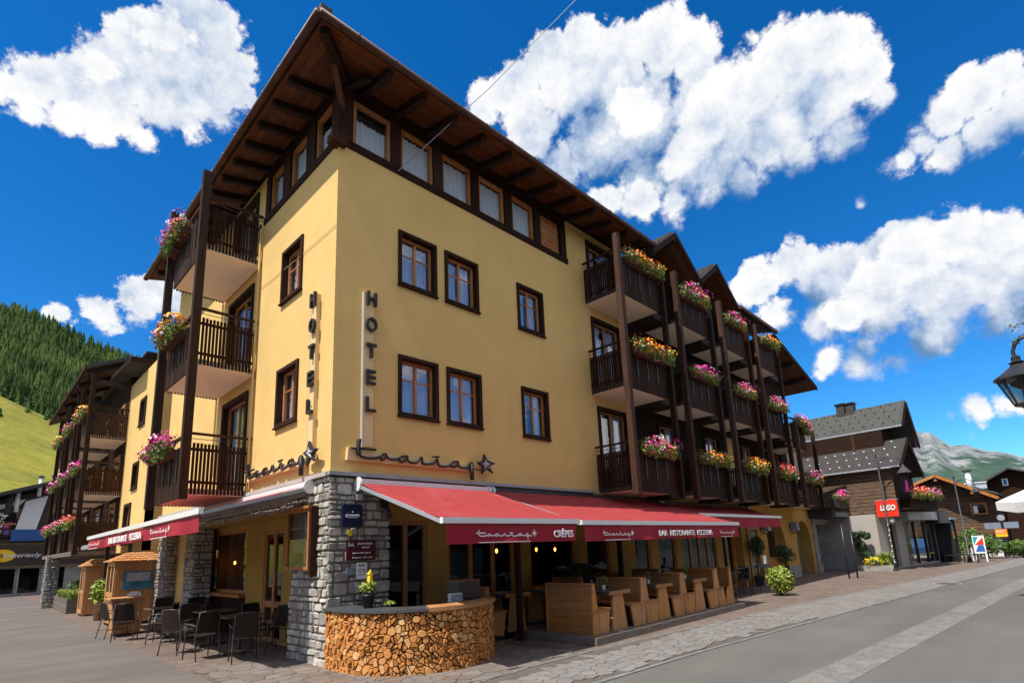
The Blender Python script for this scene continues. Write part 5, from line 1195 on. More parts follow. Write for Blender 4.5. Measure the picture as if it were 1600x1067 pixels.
# posts that carry the street awnings
for i, (x, lab) in enumerate(((3.79, 'dark timber awning post between the two large red awnings'), (7.6, 'dark awning post behind the middle booths'), (12.9, 'dark steel awning post beside the cafe end of the terrace'))):
    t_ = thing('awning_post', (x, -0.9 if i < 2 else -1.35, 0), lab, 'post'); y = -0.9 if i < 2 else -1.35
    MB().box(x - .05, x + .05, y - .05, y + .05, 0.02, 2.55 if i == 2 else 2.75).build('post', 'dark_wood' if i < 2 else 'black_metal', t_); MB().box(x - .1, x + .1, y - .1, y + .1, 0.016, 0.03).build('foot_plate', 'black_metal', t_)
# ------------------------------------------------------------------ street terrace: low deck with wooden booths
deck = thing('deck', (7.4, -1.6, 0), 'low grey timber platform carrying the wooden booths along the street', 'deck')
for k_ in range(18): MB().box(4.05, 10.85, -2.62 + k_ * 0.135, -2.62 + k_ * 0.135 + 0.128, 0.10, 0.145 + rnd.uniform(0, .003)).build('deck_board', 'deck_wood', deck)
for (a, b_) in ((4.05, 6.9), (6.905, 10.85)): MB().box(a, b_, -2.645, -2.621, 0.008, 0.14).build('edge_board', 'deck_wood', deck)
MB().box(4.02, 4.049, -2.645, -0.2, 0.008, 0.14).build('edge_board', 'deck_wood', deck)
MB().box(4.1, 10.8, -2.55, -0.25, 0.01, 0.095).build('frame', 'grey_wood', deck)
ZD = 0.15
def settee(x, d, y0, y1, label, grp, m_='bench_wood', mv='bench_wood_v'):
    """bench with straight back at x, seat towards d (+1/-1)"""
    t_ = thing('booth_bench', (x, (y0 + y1) / 2, ZD), label, 'bench', grp)
    n_ = 6
    for k_ in range(n_): MB().hexa([(x, y0 + 0.03, ZD + k_ * .155), (x + d * .035, y0 + 0.03, ZD + k_ * .155), (x + d * .035, y1, ZD + k_ * .155), (x, y1, ZD + k_ * .155), (x, y0 + .03, ZD + k_ * .155 + .15), (x + d * .035, y0 + .03, ZD + k_ * .155 + .15), (x + d * .035, y1, ZD + k_ * .155 + .15), (x, y1, ZD + k_ * .155 + .15)]).build('back_plank', m_, t_)
    MB().box(min(x - .02, x + d * .10), max(x - .02, x + d * .10), y0 + 0.0, y1 + .02, ZD + 0.932, ZD + 0.965).build('top_rail', m_, t_)
    for y in (y0, y1 - 0.03):       # end panels: upright back part and seat end, tapered
        MB().hexa([(x - d * .03, y, ZD), (x + d * .20, y, ZD), (x + d * .20, y + .04, ZD), (x - d * .03, y + .04, ZD), (x - d * .005, y, ZD + .93), (x + d * .085, y, ZD + .93), (x + d * .085, y + .04, ZD + .93), (x - d * .005, y + .04, ZD + .93)]).build('end_post', mv, t_)
        MB().hexa([(x + d * .205, y, ZD), (x + d * .46, y, ZD), (x + d * .46, y + .04, ZD), (x + d * .205, y + .04, ZD), (x + d * .165, y, ZD + .42), (x + d * .54, y, ZD + .42), (x + d * .54, y + .04, ZD + .42), (x + d * .165, y + .04, ZD + .42)]).build('seat_end', mv, t_)
    MB().box(min(x + d * .04, x + d * .56), max(x + d * .04, x + d * .56), y0 - .02, y1 + .02, ZD + .422, ZD + .462).build('seat', m_, t_)
    return t_
def btable(x, y0, y1, label, grp, items=True):
    t_ = thing('booth_table', (x, (y0 + y1) / 2, ZD), label, 'table', grp)
    MB().box(x - .36, x + .36, y0, y1, ZD + .70, ZD + .765).build('tabletop', 'slate_top', t_)
    MB().box(x - .37, x + .37, y0 - .03, y0 - .001, ZD + .695, ZD + .768).build('edge_strip', 'bench_wood', t_)
    for y in (y0 + .03, y1 - .12): MB().hexa([(x - .27, y, ZD), (x + .27, y, ZD), (x + .27, y + .05, ZD), (x - .27, y + .05, ZD), (x - .17, y, ZD + .70), (x + .17, y, ZD + .70), (x + .17, y + .05, ZD + .70), (x - .17, y + .05, ZD + .70)]).build('leg', 'bench_wood_v', t_)
G1 = 'wooden booth benches on the street deck'; G2 = 'booth tables on the street deck'
ya, yb = -2.45, -1.25
settee(4.25, 1, ya, yb, 'large wooden booth bench seen from behind at the near end of the deck', G1)
for i, x in enumerate((6.12, 7.86, 9.66)):
    nm = ('first', 'second', 'third')[i]
    settee(x - 0.012, -1, ya, yb, nm + ' double bench from the near end, half facing the firewood counter', G1)
    settee(x + 0.012, 1, ya, yb, nm + ' double bench from the near end, half facing up the street', G1)
settee(10.6, -1, ya, yb, 'last wooden booth bench closing the far end of the deck', G1)
for i, x in enumerate((5.18, 6.98, 8.75)): btable(x, ya + .02, yb, ('booth table beside the nearest big bench', 'second booth table from the near end of the deck', 'third booth table from the near end of the deck')[i], G2)
for i, x in enumerate((5.2, 7.0, 8.8)): btable(x, -0.75, 0.05, ('inner table against the windows at the near end', 'inner table against the windows in the middle', 'inner table against the windows at the far end')[i], 'inner row of tables')
for i, x in enumerate((6.1, 7.9, 9.7)): settee(x, -1, -0.8, 0.08, ('near', 'middle', 'far')[i] + ' bench of the shaded inner row by the windows', 'inner row of benches')
settee(3.0, 1, -0.75, 0.15, 'shaded wooden bench between the firewood counter and the near booth', 'inner row of benches'); btable(3.75 + .2, -0.7, 0.1, 'small table end behind the near booth with a pale edge', 'inner row of tables')
t_ = thing('cushion', (4.42, -2.1, ZD + 0.46), 'orange and red cushion leaning on the seat of the nearest booth bench', 'cushion')
mb = MB(); mb.lathe((0, 0, 0), [(0.0, -.05), (0.12, -.04), (0.19, 0.0), (0.12, .04), (0.0, .05)], 12); rot = Matrix.Rotation(R(75), 3, 'Y'); mb.v = [tuple(rot @ Vector(v) + Vector((4.43, -2.2, ZD + .66))) for v in mb.v]; mb.build('cushion_body', 'cushion', t_, True)
for i, (x, y) in enumerate(((5.25, -2.0), (7.05, -2.0), (8.85, -2.0), (6.95, -0.4))):
    t_ = thing('table_plant', (x, y, ZD + .765), 'small green plant in a pale pot on the ' + ('booth table beside the nearest bench', 'second booth table', 'third booth table', 'middle inner table by the windows')[i], 'plant pot', 'little plants on the tables')
    MB().lathe((x, y, ZD + .766), [(.03, 0), (.045, .09), (.04, .09)], 10).build('pot', 'sign_white', t_); mb = MB(); leaves(mb, (x, y, ZD + .95), .11, .11, .11, 90, .03, rnd); stuff(mb.build('foliage', 'leaf', t_))
mb = MB(); leaves(mb, (6.6, -0.25, 1.2), 0.75, 0.22, 0.25, 500, .06, rnd)
tp_ = thing('window_hedge', (6.6, -0.25, 0.6), 'dark leafy hedge planted in a trough against the restaurant windows', 'hedge'); stuff(mb.build('foliage', 'leaf_dark', tp_)); MB().box(5.9, 7.3, -0.4, -0.12, 0.15, 1.0).build('trough', 'dark_wood_h', tp_)
# ------------------------------------------------------------------ terrace chairs and tables
def chair():
    t_ = thing('terrace_chair', (0, 0, 0), 'x', 'chair', None, local=True)
    def leg(pts): MB().tube(pts, 0.012, 8).build('leg', 'chair_frame', t_, True)
    for s_ in (-1, 1):
        leg([(s_ * .235, .24, 0.0), (s_ * .225, .215, .44), (s_ * .235, .20, .64)])
        leg([(s_ * .22, -.28, 0.0), (s_ * .22, -.215, .30), (s_ * .215, -.19, .44), (s_ * .205, -.235, .66), (s_ * .19, -.275, .88)])
        MB().tube([(s_ * .235, .20, .64), (s_ * .26, .17, .665), (s_ * .262, -.05, .66), (s_ * .215, -.225, .63)], 0.013, 8).build('armrest', 'chair_frame', t_, True)
    for pts_, r_ in ((((-.222, .215, .44), (.222, .215, .44)), .011), (((-.215, -.19, .44), (.215, -.19, .44)), .011), (((-.19, -.275, .88), (0, -.29, .895), (.19, -.275, .88)), .012), (((-.215, -.20, .48), (.215, -.20, .48)), .010), (((-.22, -.24, .2), (.23, .225, .2)), .008), (((.22, -.24, .2), (-.23, .225, .2)), .008)):
        MB().tube(pts_, r_, 8).build('crossbar', 'chair_frame', t_, True)
    mb = MB()
    for i in range(8):
        for j in range(6):
            q_ = []
            for (a, b_) in ((i, j), (i + 1, j), (i + 1, j + 1), (i, j + 1)): x = -.205 + .41 * a / 8; y = -.19 + .405 * b_ / 6; q_.append((x, y, .452 - .02 * math.sin(math.pi * a / 8) * math.sin(math.pi * b_ / 6)))
            mb.quad(*q_)
    mb.build('seat', 'chair_sling', t_, True)
    mb = MB()
    for i in range(8):
        for j in range(6):
            q_ = []
            for (a, b_) in ((i, j), (i + 1, j), (i + 1, j + 1), (i, j + 1)):
                f_ = b_ / 6; x = (-.205 + .02 * f_) + (.41 - .04 * f_) * a / 8; q_.append((x, -.205 - .075 * f_ - .02 * math.sin(math.pi * a / 8), .49 + .385 * f_))
            mb.quad(*q_)
    mb.build('backrest', 'chair_sling', t_, True)
    return t_
def ttable():
    t_ = thing('terrace_table', (0, 0, 0), 'x', 'table', None, local=True)
    MB().box(-.36, .36, -.36, .36, .715, .74).build('tabletop', 'table_top', t_); MB().tube([(0, 0, .02), (0, 0, .715)], .03, 10).build('column', 'black_metal', t_)
    mb = MB(); mb.box(-.28, .28, -.03, .03, .0, .03); mb.box(-.03, .03, -.28, -.031, .0, .029).box(-.03, .03, .031, .28, .0, .029); mb.build('base', 'black_metal', t_)
    return t_
CH = chair(); TB = ttable(); first = [True, True]
def putc(x, y, rz_, label):
    if first[0]: CH.location = (x, y, .006); CH.rotation_euler = (0, 0, R(rz_)); CH['label'] = label; CH['group'] = 'dark sling chairs on the side terrace'; first[0] = False
    else: copy_tree(CH, (x, y, .006), R(rz_), label, 'dark sling chairs on the side terrace')
def putt(x, y, label, rz_=0):
    if first[1]: TB.location = (x, y, .006); TB['label'] = label; TB['group'] = 'square tables on the side terrace'; first[1] = False
    else: copy_tree(TB, (x, y, .006), R(rz_), label, 'square tables on the side terrace')
# facing angle: 0 = looks towards +Y
putc(-0.62, 1.95, -14, 'nearest dark sling chair, its back to the camera at the corner of the side terrace')
putc(-1.02, 3.05, 8, 'dark sling armchair just left of the nearest chair, seen from its back and side')
putc(-1.12, 4.25, -55, 'dark armchair turned sideways, left of the pair of nearest chairs')
putc(-1.42, 7.75, -20, 'dark sling chair at the left end of the terrace in front of the wooden hut')
putc(-1.5, 8.75, -75, 'dark chair in front of the wooden menu hut, hidden partly by its neighbour')
putc(0.20, 3.6, 190, 'dark chair facing the street across the nearest terrace table')
putc(0.05, 2.45, 100, 'dark chair inside the terrace next to the stone pillar')
putc(-0.1, 5.1, 185, 'dark chair deep in the shade in front of the yellow column')
putc(-0.55, 5.75, -10, 'dark chair in the shade before the wide side window')
putc(0.1, 7.4, 175, 'dark chair in the shade beside the middle stone pillar')
putc(-0.45, 8.6, 160, 'dark chair behind the far terrace table near the white lit stones')
putc(-0.95, 6.35, 60, 'dark chair between the two far terrace tables')
putt(-0.35, 3.0, 'square terrace table behind the nearest chair'); putt(-0.3, 4.75, 'square terrace table in front of the yellow column')
putt(-0.75, 7.2, 'square terrace table beside the leftmost chairs'); putt(-0.2, 6.5, 'square terrace table under the wide side window')
# far cafe end of the street side
for i, (x, y, a) in enumerate(((12.2, -0.9, 20), (13.2, -0.7, 160), (14.9, -0.9, 80), (11.7, -1.7, -20))):
    copy_tree(CH, (x, y, .006), R(a), ('dark chair just beyond the end of the wooden booths', 'dark chair by the far windows under the shaded awning', 'dark chair next to the railing by the round bush', 'dark chair at the kerb side past the last booth')[i], 'chairs at the far end of the street side')
copy_tree(TB, (12.7, -0.8, .006), 0, 'dark table just past the wooden booths', 'tables at the far end of the street side'); copy_tree(TB, (14.2, -0.75, .006), 0, 'dark table near the round bush under the shaded awning', 'tables at the far end of the street side')
t_ = thing('railing', (14.6, -1.3, 0), 'low black iron railing at the end of the cafe terrace behind the bush', 'railing')
mb = MB(); [mb.tube([(x, -1.35, 0), (x, -1.35, .9)], .012, 6) for x in (13.6, 13.9, 14.2, 14.5, 14.8, 15.1, 15.4)]; mb.build('uprights', 'black_metal', t_); MB().tube([(13.55, -1.35, .9), (15.45, -1.35, .9)], .018, 8).build('handrail', 'black_metal', t_)
t_ = thing('menu_lectern', (15.1, -1.6, 0), 'black stand with a small white menu card next to the round bush', 'menu stand')
MB().box(14.8, 15.3, -1.8, -1.5, 0.85, 0.98).build('tray', 'black_metal', t_); MB().tube([(15.05, -1.65, 0), (15.05, -1.65, .85)], .03, 8).build('stem', 'black_metal', t_); MB().box(15.35, 15.55, -1.62, -1.60, 0.95, 1.25).build('card', 'sign_white', t_)
def bush(c, rx, rz_, label, n=1500, m_='leaf_light', size=.05, cat_='bush', name='bush', pot=None, seed=1, white=0):
    r = random.Random(seed); t_ = thing(name, (c[0], c[1], 0), label, cat_)
    mb = MB()
    for (dx, dy, dz, f_) in ((0, 0, 0, 1), (rx * .4, 0, rz_ * .3, .6), (-rx * .35, rx * .2, rz_ * .25, .65), (0, -rx * .4, -rz_ * .2, .6), (rx * .3, rx * .2, -rz_ * .3, .65)): leaves(mb, (c[0] + dx, c[1] + dy, c[2] + dz), rx * f_, rx * f_, rz_ * f_, int(n * f_ / 3.2), size, r)
    stuff(mb.build('foliage', m_, t_)); MB().tube([(c[0], c[1], 0), (c[0] + .03, c[1], c[2])], [.04, .02], 6).build('stem', 'bark', t_)
    if white:
        mb = MB(); blooms(mb, c, rx, rx, rz_, white, .03, r); stuff(mb.build('blossom', 'fl_white', t_))
    if pot: MB().lathe((c[0], c[1], 0.005), [(pot * .8, 0), (pot, .35), (pot * .9, .35)], 14).build('pot', 'terracotta', t_)
    return t_
bush((14.5, -2.35, 0.50), .42, .48, 'round yellow-green bush standing on the pavement at the end of the red awnings', 2300, size=.06, seed=3)
t_ = thing('ball_topiary', (18.5, -0.35, 2.0), 'dark green ball of box hanging on the yellow wall between the far doors', 'topiary')
mb = MB(); leaves(mb, (18.0, -0.40, 1.55), .42, .3, .42, 1500, .04, rnd); stuff(mb.build('foliage', 'leaf_dark', t_)); MB().tube([(18.0, -0.3, 0.05), (18.0, -0.38, 1.5)], .03, 8).build('stem', 'bark', t_); MB().lathe((18.0, -0.35, 0.0), [(.17, 0), (.22, .4), (.2, .4)], 12).build('pot', 'pot_black', t_)
bush((20.6, -0.5, 1.15), .5, .45, 'dark leafy plant in front of the first arched opening', 900, 'leaf_dark', .05, 'plant', 'potted_plant', .3, 8)
for i, x in enumerate((19.75, 23.4)):
    t_ = thing('wall_lantern', (x, -0.05, 2.2), ('left', 'right')[i] + ' of two grey green wall lanterns beside the arches of the yellow wall', 'wall lamp', 'wall lanterns by the arches')
    MB().box(x - .18, x + .18, -.36, -.06, 2.15, 2.55, taper=.03).build('shade', 'grey_panel', t_); MB().tube([(x, -.05, 2.1), (x, -.25, 2.0), (x, -.25, 2.15)], .03, 8).build('bracket', 'black_metal', t_)
# ------------------------------------------------------------------ flower boxes
def fvar(cols, seed, L_=1.5):
    """returns list of (name, material, mesh builder) for a box 1.5 m long, centred at origin, facing -Y, top at z=0"""
    r = random.Random(seed); out_ = []
    mb = MB(); mb.box(-L_ / 2 + .08, L_ / 2 - .08, -.15, 0, -.15, 0.02); out_.append(('planter', 'terracotta', mb))
    mb = MB()
    for k_ in range(7):
        x = -L_ / 2 + L_ * (k_ + .5) / 7; leaves(mb, (x, -.12 + r.uniform(-.06, .02), .06 + r.uniform(-.04, .05)), .20, .20, .17, 95, .035, r); leaves(mb, (x, -.22, -.07), .15, .09, .13, 50, .035, r)
    out_.append(('foliage', 'leaf', mb))
    mb = MB()
    for k_ in range(5): leaves(mb, (r.uniform(-L_ / 2, L_ / 2), -.18, .0), .16, .16, .15, 60, .035, r)
    for k_ in range(6):      # trailing stems
        x = r.uniform(-L_ / 2, L_ / 2); y = -.24; z = -.02
        for q_ in range(r.randint(3, 6)): leaves(mb, (x, y, z), .035, .03, .035, 6, .026, r); z -= .045; x += r.uniform(-.02, .02); y -= r.uniform(-.005, .01)
    out_.append(('light_foliage', 'leaf_light', mb))
    for ci, (m_, n_) in enumerate(cols):
        mb = MB()
        for k_ in range(max(2, n_ // 20)):
            x = r.uniform(-L_ / 2, L_ / 2) if ci else (-L_ / 2 + L_ * (k_ + .5) / max(2, n_ // 20)); blooms(mb, (x, -.17 + r.uniform(-.06, .05), .10 + r.uniform(-.12, .09)), .20, .20, .19, 18, .036, r, .5)
        out_.append((m_.replace('fl_', '') + '_blossom', m_, mb))
    return out_
VARS = {'orange': fvar([('fl_orange', 200), ('fl_white', 70), ('fl_red', 50), ('fl_yellow', 60)], 1), 'mixed': fvar([('fl_magenta', 120), ('fl_orange', 110), ('fl_white', 70), ('fl_pink', 50)], 2),
        'magenta': fvar([('fl_magenta', 220), ('fl_pink', 60), ('fl_white', 30)], 3), 'red': fvar([('fl_red', 170), ('fl_orange', 80), ('fl_white', 60), ('fl_pink', 40)], 4), 'pink': fvar([('fl_pink', 180), ('fl_magenta', 70), ('fl_white', 40)], 5)}
FT_ = {}
def fbox(var, loc, rz_, label, scale=1.0, group='flower boxes on the hotel balconies'):
    sx, sy, sz = (scale if isinstance(scale, tuple) else (scale, scale, scale))
    if var not in FT_:
        t_ = thing('flower_box', loc, label, 'flower box', group, rz_, True); 
        for nm, m_, mb in VARS[var]:
            o = mb.build(nm, m_, t_)
            if nm != 'planter': stuff(o)
        FT_[var] = t_
    else: t_ = copy_tree(FT_[var], loc, rz_, label, group)
    t_.scale = (sx, sy, sz); return t_
kinds = [['red', 'orange', 'orange', 'red', 'mixed'], ['orange', 'magenta', 'mixed', 'mixed', 'red'], ['orange', 'mixed', 'mixed', 'orange']]
kinds[0][0] = 'mixed'
lv = ('lowest', 'middle', 'top'); colr = {'red': 'red and orange', 'orange': 'orange and white', 'magenta': 'magenta and white', 'mixed': 'pink, orange and white', 'pink': 'pink'}
ordn = ('first', 'second', 'third', 'fourth', 'fifth')
for j, z0 in enumerate(ZL):
    for i, b0 in enumerate(BAY):
        if i == 4 and j == 2: continue
        if i == 4 and j == 1: continue
        k_ = kinds[j][i]; fbox(k_, (b0 + 1.18, -1.26, z0 + 1.16), R(rnd.uniform(-2, 2)) + (math.pi if False else 0), colr[k_] + ' flowers on the %s street balcony, %s from the corner' % (lv[j], ordn[i]), (1.3 * rnd.uniform(.85, 1.08), rnd.uniform(1.0, 1.3), rnd.uniform(.95, 1.35)))
fbox('red', (22.4, -1.26, 7.0), 0, 'red and orange flowers on the small end balcony beyond the timber posts', 1.1)
fbox('mixed', (23.2, -1.26, 6.75), R(5), 'pink and white flowers at the right end of the small end balcony', (.7, 1, 1.1))
fbox('magenta', (26.9, -1.3, 3.72), 0, 'magenta flowers above the stone piers at the far end of the hotel', (1.15, 1.2, 1.2)); t_ = thing('flower_shelf', (26.9, -1.2, 3.2), 'black trough shelf under the magenta flowers at the far end of the hotel', 'shelf'); MB().box(25.9, 27.9, -1.5, -1.2, 3.2, 3.6).build('trough', 'black_metal', t_); MB().box(25.9, 27.9, -1.2, -0.01, 3.16, 3.19).build('shelf_board', 'dark_wood_h', t_)
for j, z0 in enumerate(ZL):
    k_ = ('magenta', 'orange', 'mixed')[j]
    fbox(k_, (-1.28, 5.65, z0 + 1.13), R(-90), colr[k_] + ' flowers on the %s side balcony' % lv[j], (.95, 1.3, 1.2) if j < 2 else (.6, 1.2, 1.15))
fbox('pink', (-1.28, 6.35, ZL[2] + 1.02), R(-90), 'pink trailing flowers further along the top side balcony', (.45, 1.2, 1.1))
# ------------------------------------------------------------------ second building up the side street
lodge = thing('lodge', (0, 20, 0), 'timber and yellow lodge with three floors of flowered balconies up the side street', 'building')
wall(FL, 14.0, 18.6, 2.3, 9.45, [(15.3, 16.3, 7.2, 8.3), (15.6, 16.6, 4.7, 5.75), (16.3, 17.5, 2.6, 4.2)], 'plaster', n=0.0, name='wall', parent=lodge)
for (a, b_, c_, d_) in ((15.3, 16.3, 7.2, 8.3), (15.6, 16.6, 4.7, 5.75), (16.3, 17.5, 2.6, 4.2)): window(FL, a, b_, c_, d_, parent=lodge, bars=(1, 0), cw=0.12)
mb = MB(); mb.box(0.002, 4.5, 14.0, 14.25, 0, 9.9); mb.build('side_wall', 'plaster', lodge)
wall(FL, 14.0, 30, 0.0, 2.29, [(14.6, 17.5, .4, 2.1), (19.0, 24.5, .2, 2.1)], 'brown_panel', n=-0.6, name='ground_floor', parent=lodge)
MB().box(14.3, 30, -1.5, -1.2, 0, 2.3, FL).build('inner_wall', 'inside', lodge)
wall(FL, 18.601, 30.0, 2.3, 10.4, [], 'dark_wood_h', n=-0.02, depth=0.2, name='timber_wall', parent=lodge)
mb = MB(); z = 2.35
while z < 10.2: mb.box(18.62, 30, -0.018, 0.015 + rnd.random() * .01, z, z + .17, FL); z += .185
stuff(mb.build('wall_boards', 'dark_wood_h', lodge))
for y in (19.2, 22.7, 26.3):
    for z in (2.9, 4.95, 7.25): 
        mb = MB(); ring(mb, FL, y, y + 1.3, z - .1, z + 1.55, .1, .03, .07); wi = mb.build('balcony_window', 'orange_wood', lodge); MB().box(y + .1, y + 1.2, .03, .04, z, z + 1.45, FL).build('pane', 'glass_blue', wi); MB().box(y + .1, y + 1.2, .026, .029, z, z + 1.45, FL).build('blind', 'brown_panel', wi)
for j, z0 in enumerate((2.45, 4.65, 7.0)):
    for i, y0 in enumerate((18.5, 22.2, 25.9)):
        balcony(FL, y0, y0 + 2.4, z0, 1.25, fine=False, parent=lodge, m_='post_wood')
        k_ = (('red', 'pink', 'pink'), ('magenta', 'magenta', 'magenta'), ('orange', 'pink', 'orange'))[j][i]
        fbox(k_, (-1.28, y0 + 1.3, z0 + 1.1), R(-90), colr[k_] + ' flowers on the %s lodge balcony, %s up the side street' % (lv[j], ordn[i]), (1.2, 1.2, 1.05), 'flower boxes on the timber lodge')
for y in (18.35, 21.0, 22.1, 24.7, 25.8, 28.4): MB().box(y, y + .16, 1.26, 1.42, 2.3, 9.7, FL).build('post', 'dark_wood', lodge)
for y in (18.4, 21.9, 25.6): MB().box(y, y + .14, .2, 1.2, 9.3, 9.5, FL).build('beam', 'rafter_wood', lodge)
rp = [(-1.5, 10.30), (0.10, 11.07), (4.0, 11.15)]
mb = MB()
rf = MB().prism([Vector((x, 19.8, z)) for x, z in rp] + [Vector((x, 19.8, z + .16)) for x, z in rp[::-1]], (0, 13.5, 0)).build('roof', 'roof_dark', lodge)
for q_ in range(5):
    f0, f1 = q_ / 5, (q_ + .92) / 5; x0, x1 = -1.48 + 1.58 * f0, -1.48 + 1.58 * f1; z0, z1 = 10.31 + .77 * f0, 10.31 + .77 * f1
    MB().prism([(x0, 19.82, z0 - .03), (x1, 19.82, z1 - .03), (x1, 19.82, z1 - .004), (x0, 19.82, z0 - .004)], (0, 13.4, 0)).build('soffit_board', 'soffit_wood', rf)
for y in (20.2, 22.6, 25.0, 27.4, 29.8): MB().beam((-1.45, y, 10.22), (0.1, y, 10.97), .16, .2).build('rafter', 'rafter_wood', rf)
rf2 = MB().hexa([(-0.57, 15.6, 9.66), (3.5, 15.6, 9.95), (3.5, 19.79, 10.2), (-0.57, 19.79, 9.9), (-0.57, 15.6, 9.78), (3.5, 15.6, 10.07), (3.5, 19.79, 10.32), (-0.57, 19.79, 10.02)]).build('roof', 'roof_dark', lodge)
MB().beam((-0.59, 15.6, 9.74), (-0.59, 19.7, 9.98), .03, .2).build('fascia', 'dark_wood_h', rf2); MB().beam((-0.57, 15.58, 9.74), (3.5, 15.58, 10.03), .03, .2).build('fascia', 'dark_wood_h', rf2)
MB().beam((-1.52, 19.8, 10.38), (-1.52, 33.3, 10.38), .03, .22).build('fascia', 'dark_wood_h', rf)
for k_ in range(4): MB().box(0.0 + k_ * .8, .75 + k_ * .8, 16.2, 19.6, 10.34, 10.40 + k_ * .002).build('solar_panel', 'roof_dark', rf2)
pr2 = MB().box(-1.6, -1.1, 24.6, 25.1, 0, 2.4).build('stone_pier', 'mortar', lodge)
stones(FL, 24.6, 25.1, 0, 2.4, 1.55, pr2, 51, individual=False); stones(Fr((-1.6, 24.6, 0), (1, 0, 0), (0, -1, 0)), 0, .5, 0, 2.4, 0.0, pr2, 52, individual=False)
MB().box(18.4, 28.6, 0.0, 1.45, 2.25, 2.42, FL).build('slab', 'grey_wood', lodge)
# far shop closing the side street
shop = thing('far_shop', (-1.5, 43, 0), 'far shop with white gable panel and brown fascia closing the side street', 'shop')
mb = MB(); mb.prism([(-12, 43, 3.6), (8, 43, 3.6), (8, 43, 8.3), (2, 43, 8.1), (-12, 43, 3.8)], (0, 6, 0)); mb.build('upper_wall', 'brown_panel', shop)
mb = MB(); mb.prism([(-2.05, 42.9, 3.75), (-0.95, 42.9, 3.75), (-0.35, 42.9, 7.0), (-1.55, 42.9, 6.55)], (0, .12, 0)); mb.build('white_panel', 'white_plaster', shop)
mb = MB(); mb.prism([(-5, 42.88, 5.2), (-1.8, 42.88, 6.3), (-1.55, 42.88, 6.7), (-5, 42.88, 5.5)], (0, .14, 0)); mb.build('white_trim', 'white_plaster', shop)
mb = MB(); mb.prism([(-4.6, 42.93, 3.9), (-2.1, 42.93, 3.9), (-1.7, 42.93, 6.1), (-4.6, 42.93, 5.1)], (0, .05, 0)); wp = mb.build('window_pane', 'glass_blue', shop)
mb = MB(); [mb.box(a, a + .08, 42.86, 42.92, 3.9, 5.3) for a in (-3.6, -2.9)]; mb.box(-4.6, -1.9, 42.865, 42.915, 4.9, 5.0); mb.build('window_frame', 'orange_wood', shop)
mb = MB(); mb.box(-2.1, 0.2, 42.84, 42.86, 3.75, 4.55); mb.build('blue_banner', 'blue_flag', shop)
MB().lathe((0, 0, 0), [(0, .02), (.28, .02), (.28, 0)], 16)
mb = MB(); mb.prism([(-2.35 + .3 * math.cos(a), 42.85, 4.35 + .3 * math.sin(a)) for a in [j * math.pi / 8 for j in range(16)]], (0, .02, 0)); mb.build('round_mark', 'sign_maroon', shop)
mb = MB(); mb.prism([(-2.35 + .13 * math.cos(a), 42.84, 4.35 + .13 * math.sin(a)) for a in [j * math.pi / 8 for j in range(16)]], (0, .02, 0)); mb.build('round_mark', 'blue_paint', shop)
mb = MB(); mb.hexa([(-12, 41.6, 2.95), (2.6, 41.6, 8.15), (2.6, 49, 8.15), (-12, 49, 2.95), (-12, 41.6, 3.15), (2.6, 41.6, 8.38), (2.6, 49, 8.38), (-12, 49, 3.15)])
mb.v = [(x, y, z + .62) for x, y, z in mb.v]; mb.build('roof', 'roof_dark', shop)
MB().box(-12, 8, 42.6, 43, 2.0, 3.5).build('fascia', 'brown_panel', shop)
mb = MB(); mb.prism([(-2.35 + .62 * math.cos(a), 42.57, 2.75 + .42 * math.sin(a)) for a in [j * math.pi / 10 for j in range(20)]], (0, .03, 0)); mb.build('yellow_oval', 'sign_yellow', shop)
FSH = Fr((0, 42.56, 0), (1, 0, 0), (0, -1, 0)); text('lotteriecly', .42, FSH, -2.35, 2.62, 0.02, 'sign_white', shop, width=2.0, shear=.25); text('B', .4, FSH, -2.55, 2.6, 0.02, 'sign_black', shop)
wall(FSH, -12, 8, 0, 1.99, [(-3.4, -1.6, .15, 1.85), (-1.4, -.3, .15, 1.85), (-.1, 1.1, .15, 1.85), (-6, -3.7, .15, 1.85)], 'pier_stone', n=-0.5, depth=.2, name='ground_wall', parent=shop)
for a, b_ in ((-3.4, -1.6), (-1.4, -.3), (-.1, 1.1), (-6, -3.7)): mb = MB(); mb.quad(*[(a if k_ in (0, 3) else b_, 43.2, .15 if k_ < 2 else 1.85) for k_ in range(4)]); mb.build('shop_window', 'glass_shop', shop); MB().box(a - .06, a + .02, 42.95, 43.04, 0, 2.0).build('frame_post', 'grey_metal', shop)
MB().box(-12, 8, 44.5, 44.6, 0, 2).build('inner_wall', 'inside', shop)
for i, (x, m_, h) in enumerate(((-2.9, 'poster_pale', .9), (-1.0, 'leaf_dark', .9), (.6, 'teal', .6))):
    t_ = thing('display', (x, 43.7, 0), ('pale goods stand', 'dark green plant stand', 'teal hanging banner')[i] + ' inside the far shop window', 'display'); MB().box(x - .3, x + .3, 43.6, 43.9, .2, .2 + h).box(x - .2, x + .2, 43.65, 43.85, .2 + h, .35 + h).build('stand', m_, t_)
for i, (x, z, m_, r_) in enumerate(((-2.42, 6.2, 'roof_dark', .2), (-2.02, 6.35, 'white_metal', .13), (-.2, 7.6, 'black_metal', .1), (-.9, 7.5, 'white_metal', .12))):
    y = 42.6; t_ = thing('chimney', (x, y, z), ('wide dark chimney pot at the left end of the far shop roof', 'short white flue on the far shop roof', 'tall thin black flue on the far shop roof', 'white vent pipe beside the black flue')[i], 'chimney')
    MB().tube([(x, y, z - .6), (x, y, z + .75)], r_, 10).build('flue', m_, t_, True); MB().lathe((x, y, z + .75), [(r_ * 1.6, .0), (r_ * 1.6, .06), (r_ * .6, .16)], 10).build('cap', 'black_metal', t_)
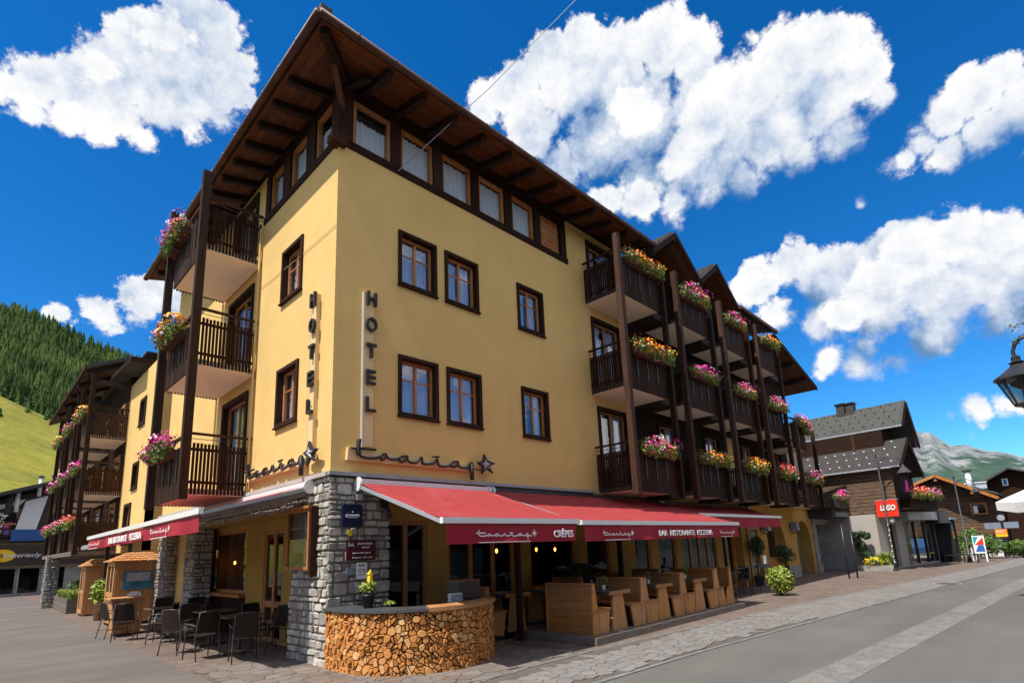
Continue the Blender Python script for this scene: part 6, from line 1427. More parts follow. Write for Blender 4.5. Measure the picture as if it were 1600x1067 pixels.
# huts
def hut(x0, x1, y0, y1, h, label, posters=False):
    t_ = thing('menu_hut', ((x0 + x1) / 2, (y0 + y1) / 2, 0), label, 'hut')
    for k_ in range(7):
        a = x0 + (x1 - x0) * k_ / 7; MB().box(a, a + (x1 - x0) / 7 - .004, y0 - .02, y0, .1, h).build('board', 'hut_wood', t_)
    MB().box(x0 + .02, x1, y0, y1, .08, h - .01).build('body', 'hut_wood', t_)
    mb = MB(); ring(mb, Fr((x0, 0, 0), (0, 1, 0), (-1, 0, 0)), y0, y1, .1, h, .14, -.02, .04); mb.box(x0 - .03, x0 + .005, (y0 + y1) / 2 - .06, (y0 + y1) / 2 + .06, .2, h - .1); mb.box(x0 - .028, x0 + .005, y0 + .1, y1 - .1, h * .45, h * .52); mb.build('side_frame', 'hut_wood', t_)
    mb = MB(); [mb.box(x0 - .012, x0 + .019, y0 + .16 + k_ * .1, y0 + .24 + k_ * .1, .3, h * .44) for k_ in range(int((y1 - y0 - .3) / .1))]; stuff(mb.build('slats', 'hut_wood', t_))
    MB().box(x0 - .004, x0 + .015, y0 + .15, y1 - .15, h * .53, h - .16).build('opening', 'inside', t_)
    xm, ym = (x0 + x1) / 2, (y0 + y1) / 2; e = .14; top = h + .27
    mb = MB()
    c_ = [(x0 - e, y0 - e), (x1 + e, y0 - e), (x1 + e, y1 + e), (x0 - e, y1 + e)]; k2 = .35
    d_ = [(xm + (x - xm) * k2, ym + (y - ym) * k2) for x, y in c_]
    mb.hexa([(*p_, h) for p_ in c_] + [(*p_, top) for p_ in d_]); rf_ = mb.build('roof', 'hut_wood', t_)
    for s_ in range(4):
        p_, q_ = c_[s_], c_[(s_ + 1) % 4]; u_, v_ = d_[s_], d_[(s_ + 1) % 4]
        for row in range(4):
            f0, f1 = row / 4, (row + 1) / 4; n_ = 7 - row
            for k_ in range(n_):
                g0, g1 = k_ / n_ + .01, (k_ + 1) / n_ - .01
                L3 = lambda f_, g_, dz: (((p_[0] * (1 - g_) + q_[0] * g_) * (1 - f_) + (u_[0] * (1 - g_) + v_[0] * g_) * f_), ((p_[1] * (1 - g_) + q_[1] * g_) * (1 - f_) + (u_[1] * (1 - g_) + v_[1] * g_) * f_), h + (top - h) * f_ + dz)
                MB().hexa([L3(f0, g0, .004), L3(f0, g1, .004), L3(f1, g1, .004), L3(f1, g0, .004), L3(f0, g0, .035), L3(f0, g1, .035), L3(f1, g1, .012), L3(f1, g0, .012)]).build('shingle', 'hut_wood', rf_)
    for (x, y) in ((x0, y0), (x1 - .1, y0), (x0, y1 - .1), (x1 - .1, y1 - .1)): MB().box(x + .01, x + .09, y + .01, y + .09, .008, .09).build('foot', 'hut_wood', t_)
    if posters:
        MB().box(x0 + .20, x0 + .98, y0 - .045, y0 - .022, 1.08, 1.62).build('poster', 'poster_blue', t_); MB().box(x0 + .28, x0 + .90, y0 - .050, y0 - .046, 1.32, 1.58).build('poster_sheet', 'poster_pale', t_)
        mb = MB(); mb.prism([(x0 + a, y0 - .03, b_) for a, b_ in ((.33, .60), (.72, .60), (.74, .86), (.66, 1.00), (.45, 1.02), (.34, .92))], (0, -.015, 0)); mb.build('shaped_notice', 'sign_white', t_)
        mb = MB(); mb.tube([(x0 + a, y0 - .05, b_) for a, b_ in ((.38, .78), (.42, .70), (.50, .70), (.55, .80), (.62, .92), (.58, .76), (.68, .72))], .008, 5); mb.build('drawing', 'blue_flag', t_)
hut(-1.05, .30, 11.75, 12.95, 1.93, 'larger wooden menu hut with shingled roof and blue poster by the terrace', True)
hut(-1.05, -.15, 17.2, 18.2, 1.82, 'smaller wooden hut with slatted side further up the street')
t_ = thing('slatted_planter', (-1.35, 9.3, 0), 'pale timber planter with slatted grey side in front of the wooden menu hut', 'planter')
MB().hexa([(-1.45, 8.95, .05), (-.85, 8.95, .05), (-.85, 9.5, .05), (-1.45, 9.5, .05), (-1.55, 8.9, .92), (-.8, 8.9, .92), (-.8, 9.55, .92), (-1.55, 9.55, .92)]).build('tub', 'hut_wood', t_)
for k_ in range(7): MB().box(-1.50, -1.05, 8.86, 8.89, .30 + k_ * .08, .36 + k_ * .08).build('slat', 'grey_wood', t_)
MB().box(-1.6, -.75, 8.84, 9.6, .925, .97).build('rim', 'hut_wood', t_)
t_ = thing('grass_planter', (-.6, 21, 0), 'long grey timber planter filled with bright green grass beside the side street', 'planter')
for k_ in range(3):
    z = .02 + k_ * .19
    MB().box(-1.28, -1.25, 19.4, 23.5, z, z + .18).build('side_board', 'grey_wood', t_); MB().box(-1.249, .2, 19.4, 19.43, z, z + .18).build('end_board', 'grey_wood', t_)
MB().box(-1.24, .2, 19.44, 23.5, 0.01, .5).build('soil', 'bark', t_)
mb = MB(); grass(mb, (-.6, 21.4, .5), .6, 1.9, .38, 3500, rnd, .02); stuff(mb.build('grass', 'leaf_light', t_))
bush((-.5, 22.2, .9), .5, .42, 'rounded green shrub growing behind the grass planter', 900, 'leaf', .07, seed=12); bush((-.85, 14.7, .95), .36, .5, 'leafy plant with orange flowers between the two wooden huts', 900, 'leaf_light', .09, 'plant', 'potted_plant', .25, 14)
for i, (x, y) in enumerate(((-.72, 15.6), (-.35, 13.9))):
    t_ = thing('awning_post', (x, y, 0), ('left', 'right')[i] + ' of two slim dark posts between the wooden huts', 'post', 'slim posts between the huts'); MB().box(x - .05, x + .05, y - .05, y + .05, 0, 2.55).build('shaft', 'black_metal', t_); MB().box(x - .1, x + .1, y - .1, y + .1, 0.006, .02).build('foot_plate', 'black_metal', t_)
t_ = thing('rear_awning', (0, 14, 2.6), 'grey edged awning end showing beneath the long red valance by the huts', 'awning'); MB().box(-1.25, -1.15, 13.2, 17.5, 2.45, 2.6).build('front_bar', 'grey_metal', t_); mb = MB(); mb.quad((-1.2, 13.2, 2.6), (-1.2, 17.5, 2.6), (0, 17.5, 3.0), (0, 13.2, 3.0)); mb.build('cloth', 'grey_panel', t_)

# ------------------------------------------------------------------ right hand street: shop chalet
a8 = R(-8.5); O8 = Vector((29.0, -2.4, 0)); FG = Fr(O8, (math.cos(a8), math.sin(a8), 0), (math.sin(a8), -math.cos(a8), 0))
FGW = Fr(O8, (-math.sin(a8), math.cos(a8), 0), (-math.cos(a8), -math.sin(a8), 0))   # west wall, u grows to the back
ls = thing('toy_shop', O8, 'tall timber chalet with two stacked slate roofs over a pale stone shop beyond the hotel', 'shop')
wall(FGW, 0.0, 14, 0, 2.85, [], 'light_stone', n=0, depth=.3, name='stone_wall', parent=ls)
wall(FG, 0.3, 8.6, 0, 2.95, [(1.1, 2.5, .05, 2.35), (3.7, 8.4, .1, 2.45)], 'light_stone', n=0, depth=.3, name='shop_front', parent=ls)
MB().box(1.15, 1.75, -.2, -.15, .05, 2.3, FG).build('door', 'orange_wood', ls); MB().box(1.8, 2.5, -.22, -.18, .05, 2.3, FG).build('door', 'inside', ls)
mb = MB(); mb.quad(FG.p(3.7, -.1, .1), FG.p(8.4, -.1, .1), FG.p(8.4, -.1, 2.45), FG.p(3.7, -.1, 2.45)); mb.build('window_pane', 'glass_shop', ls)
MB().box(3.6, 8.5, -1.4, -1.3, 0, 2.9, FG).build('shop_back', 'inside', ls)
for u in (3.68, 5.2, 6.8, 8.36): MB().box(u, u + .07, -.12, .02, .1, 2.46, FG).build('window_post', 'black_metal', ls)
for i in range(10): MB().box(4.0 + i * .42, 4.3 + i * .42, -.09, -.085, .55, .62, FG).build('letter', 'sign_yellow', ls)
MB().box(2.4, 7.0, .02, .7, 2.50, 2.95, FG).build('canopy', 'grey_metal', ls); MB().box(7.05, 8.7, .02, .8, 2.3, 3.0, FG).build('canopy_end', 'black_metal', ls)
wall(FGW, -1.0, 13, 2.86, 5.3, [], 'dark_wood_h', n=-.25, depth=.3, name='timber_wall', parent=ls)
mb = MB(); z = 2.9
while z < 5.2: mb.box(-1.0, 13, -.249, -.22, z, z + .17, FGW); z += .19
stuff(mb.build('wall_logs', 'log_wall', ls))
MB().box(.3, 3.4, -3, .9, 2.97, 5.2, FG).build('front_bay', 'dark_wood_h', ls)
MB().box(1.3, 3.3, -4.0, .5, 5.2, 7.4, FG).build('upper_bay', 'dark_wood_h', ls); MB().box(1.3, 3.4, -13, -4.01, 5.2, 7.4, FG).build('upper_wall', 'log_wall', ls)
for k_ in range(5): MB().box(1.2 - .001 * k_, 1.29, -1.0 - 2.2 * k_, -.85 - 2.2 * k_, 5.6, 7.3, FG).build('bracket', 'post_wood', ls)
def groof(ul, zl, um, zm, ur, zr, n0, n1, m_, dots):
    for (a, za, b_, zb) in ((ul, zl, um, zm), (um, zm, ur, zr)):
        mb = MB(); mb.hexa([FG.p(a, n0, za), FG.p(b_, n0, zb), FG.p(b_, n1, zb), FG.p(a, n1, za), FG.p(a, n0, za + .12), FG.p(b_, n0, zb + .12), FG.p(b_, n1, zb + .12), FG.p(a, n1, za + .12)]); r_ = mb.build('roof', m_, ls)
        MB().beam(FG.p(a, n0 + .02, za - .04), FG.p(b_, n0 + .02, zb - .04), .04, .26).build('barge_board', 'dark_wood_h', r_)
        if a == ul:
            MB().beam(FG.p(a - .03, n0, za + .02), FG.p(a - .03, n1, za + .02), .08, .10).build('gutter', 'grey_metal', r_)
            mb = MB(); rr_ = random.Random(3)
            for i in range(4):
                for j in range(26):
                    f_ = (i + .5) / 4; u, z = a + (b_ - a) * f_, za + (zb - za) * f_ + .13; n_ = n0 - .4 - j * .5 - (i % 2) * .25
                    mb.box(u - .03, u + .03, n_ - .035, n_ + .035, z, z + .055, FG)
            stuff(mb.build('snow_guards', dots, r_))
            mb = MB()
            for j in range(16): n_ = n0 - .1 - j * .85; mb.beam(FG.p(a, n_, za + .125), FG.p(b_, n_, zb + .125), .02, .03)
            stuff(mb.build('roof_seams', m_, r_))
    MB().beam(FG.p(um, n0 - .05, zm - .2), FG.p(um, n0 - 2, zm - .2), .16, .2).build('ridge_beam', 'rafter_wood', ls)
groof(-.05, 5.15, 1.7, 6.72, 3.1, 4.75, 1.5, -12, 'roof_brown', 'sign_white')
groof(1.35, 7.42, 2.45, 8.85, 3.35, 6.4, 1.5, -12, 'roof_slate', 'roof_dark')
for (n_, w_, h_) in ((-8.2, .45, .8), (-5.6, .25, .5), (1.0 - 2.2, .2, .45), (.2 - 1.9, .22, .5)):
    t_ = thing('chimney', FG.p(2.45, n_, 8.8), {-8.2: 'large square chimney on the upper slate roof', -5.6: 'small chimney in the middle of the upper slate roof'}.get(n_, ('left' if n_ < -1.3 else 'right') + ' of two tiny vents near the front end of the upper slate roof'), 'chimney')
    n2 = n_; MB().box(2.45 - w_, 2.45 + w_, n2 - w_, n2 + w_, 8.75, 8.9 + h_, FG).build('stack', 'roof_dark', t_); MB().box(2.45 - w_ * 1.3, 2.45 + w_ * 1.3, n2 - w_ * 1.3, n2 + w_ * 1.3, 8.901 + h_, 8.98 + h_, FG).build('cap', 'black_metal', t_)
MB().box(1.0, 5.0, .95, 1.35, 3.0, 3.55, FG).build('balcony_front', 'dark_wood_h', ls); MB().box(1.0, 5.0, .0, .94, 2.97, 3.05, FG).build('balcony_floor', 'dark_wood_h', ls)
fbox('red', FG.p(2.1, 1.35, 3.75), a8, 'red and white flowers at the left end of the chalet shop balcony', (1.3, 1.3, 1.3), 'flower boxes on the chalet shop'); fbox('pink', FG.p(3.9, 1.35, 3.72), a8, 'pink and red flowers at the right end of the chalet shop balcony', (1.3, 1.3, 1.3), 'flower boxes on the chalet shop')
t_ = thing('banner', FG.p(.8, 1.2, 4.5), 'small purple banner hanging on the chalet shop front', 'banner'); mb = MB(); mb.prism([FG.p(1.0, 1.3, 4.9), FG.p(1.3, 1.3, 3.9), FG.p(.7, 1.3, 3.9)], FG.N * .03); mb.build('cloth', 'fl_magenta', t_)
# square red shop sign facing down the street
F6 = Fr((28.55, 0, 0), (0, -1, 0), (-1, 0, 0))
t_ = thing('shop_sign', (28.6, -3.05, 2.66), 'square red toy shop sign with bold white LEGO lettering behind the lamp post', 'sign')
MB().box(2.60, 3.52, 0, .06, 2.66, 3.50, F6).build('face', 'sign_red', t_); MB().box(2.60, 3.52, -.32, -.001, 2.66, 3.50, F6).build('box', 'roof_dark', t_)
MB().box(2.58, 3.56, -.34, .065, 3.502, 3.53, F6).build('top_trim', 'grey_metal', t_)
text('LEGO', .36, F6, 2.76, 2.99, .070, 'sign_yellow', t_, width=.68, bold=.034, shear=.15, extrude=.002); text('LEGO', .36, F6, 2.765, 2.99, .078, 'sign_black', t_, width=.67, bold=.026, shear=.15, extrude=.002); text('LEGO', .36, F6, 2.775, 2.99, .086, 'sign_white', t_, width=.65, bold=.012, shear=.15, extrude=.002)
MB().beam((28.7, -2.62, 3.3), (29.3, -2.4, 3.3), .04, .04).build('bracket', 'black_metal', t_)
t_ = thing('shop_lamp', (28.8, -3.1, 2.5), 'small white lamp under the red toy shop sign', 'lamp'); MB().lathe((28.7, -3.15, 2.42), [(0, -.1), (.12, 0), (.1, .12), (.03, .2)], 12).build('shade', 'sign_white', t_, True)
# street lamps
def slamp(x, y, h, arm, label, drop=.6, scale=1.0):
    t_ = thing('street_lamp', (x, y, 0), label, 'street lamp', 'street lamps along the kerb')
    MB().tube([(x, y, 0), (x, y, .5), (x, y, .52), (x, y, h)], [.10, .085, .05, .035], 10).build('pole', 'black_metal', t_, True); MB().lathe((x, y, 0.0), [(.15, 0), (.13, .1), (.10, .12)], 12).build('base', 'black_metal', t_)
    pts = [(x, y, h - .6)] + [(x, y - arm / 2 + arm / 2 * math.cos(a), h - .55 + .45 * math.sin(a)) for a in [math.pi * j / 8 for j in range(9)]]
    MB().tube(pts, .022, 8).build('arm', 'black_metal', t_, True)
    yc, zc = y - arm, h - .6
    MB().lathe((x, yc, zc - .35 * scale), [(.02, .42 * scale), (.08 * scale, .30 * scale), (.30 * scale, .0), (.31 * scale, -.04 * scale)], 12).build('shade', 'roof_dark', t_); MB().lathe((x, yc, zc - .75 * scale), [(.10 * scale, 0), (.17 * scale, .34 * scale), (.19 * scale, .345 * scale)], 6).build('glass', 'glass_shop', t_)
    for k_ in range(6): a = k_ * math.pi / 3; MB().tube([(x + .10 * scale * math.cos(a), yc + .10 * scale * math.sin(a), zc - .76 * scale), (x + .18 * scale * math.cos(a), yc + .18 * scale * math.sin(a), zc - .39 * scale)], .012, 5).build('frame_bar', 'black_metal', t_)
    MB().lathe((x, y, h), [(.06, 0), (.05, .08), (0, .14)], 8).build('finial', 'black_metal', t_)
    return t_
l1 = slamp(28.4, -3.0, 5.75, 1.05, 'tall black street lamp with curved arm standing before the red toy shop sign')
mb = MB(); [mb.box(28.31, 28.32, -3.05 + .02 * (k_ % 3), -3.015 + .02 * (k_ % 3), .4 + k_ * .26, .47 + k_ * .26) for k_ in range(8)]; stuff(mb.build('stickers', 'sign_white', l1))
slamp(37.0, -5.1, 4.9, .9, 'thin dark street lamp in front of the timber chalet down the street', scale=.8)
for i, (x, y, h) in enumerate(((22.6, -2.35, 2.25), (22.9, -2.6, 1.95))):
    t_ = thing('bollard_post', (x, y, 0), ('taller left', 'shorter right')[i] + ' of two thin dark posts standing on the pavement before the stone piers', 'post'); MB().tube([(x, y, 0), (x, y, h)], .035, 10).build('shaft', 'black_metal', t_, True); MB().lathe((x, y, h), [(.05, 0), (.03, .05), (0, .06)], 8).build('cap', 'black_metal', t_)
# topiary and flower bed
t_ = thing('topiary_figure', (29.0, -1.7, 0), 'curved green topiary figure leaning against the pale stone wall', 'topiary')
mb = MB()
for (x, y, z, r_) in ((28.6, -1.95, .5, .42), (28.6, -1.75, .85, .34), (28.6, -1.62, 1.2, .28), (28.6, -1.5, 1.5, .26), (28.6, -1.42, 1.75, .27), (28.6, -1.75, 1.85, .2), (28.6, -1.95, 1.75, .2)): leaves(mb, (x, y, z), r_, r_, r_, 260, .06, rnd)
stuff(mb.build('foliage', 'leaf_dark', t_)); MB().tube([(28.6, -1.9, 0), (28.6, -1.5, 1.5)], .04, 6).build('stem', 'bark', t_); mb = MB(); leaves(mb, (28.55, -1.35, 1.9), .25, .2, .1, 120, .05, rnd); stuff(mb.build('yellow_tips', 'leaf_light', t_))
t_ = thing('flower_bed', (28.8, -2.4, 0), 'raised bed of yellow and green plants at the foot of the pale stone wall', 'flower bed')
MB().box(28.3, 28.95, -2.95, -1.4, 0, .28).build('edge', 'pier_stone', t_); mb = MB(); leaves(mb, (28.6, -2.3, .45), .42, .75, .3, 700, .07, rnd); grass(mb, (28.6, -2.6, .3), .2, .25, .65, 200, rnd, .02); stuff(mb.build('foliage', 'leaf_light', t_)); mb = MB(); blooms(mb, (28.5, -2.1, .45), .4, .5, .25, 140, .05, rnd); stuff(mb.build('yellow_blossom', 'fl_yellow', t_))
# glass wind porch right of the shop
t_ = thing('glass_porch', FG.p(8.9, .3, 0), 'dark framed glass porch at the right end of the shop chalet', 'porch')
for u in (8.7, 9.5): MB().box(u, u + .08, -.5, .8, 0, 2.5, FG).build('frame', 'black_metal', t_)
mb = MB(); mb.quad(FG.p(8.78, .75, .1), FG.p(9.5, .75, .1), FG.p(9.5, .75, 2.4), FG.p(8.78, .75, 2.4)); mb.build('pane', 'glass_shop', t_); MB().box(8.6, 9.7, -.6, .9, 2.5, 2.62, FG).build('roof', 'grey_metal', t_)
MB().box(8.7, 9.5, -.5, .8, 0, .5, FG).build('base_panel', 'brown_panel', t_)
# timber chalet further on
ch = thing('log_chalet', (46, -3, 0), 'weathered brown log chalet with a low gable and orange eaves down the street', 'chalet')
xc = 46.0; ap = (-3.3, 5.75); el, erg = (.2, 4.45), (-6.5, 3.85)
z = 1.45
while z < 5.5:
    yl = .0 if z < 4.3 else max(-3.2, 0.0 - (z - 4.3) * 2.6); yr = -6.2 if z < 3.75 else min(-3.4, -6.2 + (z - 3.75) * 1.75)
    MB().box(xc + .0 - rnd.random() * .03, xc + .2, yr, yl, z, z + .145, taper=.02).build('log', 'log_wall', ch); z += .172
MB().box(xc + .12, xc + 9, -6.15, -.05, 0, 3.7).build('walls', 'dark_wood_h', ch)
for (a, b_) in ((el, ap), (ap, erg)):
    mb = MB(); mb.hexa([(xc - 1.2, a[0], a[1]), (xc - 1.2, b_[0], b_[1]), (xc + 10, b_[0], b_[1]), (xc + 10, a[0], a[1]), (xc - 1.2, a[0], a[1] + .14), (xc - 1.2, b_[0], b_[1] + .14), (xc + 10, b_[0], b_[1] + .14), (xc + 10, a[0], a[1] + .14)]); r_ = mb.build('roof', 'roof_brown', ch)
    MB().beam((xc - 1.23, a[0], a[1] + .03), (xc - 1.23, b_[0], b_[1] + .03), .04, .2).build('barge_board', 'orange_wood', r_)
for y, z in ((-1.2, 4.75), (-3.3, 5.5), (-5.2, 4.4)): MB().beam((xc - 1.15, y, z), (xc + .2, y, z), .18, .2).build('purlin', 'orange_wood', ch)
for (a, b_, c_, d_) in ((2.75, 3.35, 4.6, 5.05), (4.95, 5.65, 2.95, 3.6)):
    Fc = Fr((xc - .04, 0, 0), (0, -1, 0), (-1, 0, 0)); mb = MB(); ring(mb, Fc, a - .1, b_ + .1, c_ - .08, d_ + .08, .1, 0, .06); wi = mb.build('window', 'orange_wood', ch); MB().box(a, b_, .005, .02, c_, d_, Fc).build('pane', 'glass_blue', wi); MB().box(a + .05, a + (b_ - a) * .4, .021, .026, c_, d_ - .1, Fc).build('curtain', 'sign_white', wi)
MB().box(xc - .02, xc + .1, -6.1, -.1, 0, 1.44).build('ground_wall', 'white_plaster', ch); MB().box(xc - .3, xc - .021, -6.3, -.1, 1.35, 1.5).build('ledge', 'dark_wood_h', ch)
t_ = thing('chimney', (48, -5.2, 4.9), 'white capped chimney pipe above the right slope of the log chalet roof', 'chimney'); MB().tube([(48, -4.9, 4.6), (48, -4.9, 6.1)], .18, 10).build('flue', 'sign_white', t_, True); MB().box(47.75, 48.25, -5.15, -4.65, 6.1, 6.2).build('cap', 'black_metal', t_)
def house(x, y0, y1, ze, zp, ym, label, wm='dark_wood_h', rm='roof_dark', win=None, name='house', depth=9, z0=0):
    t_ = thing(name, (x, (y0 + y1) / 2, 0), label, 'house')
    mb = MB(); mb.prism([(x, y0, z0), (x, y1, z0), (x, y1, ze), (x, ym, zp), (x, y0, ze)], (depth, 0, 0)); mb.build('walls', wm, t_)
    for (a, za, b_, zb) in ((y0 + .7 if y0 > y1 else y0 - .7, ze - .25, ym, zp + .08), (ym, zp + .08, y1 - .7 if y0 > y1 else y1 + .7, ze - .25)):
        mb = MB(); mb.hexa([(x - 1, a, za), (x - 1, b_, zb), (x + depth + 1, b_, zb), (x + depth + 1, a, za), (x - 1, a, za + .18), (x - 1, b_, zb + .18), (x + depth + 1, b_, zb + .18), (x + depth + 1, a, za + .18)]); r_ = mb.build('roof', rm, t_)
    for (yy, zz, w_, h_) in (win or []):
        fr_ = MB().box(x - .06, x - .01, yy - w_ / 2, yy + w_ / 2, zz, zz + h_).build('window', 'sign_white', t_); MB().box(x - .08, x - .061, yy - w_ / 2 + .1, yy + w_ / 2 - .1, zz + .08, zz + h_ - .08).build('pane', 'blue_paint', fr_)
    return t_
house(70, -3.9, -10.5, 6.1, 7.6, -6.4, 'dark brown gabled house with a small blue window behind the log chalet', win=[(-5.95, 6.1, .45, .7)])
house(64, 1.0, -4.9, 5.2, 6.75, -1.5, 'grey roofed low house just behind the ridge of the log chalet', rm='roof_slate')
house(95, 2.5, -1.2, 7.0, 8.2, .5, 'distant house with bluish roof seen between the two chalets', rm='teal', wm='light_stone')
t_ = thing('balcony_panel', (68.5, -4.6, 5), 'white balcony panels on the dark house behind the log chalet', 'balcony'); MB().box(68.3, 68.5, -4.6, -2.9, 5.9, 6.5).build('panel', 'poster_pale', t_); MB().box(68.2, 68.52, -4.65, -2.85, 6.5, 6.58).build('rail', 'sign_white', t_)
# plants, boards and signs down the street
for i, (x, y, z, r_, h_, m_) in enumerate(((41, -3.9, .75, .9, .7, 'leaf'), (42, -5.6, .85, 1.0, .75, 'leaf'), (43, -7.2, .6, .9, .55, 'leaf'), (38.5, -3.9, .4, .6, .4, 'leaf_light'), (44.5, -4.7, 1.1, .8, .9, 'leaf'))):
    bush((x, y, z), r_, h_, ('green shrub under the left half of the log chalet', 'large green shrub behind the triangular street sign', 'spiky green shrub at the right of the log chalet', 'low yellow-green hedge beside the glass porch', 'leafy bush against the white base of the log chalet')[i], 1300, m_, .11, seed=60 + i)
t_ = thing('pavement_sign', (37, -5.7, 0), 'white pavement board with red, blue and teal triangles', 'sign')
Fp = Fr((37, 0, 0), (0, -1, 0), (-1, 0, 0)); MB().box(5.38, 5.92, 0, .03, .5, 1.5, Fp).build('board', 'sign_white', t_)
for pl, m_, d_ in ((((5.42, .95), (5.42, 1.44), (5.66, 1.44)), 'teal', .032), (((5.46, .98), (5.86, 1.40), (5.86, .98)), 'sign_red', .034), (((5.45, .60), (5.88, .60), (5.84, .95), (5.62, .98)), 'blue_paint', .036)): MB().prism([Fp.p(a, d_, b_) for a, b_ in pl], Fp.N * .004).build('triangle', m_, t_)
for a in (5.40, 5.86): MB().box(a, a + .04, -.02, .0, 0, .5, Fp).build('leg', 'sign_white', t_)
t_ = thing('direction_sign', (44, -6.45, 0), 'grey post with two blank grey boards and a round plate down the street', 'sign'); Fd = Fr((44, 0, 0), (0, -1, 0), (-1, 0, 0))
MB().tube([(44, -6.45, 0), (44, -6.45, 2.5)], .05, 8).build('pole', 'black_metal', t_); MB().box(5.55, 6.38, .06, .1, 1.85, 2.25, Fd).build('board', 'grey_panel', t_); MB().box(6.52, 7.25, .06, .1, 1.85, 2.25, Fd).build('board', 'grey_panel', t_); MB().prism([Fd.p(6.45 + .2 * math.cos(a), .06, 2.55 + .2 * math.sin(a)) for a in [j * math.pi / 6 for j in range(12)]], Fd.N * .04).build('round_plate', 'grey_metal', t_)
t_ = thing('cafe_sign', (42, -6.4, 1.3), 'small orange and yellow sign below the grey direction boards', 'sign'); Fq = Fr((42, 0, 0), (0, -1, 0), (-1, 0, 0)); MB().box(6.15, 6.72, 0, .05, 1.5, 1.82, Fq).build('upper_panel', 'orange_sign', t_); MB().box(6.15, 6.72, 0, .05, 1.34, 1.495, Fq).build('lower_panel', 'sign_yellow', t_); text('PIZZ', .2, Fq, 6.2, 1.6, .055, 'sign_white', t_, width=.38); MB().tube([(42, -6.43, 0), (42, -6.43, 1.35)], .04, 8).build('pole', 'black_metal', t_)
for i, (x, y) in enumerate(((36.2, -4.4), (36.6, -5.2))):
    t_ = thing('street_bench', (x, y, 0), ('left', 'right')[i] + ' of two small black iron seats beside the pavement board', 'bench', 'iron seats down the street'); MB().box(x - .2, x + .2, y - .35, y + .35, .42, .47).build('seat', 'black_metal', t_)
    for a in (-.3, .3): MB().tube([(x - .15, y + a, 0), (x - .1, y + a, .42)], .025, 6).build('leg', 'black_metal', t_); MB().tube([(x + .15, y + a, 0), (x + .1, y + a, .42)], .025, 6).build('leg', 'black_metal', t_)
t_ = thing('low_fence', (38.6, -4.9, 0), 'short white and brown timber fence in front of the shrubs', 'fence')
for k_ in range(6): MB().box(38.5, 38.56, -4.2 - k_ * .32, -4.12 - k_ * .32, 0, .8).build('picket', 'sign_white' if k_ % 2 else 'grey_wood', t_)
MB().box(38.57, 38.6, -6.0, -3.9, .55, .62).build('rail', 'grey_wood', t_)
t_ = thing('parked_car', (40.5, -3.2, 0), 'dark car partly hidden behind the glass porch', 'car')
mb = MB(); mb.prism([(39.2, -3.3, .35), (43.0, -3.3, .35), (43.0, -3.3, .85), (42.3, -3.3, .95), (41.7, -3.3, 1.4), (40.3, -3.3, 1.42), (39.7, -3.3, .98), (39.2, -3.3, .85)], (0, 1.6, 0)); mb.build('body', 'blue_flag', t_)
for x in (39.9, 42.3): mb = MB(); mb.tube([(x, -3.34, .33), (x, -3.1, .33)], .32, 16); mb.build('wheel', 'black_metal', t_)
mb = MB(); mb.prism([(40.0, -3.32, 1.0), (42.0, -3.32, 1.0), (41.6, -3.32, 1.33), (40.4, -3.32, 1.33)], (0, .01, 0)); mb.build('side_window', 'glass_shop', t_)
# white parasol at the right edge
t_ = thing('parasol', (15.5, -10.3, 0), 'large white parasol reaching in from the right edge of the street', 'parasol')
MB().tube([(15.5, -10.3, 0), (15.5, -10.3, 3.5)], .035, 10).build('pole', 'white_metal', t_)
cor = [(15.5 + 2.35 * math.cos(R(45 * k_ + 97)), -10.3 + 2.35 * math.sin(R(45 * k_ + 97))) for k_ in range(8)]
for k_ in range(8):
    a, b_ = cor[k_], cor[(k_ + 1) % 8]; mb = MB(); n_ = 8
    for i in range(n_):
        f0, f1 = i / n_, (i + 1) / n_
        P3 = lambda f_, g_: (15.5 + ((a[0] * (1 - g_) + b_[0] * g_) - 15.5) * f_ * (1 - .06 * math.sin(math.pi * g_) * f_), -10.3 + ((a[1] * (1 - g_) + b_[1] * g_) + 10.3) * f_ * (1 - .06 * math.sin(math.pi * g_) * f_), 3.5 - 0.95 * f_ ** 1.15 - .05 * math.sin(math.pi * g_) * f_)
        for j in range(6): mb.quad(P3(f0, j / 6), P3(f0, (j + 1) / 6), P3(f1, (j + 1) / 6), P3(f1, j / 6))
    for j in range(6):
        q0, q1 = P3(1, j / 6), P3(1, (j + 1) / 6); mb.quad(q0, q1, (q1[0], q1[1], q1[2] - .24 - .03 * math.sin(j)), (q0[0], q0[1], q0[2] - .24 - .03 * math.sin(j - 1)))
    mb.build('canopy_panel', 'parasol', t_, False); MB().beam((15.5, -10.3, 3.1), (a[0], a[1], 2.5), .02, .03).build('rib', 'white_metal', t_)
# lantern hanging in at the top right
t_ = thing('hanging_lantern', (6.0, -9.13, 3.5), 'black and glass street lantern hanging from a curled bracket in the upper right corner', 'street lamp'); cx_, cy_ = 6.0, -9.04
MB().lathe((cx_, cy_, 3.98), [(.30, -.02), (.29, .02), (.12, .15), (.09, .16), (.07, .20), (.10, .22), (.05, .25), (.055, .30), (.03, .33)], 8).build('cap', 'black_metal', t_)
MB().lathe((cx_, cy_, 3.56), [(.0, -.10), (.03, -.06), (.05, -.02), (.125, .0), (.13, .03), (.125, .04)], 8).build('bottom_ring', 'black_metal', t_)
for k_ in range(8): a = k_ * math.pi / 4; MB().tube([(cx_ + .125 * math.cos(a), cy_ + .125 * math.sin(a), 3.59), (cx_ + .26 * math.cos(a), cy_ + .26 * math.sin(a), 3.97)], .011, 6).build('frame_bar', 'black_metal', t_)
MB().lathe((cx_, cy_, 3.59), [(.12, 0), (.25, .38)], 8).build('glass', 'glass_shop', t_)
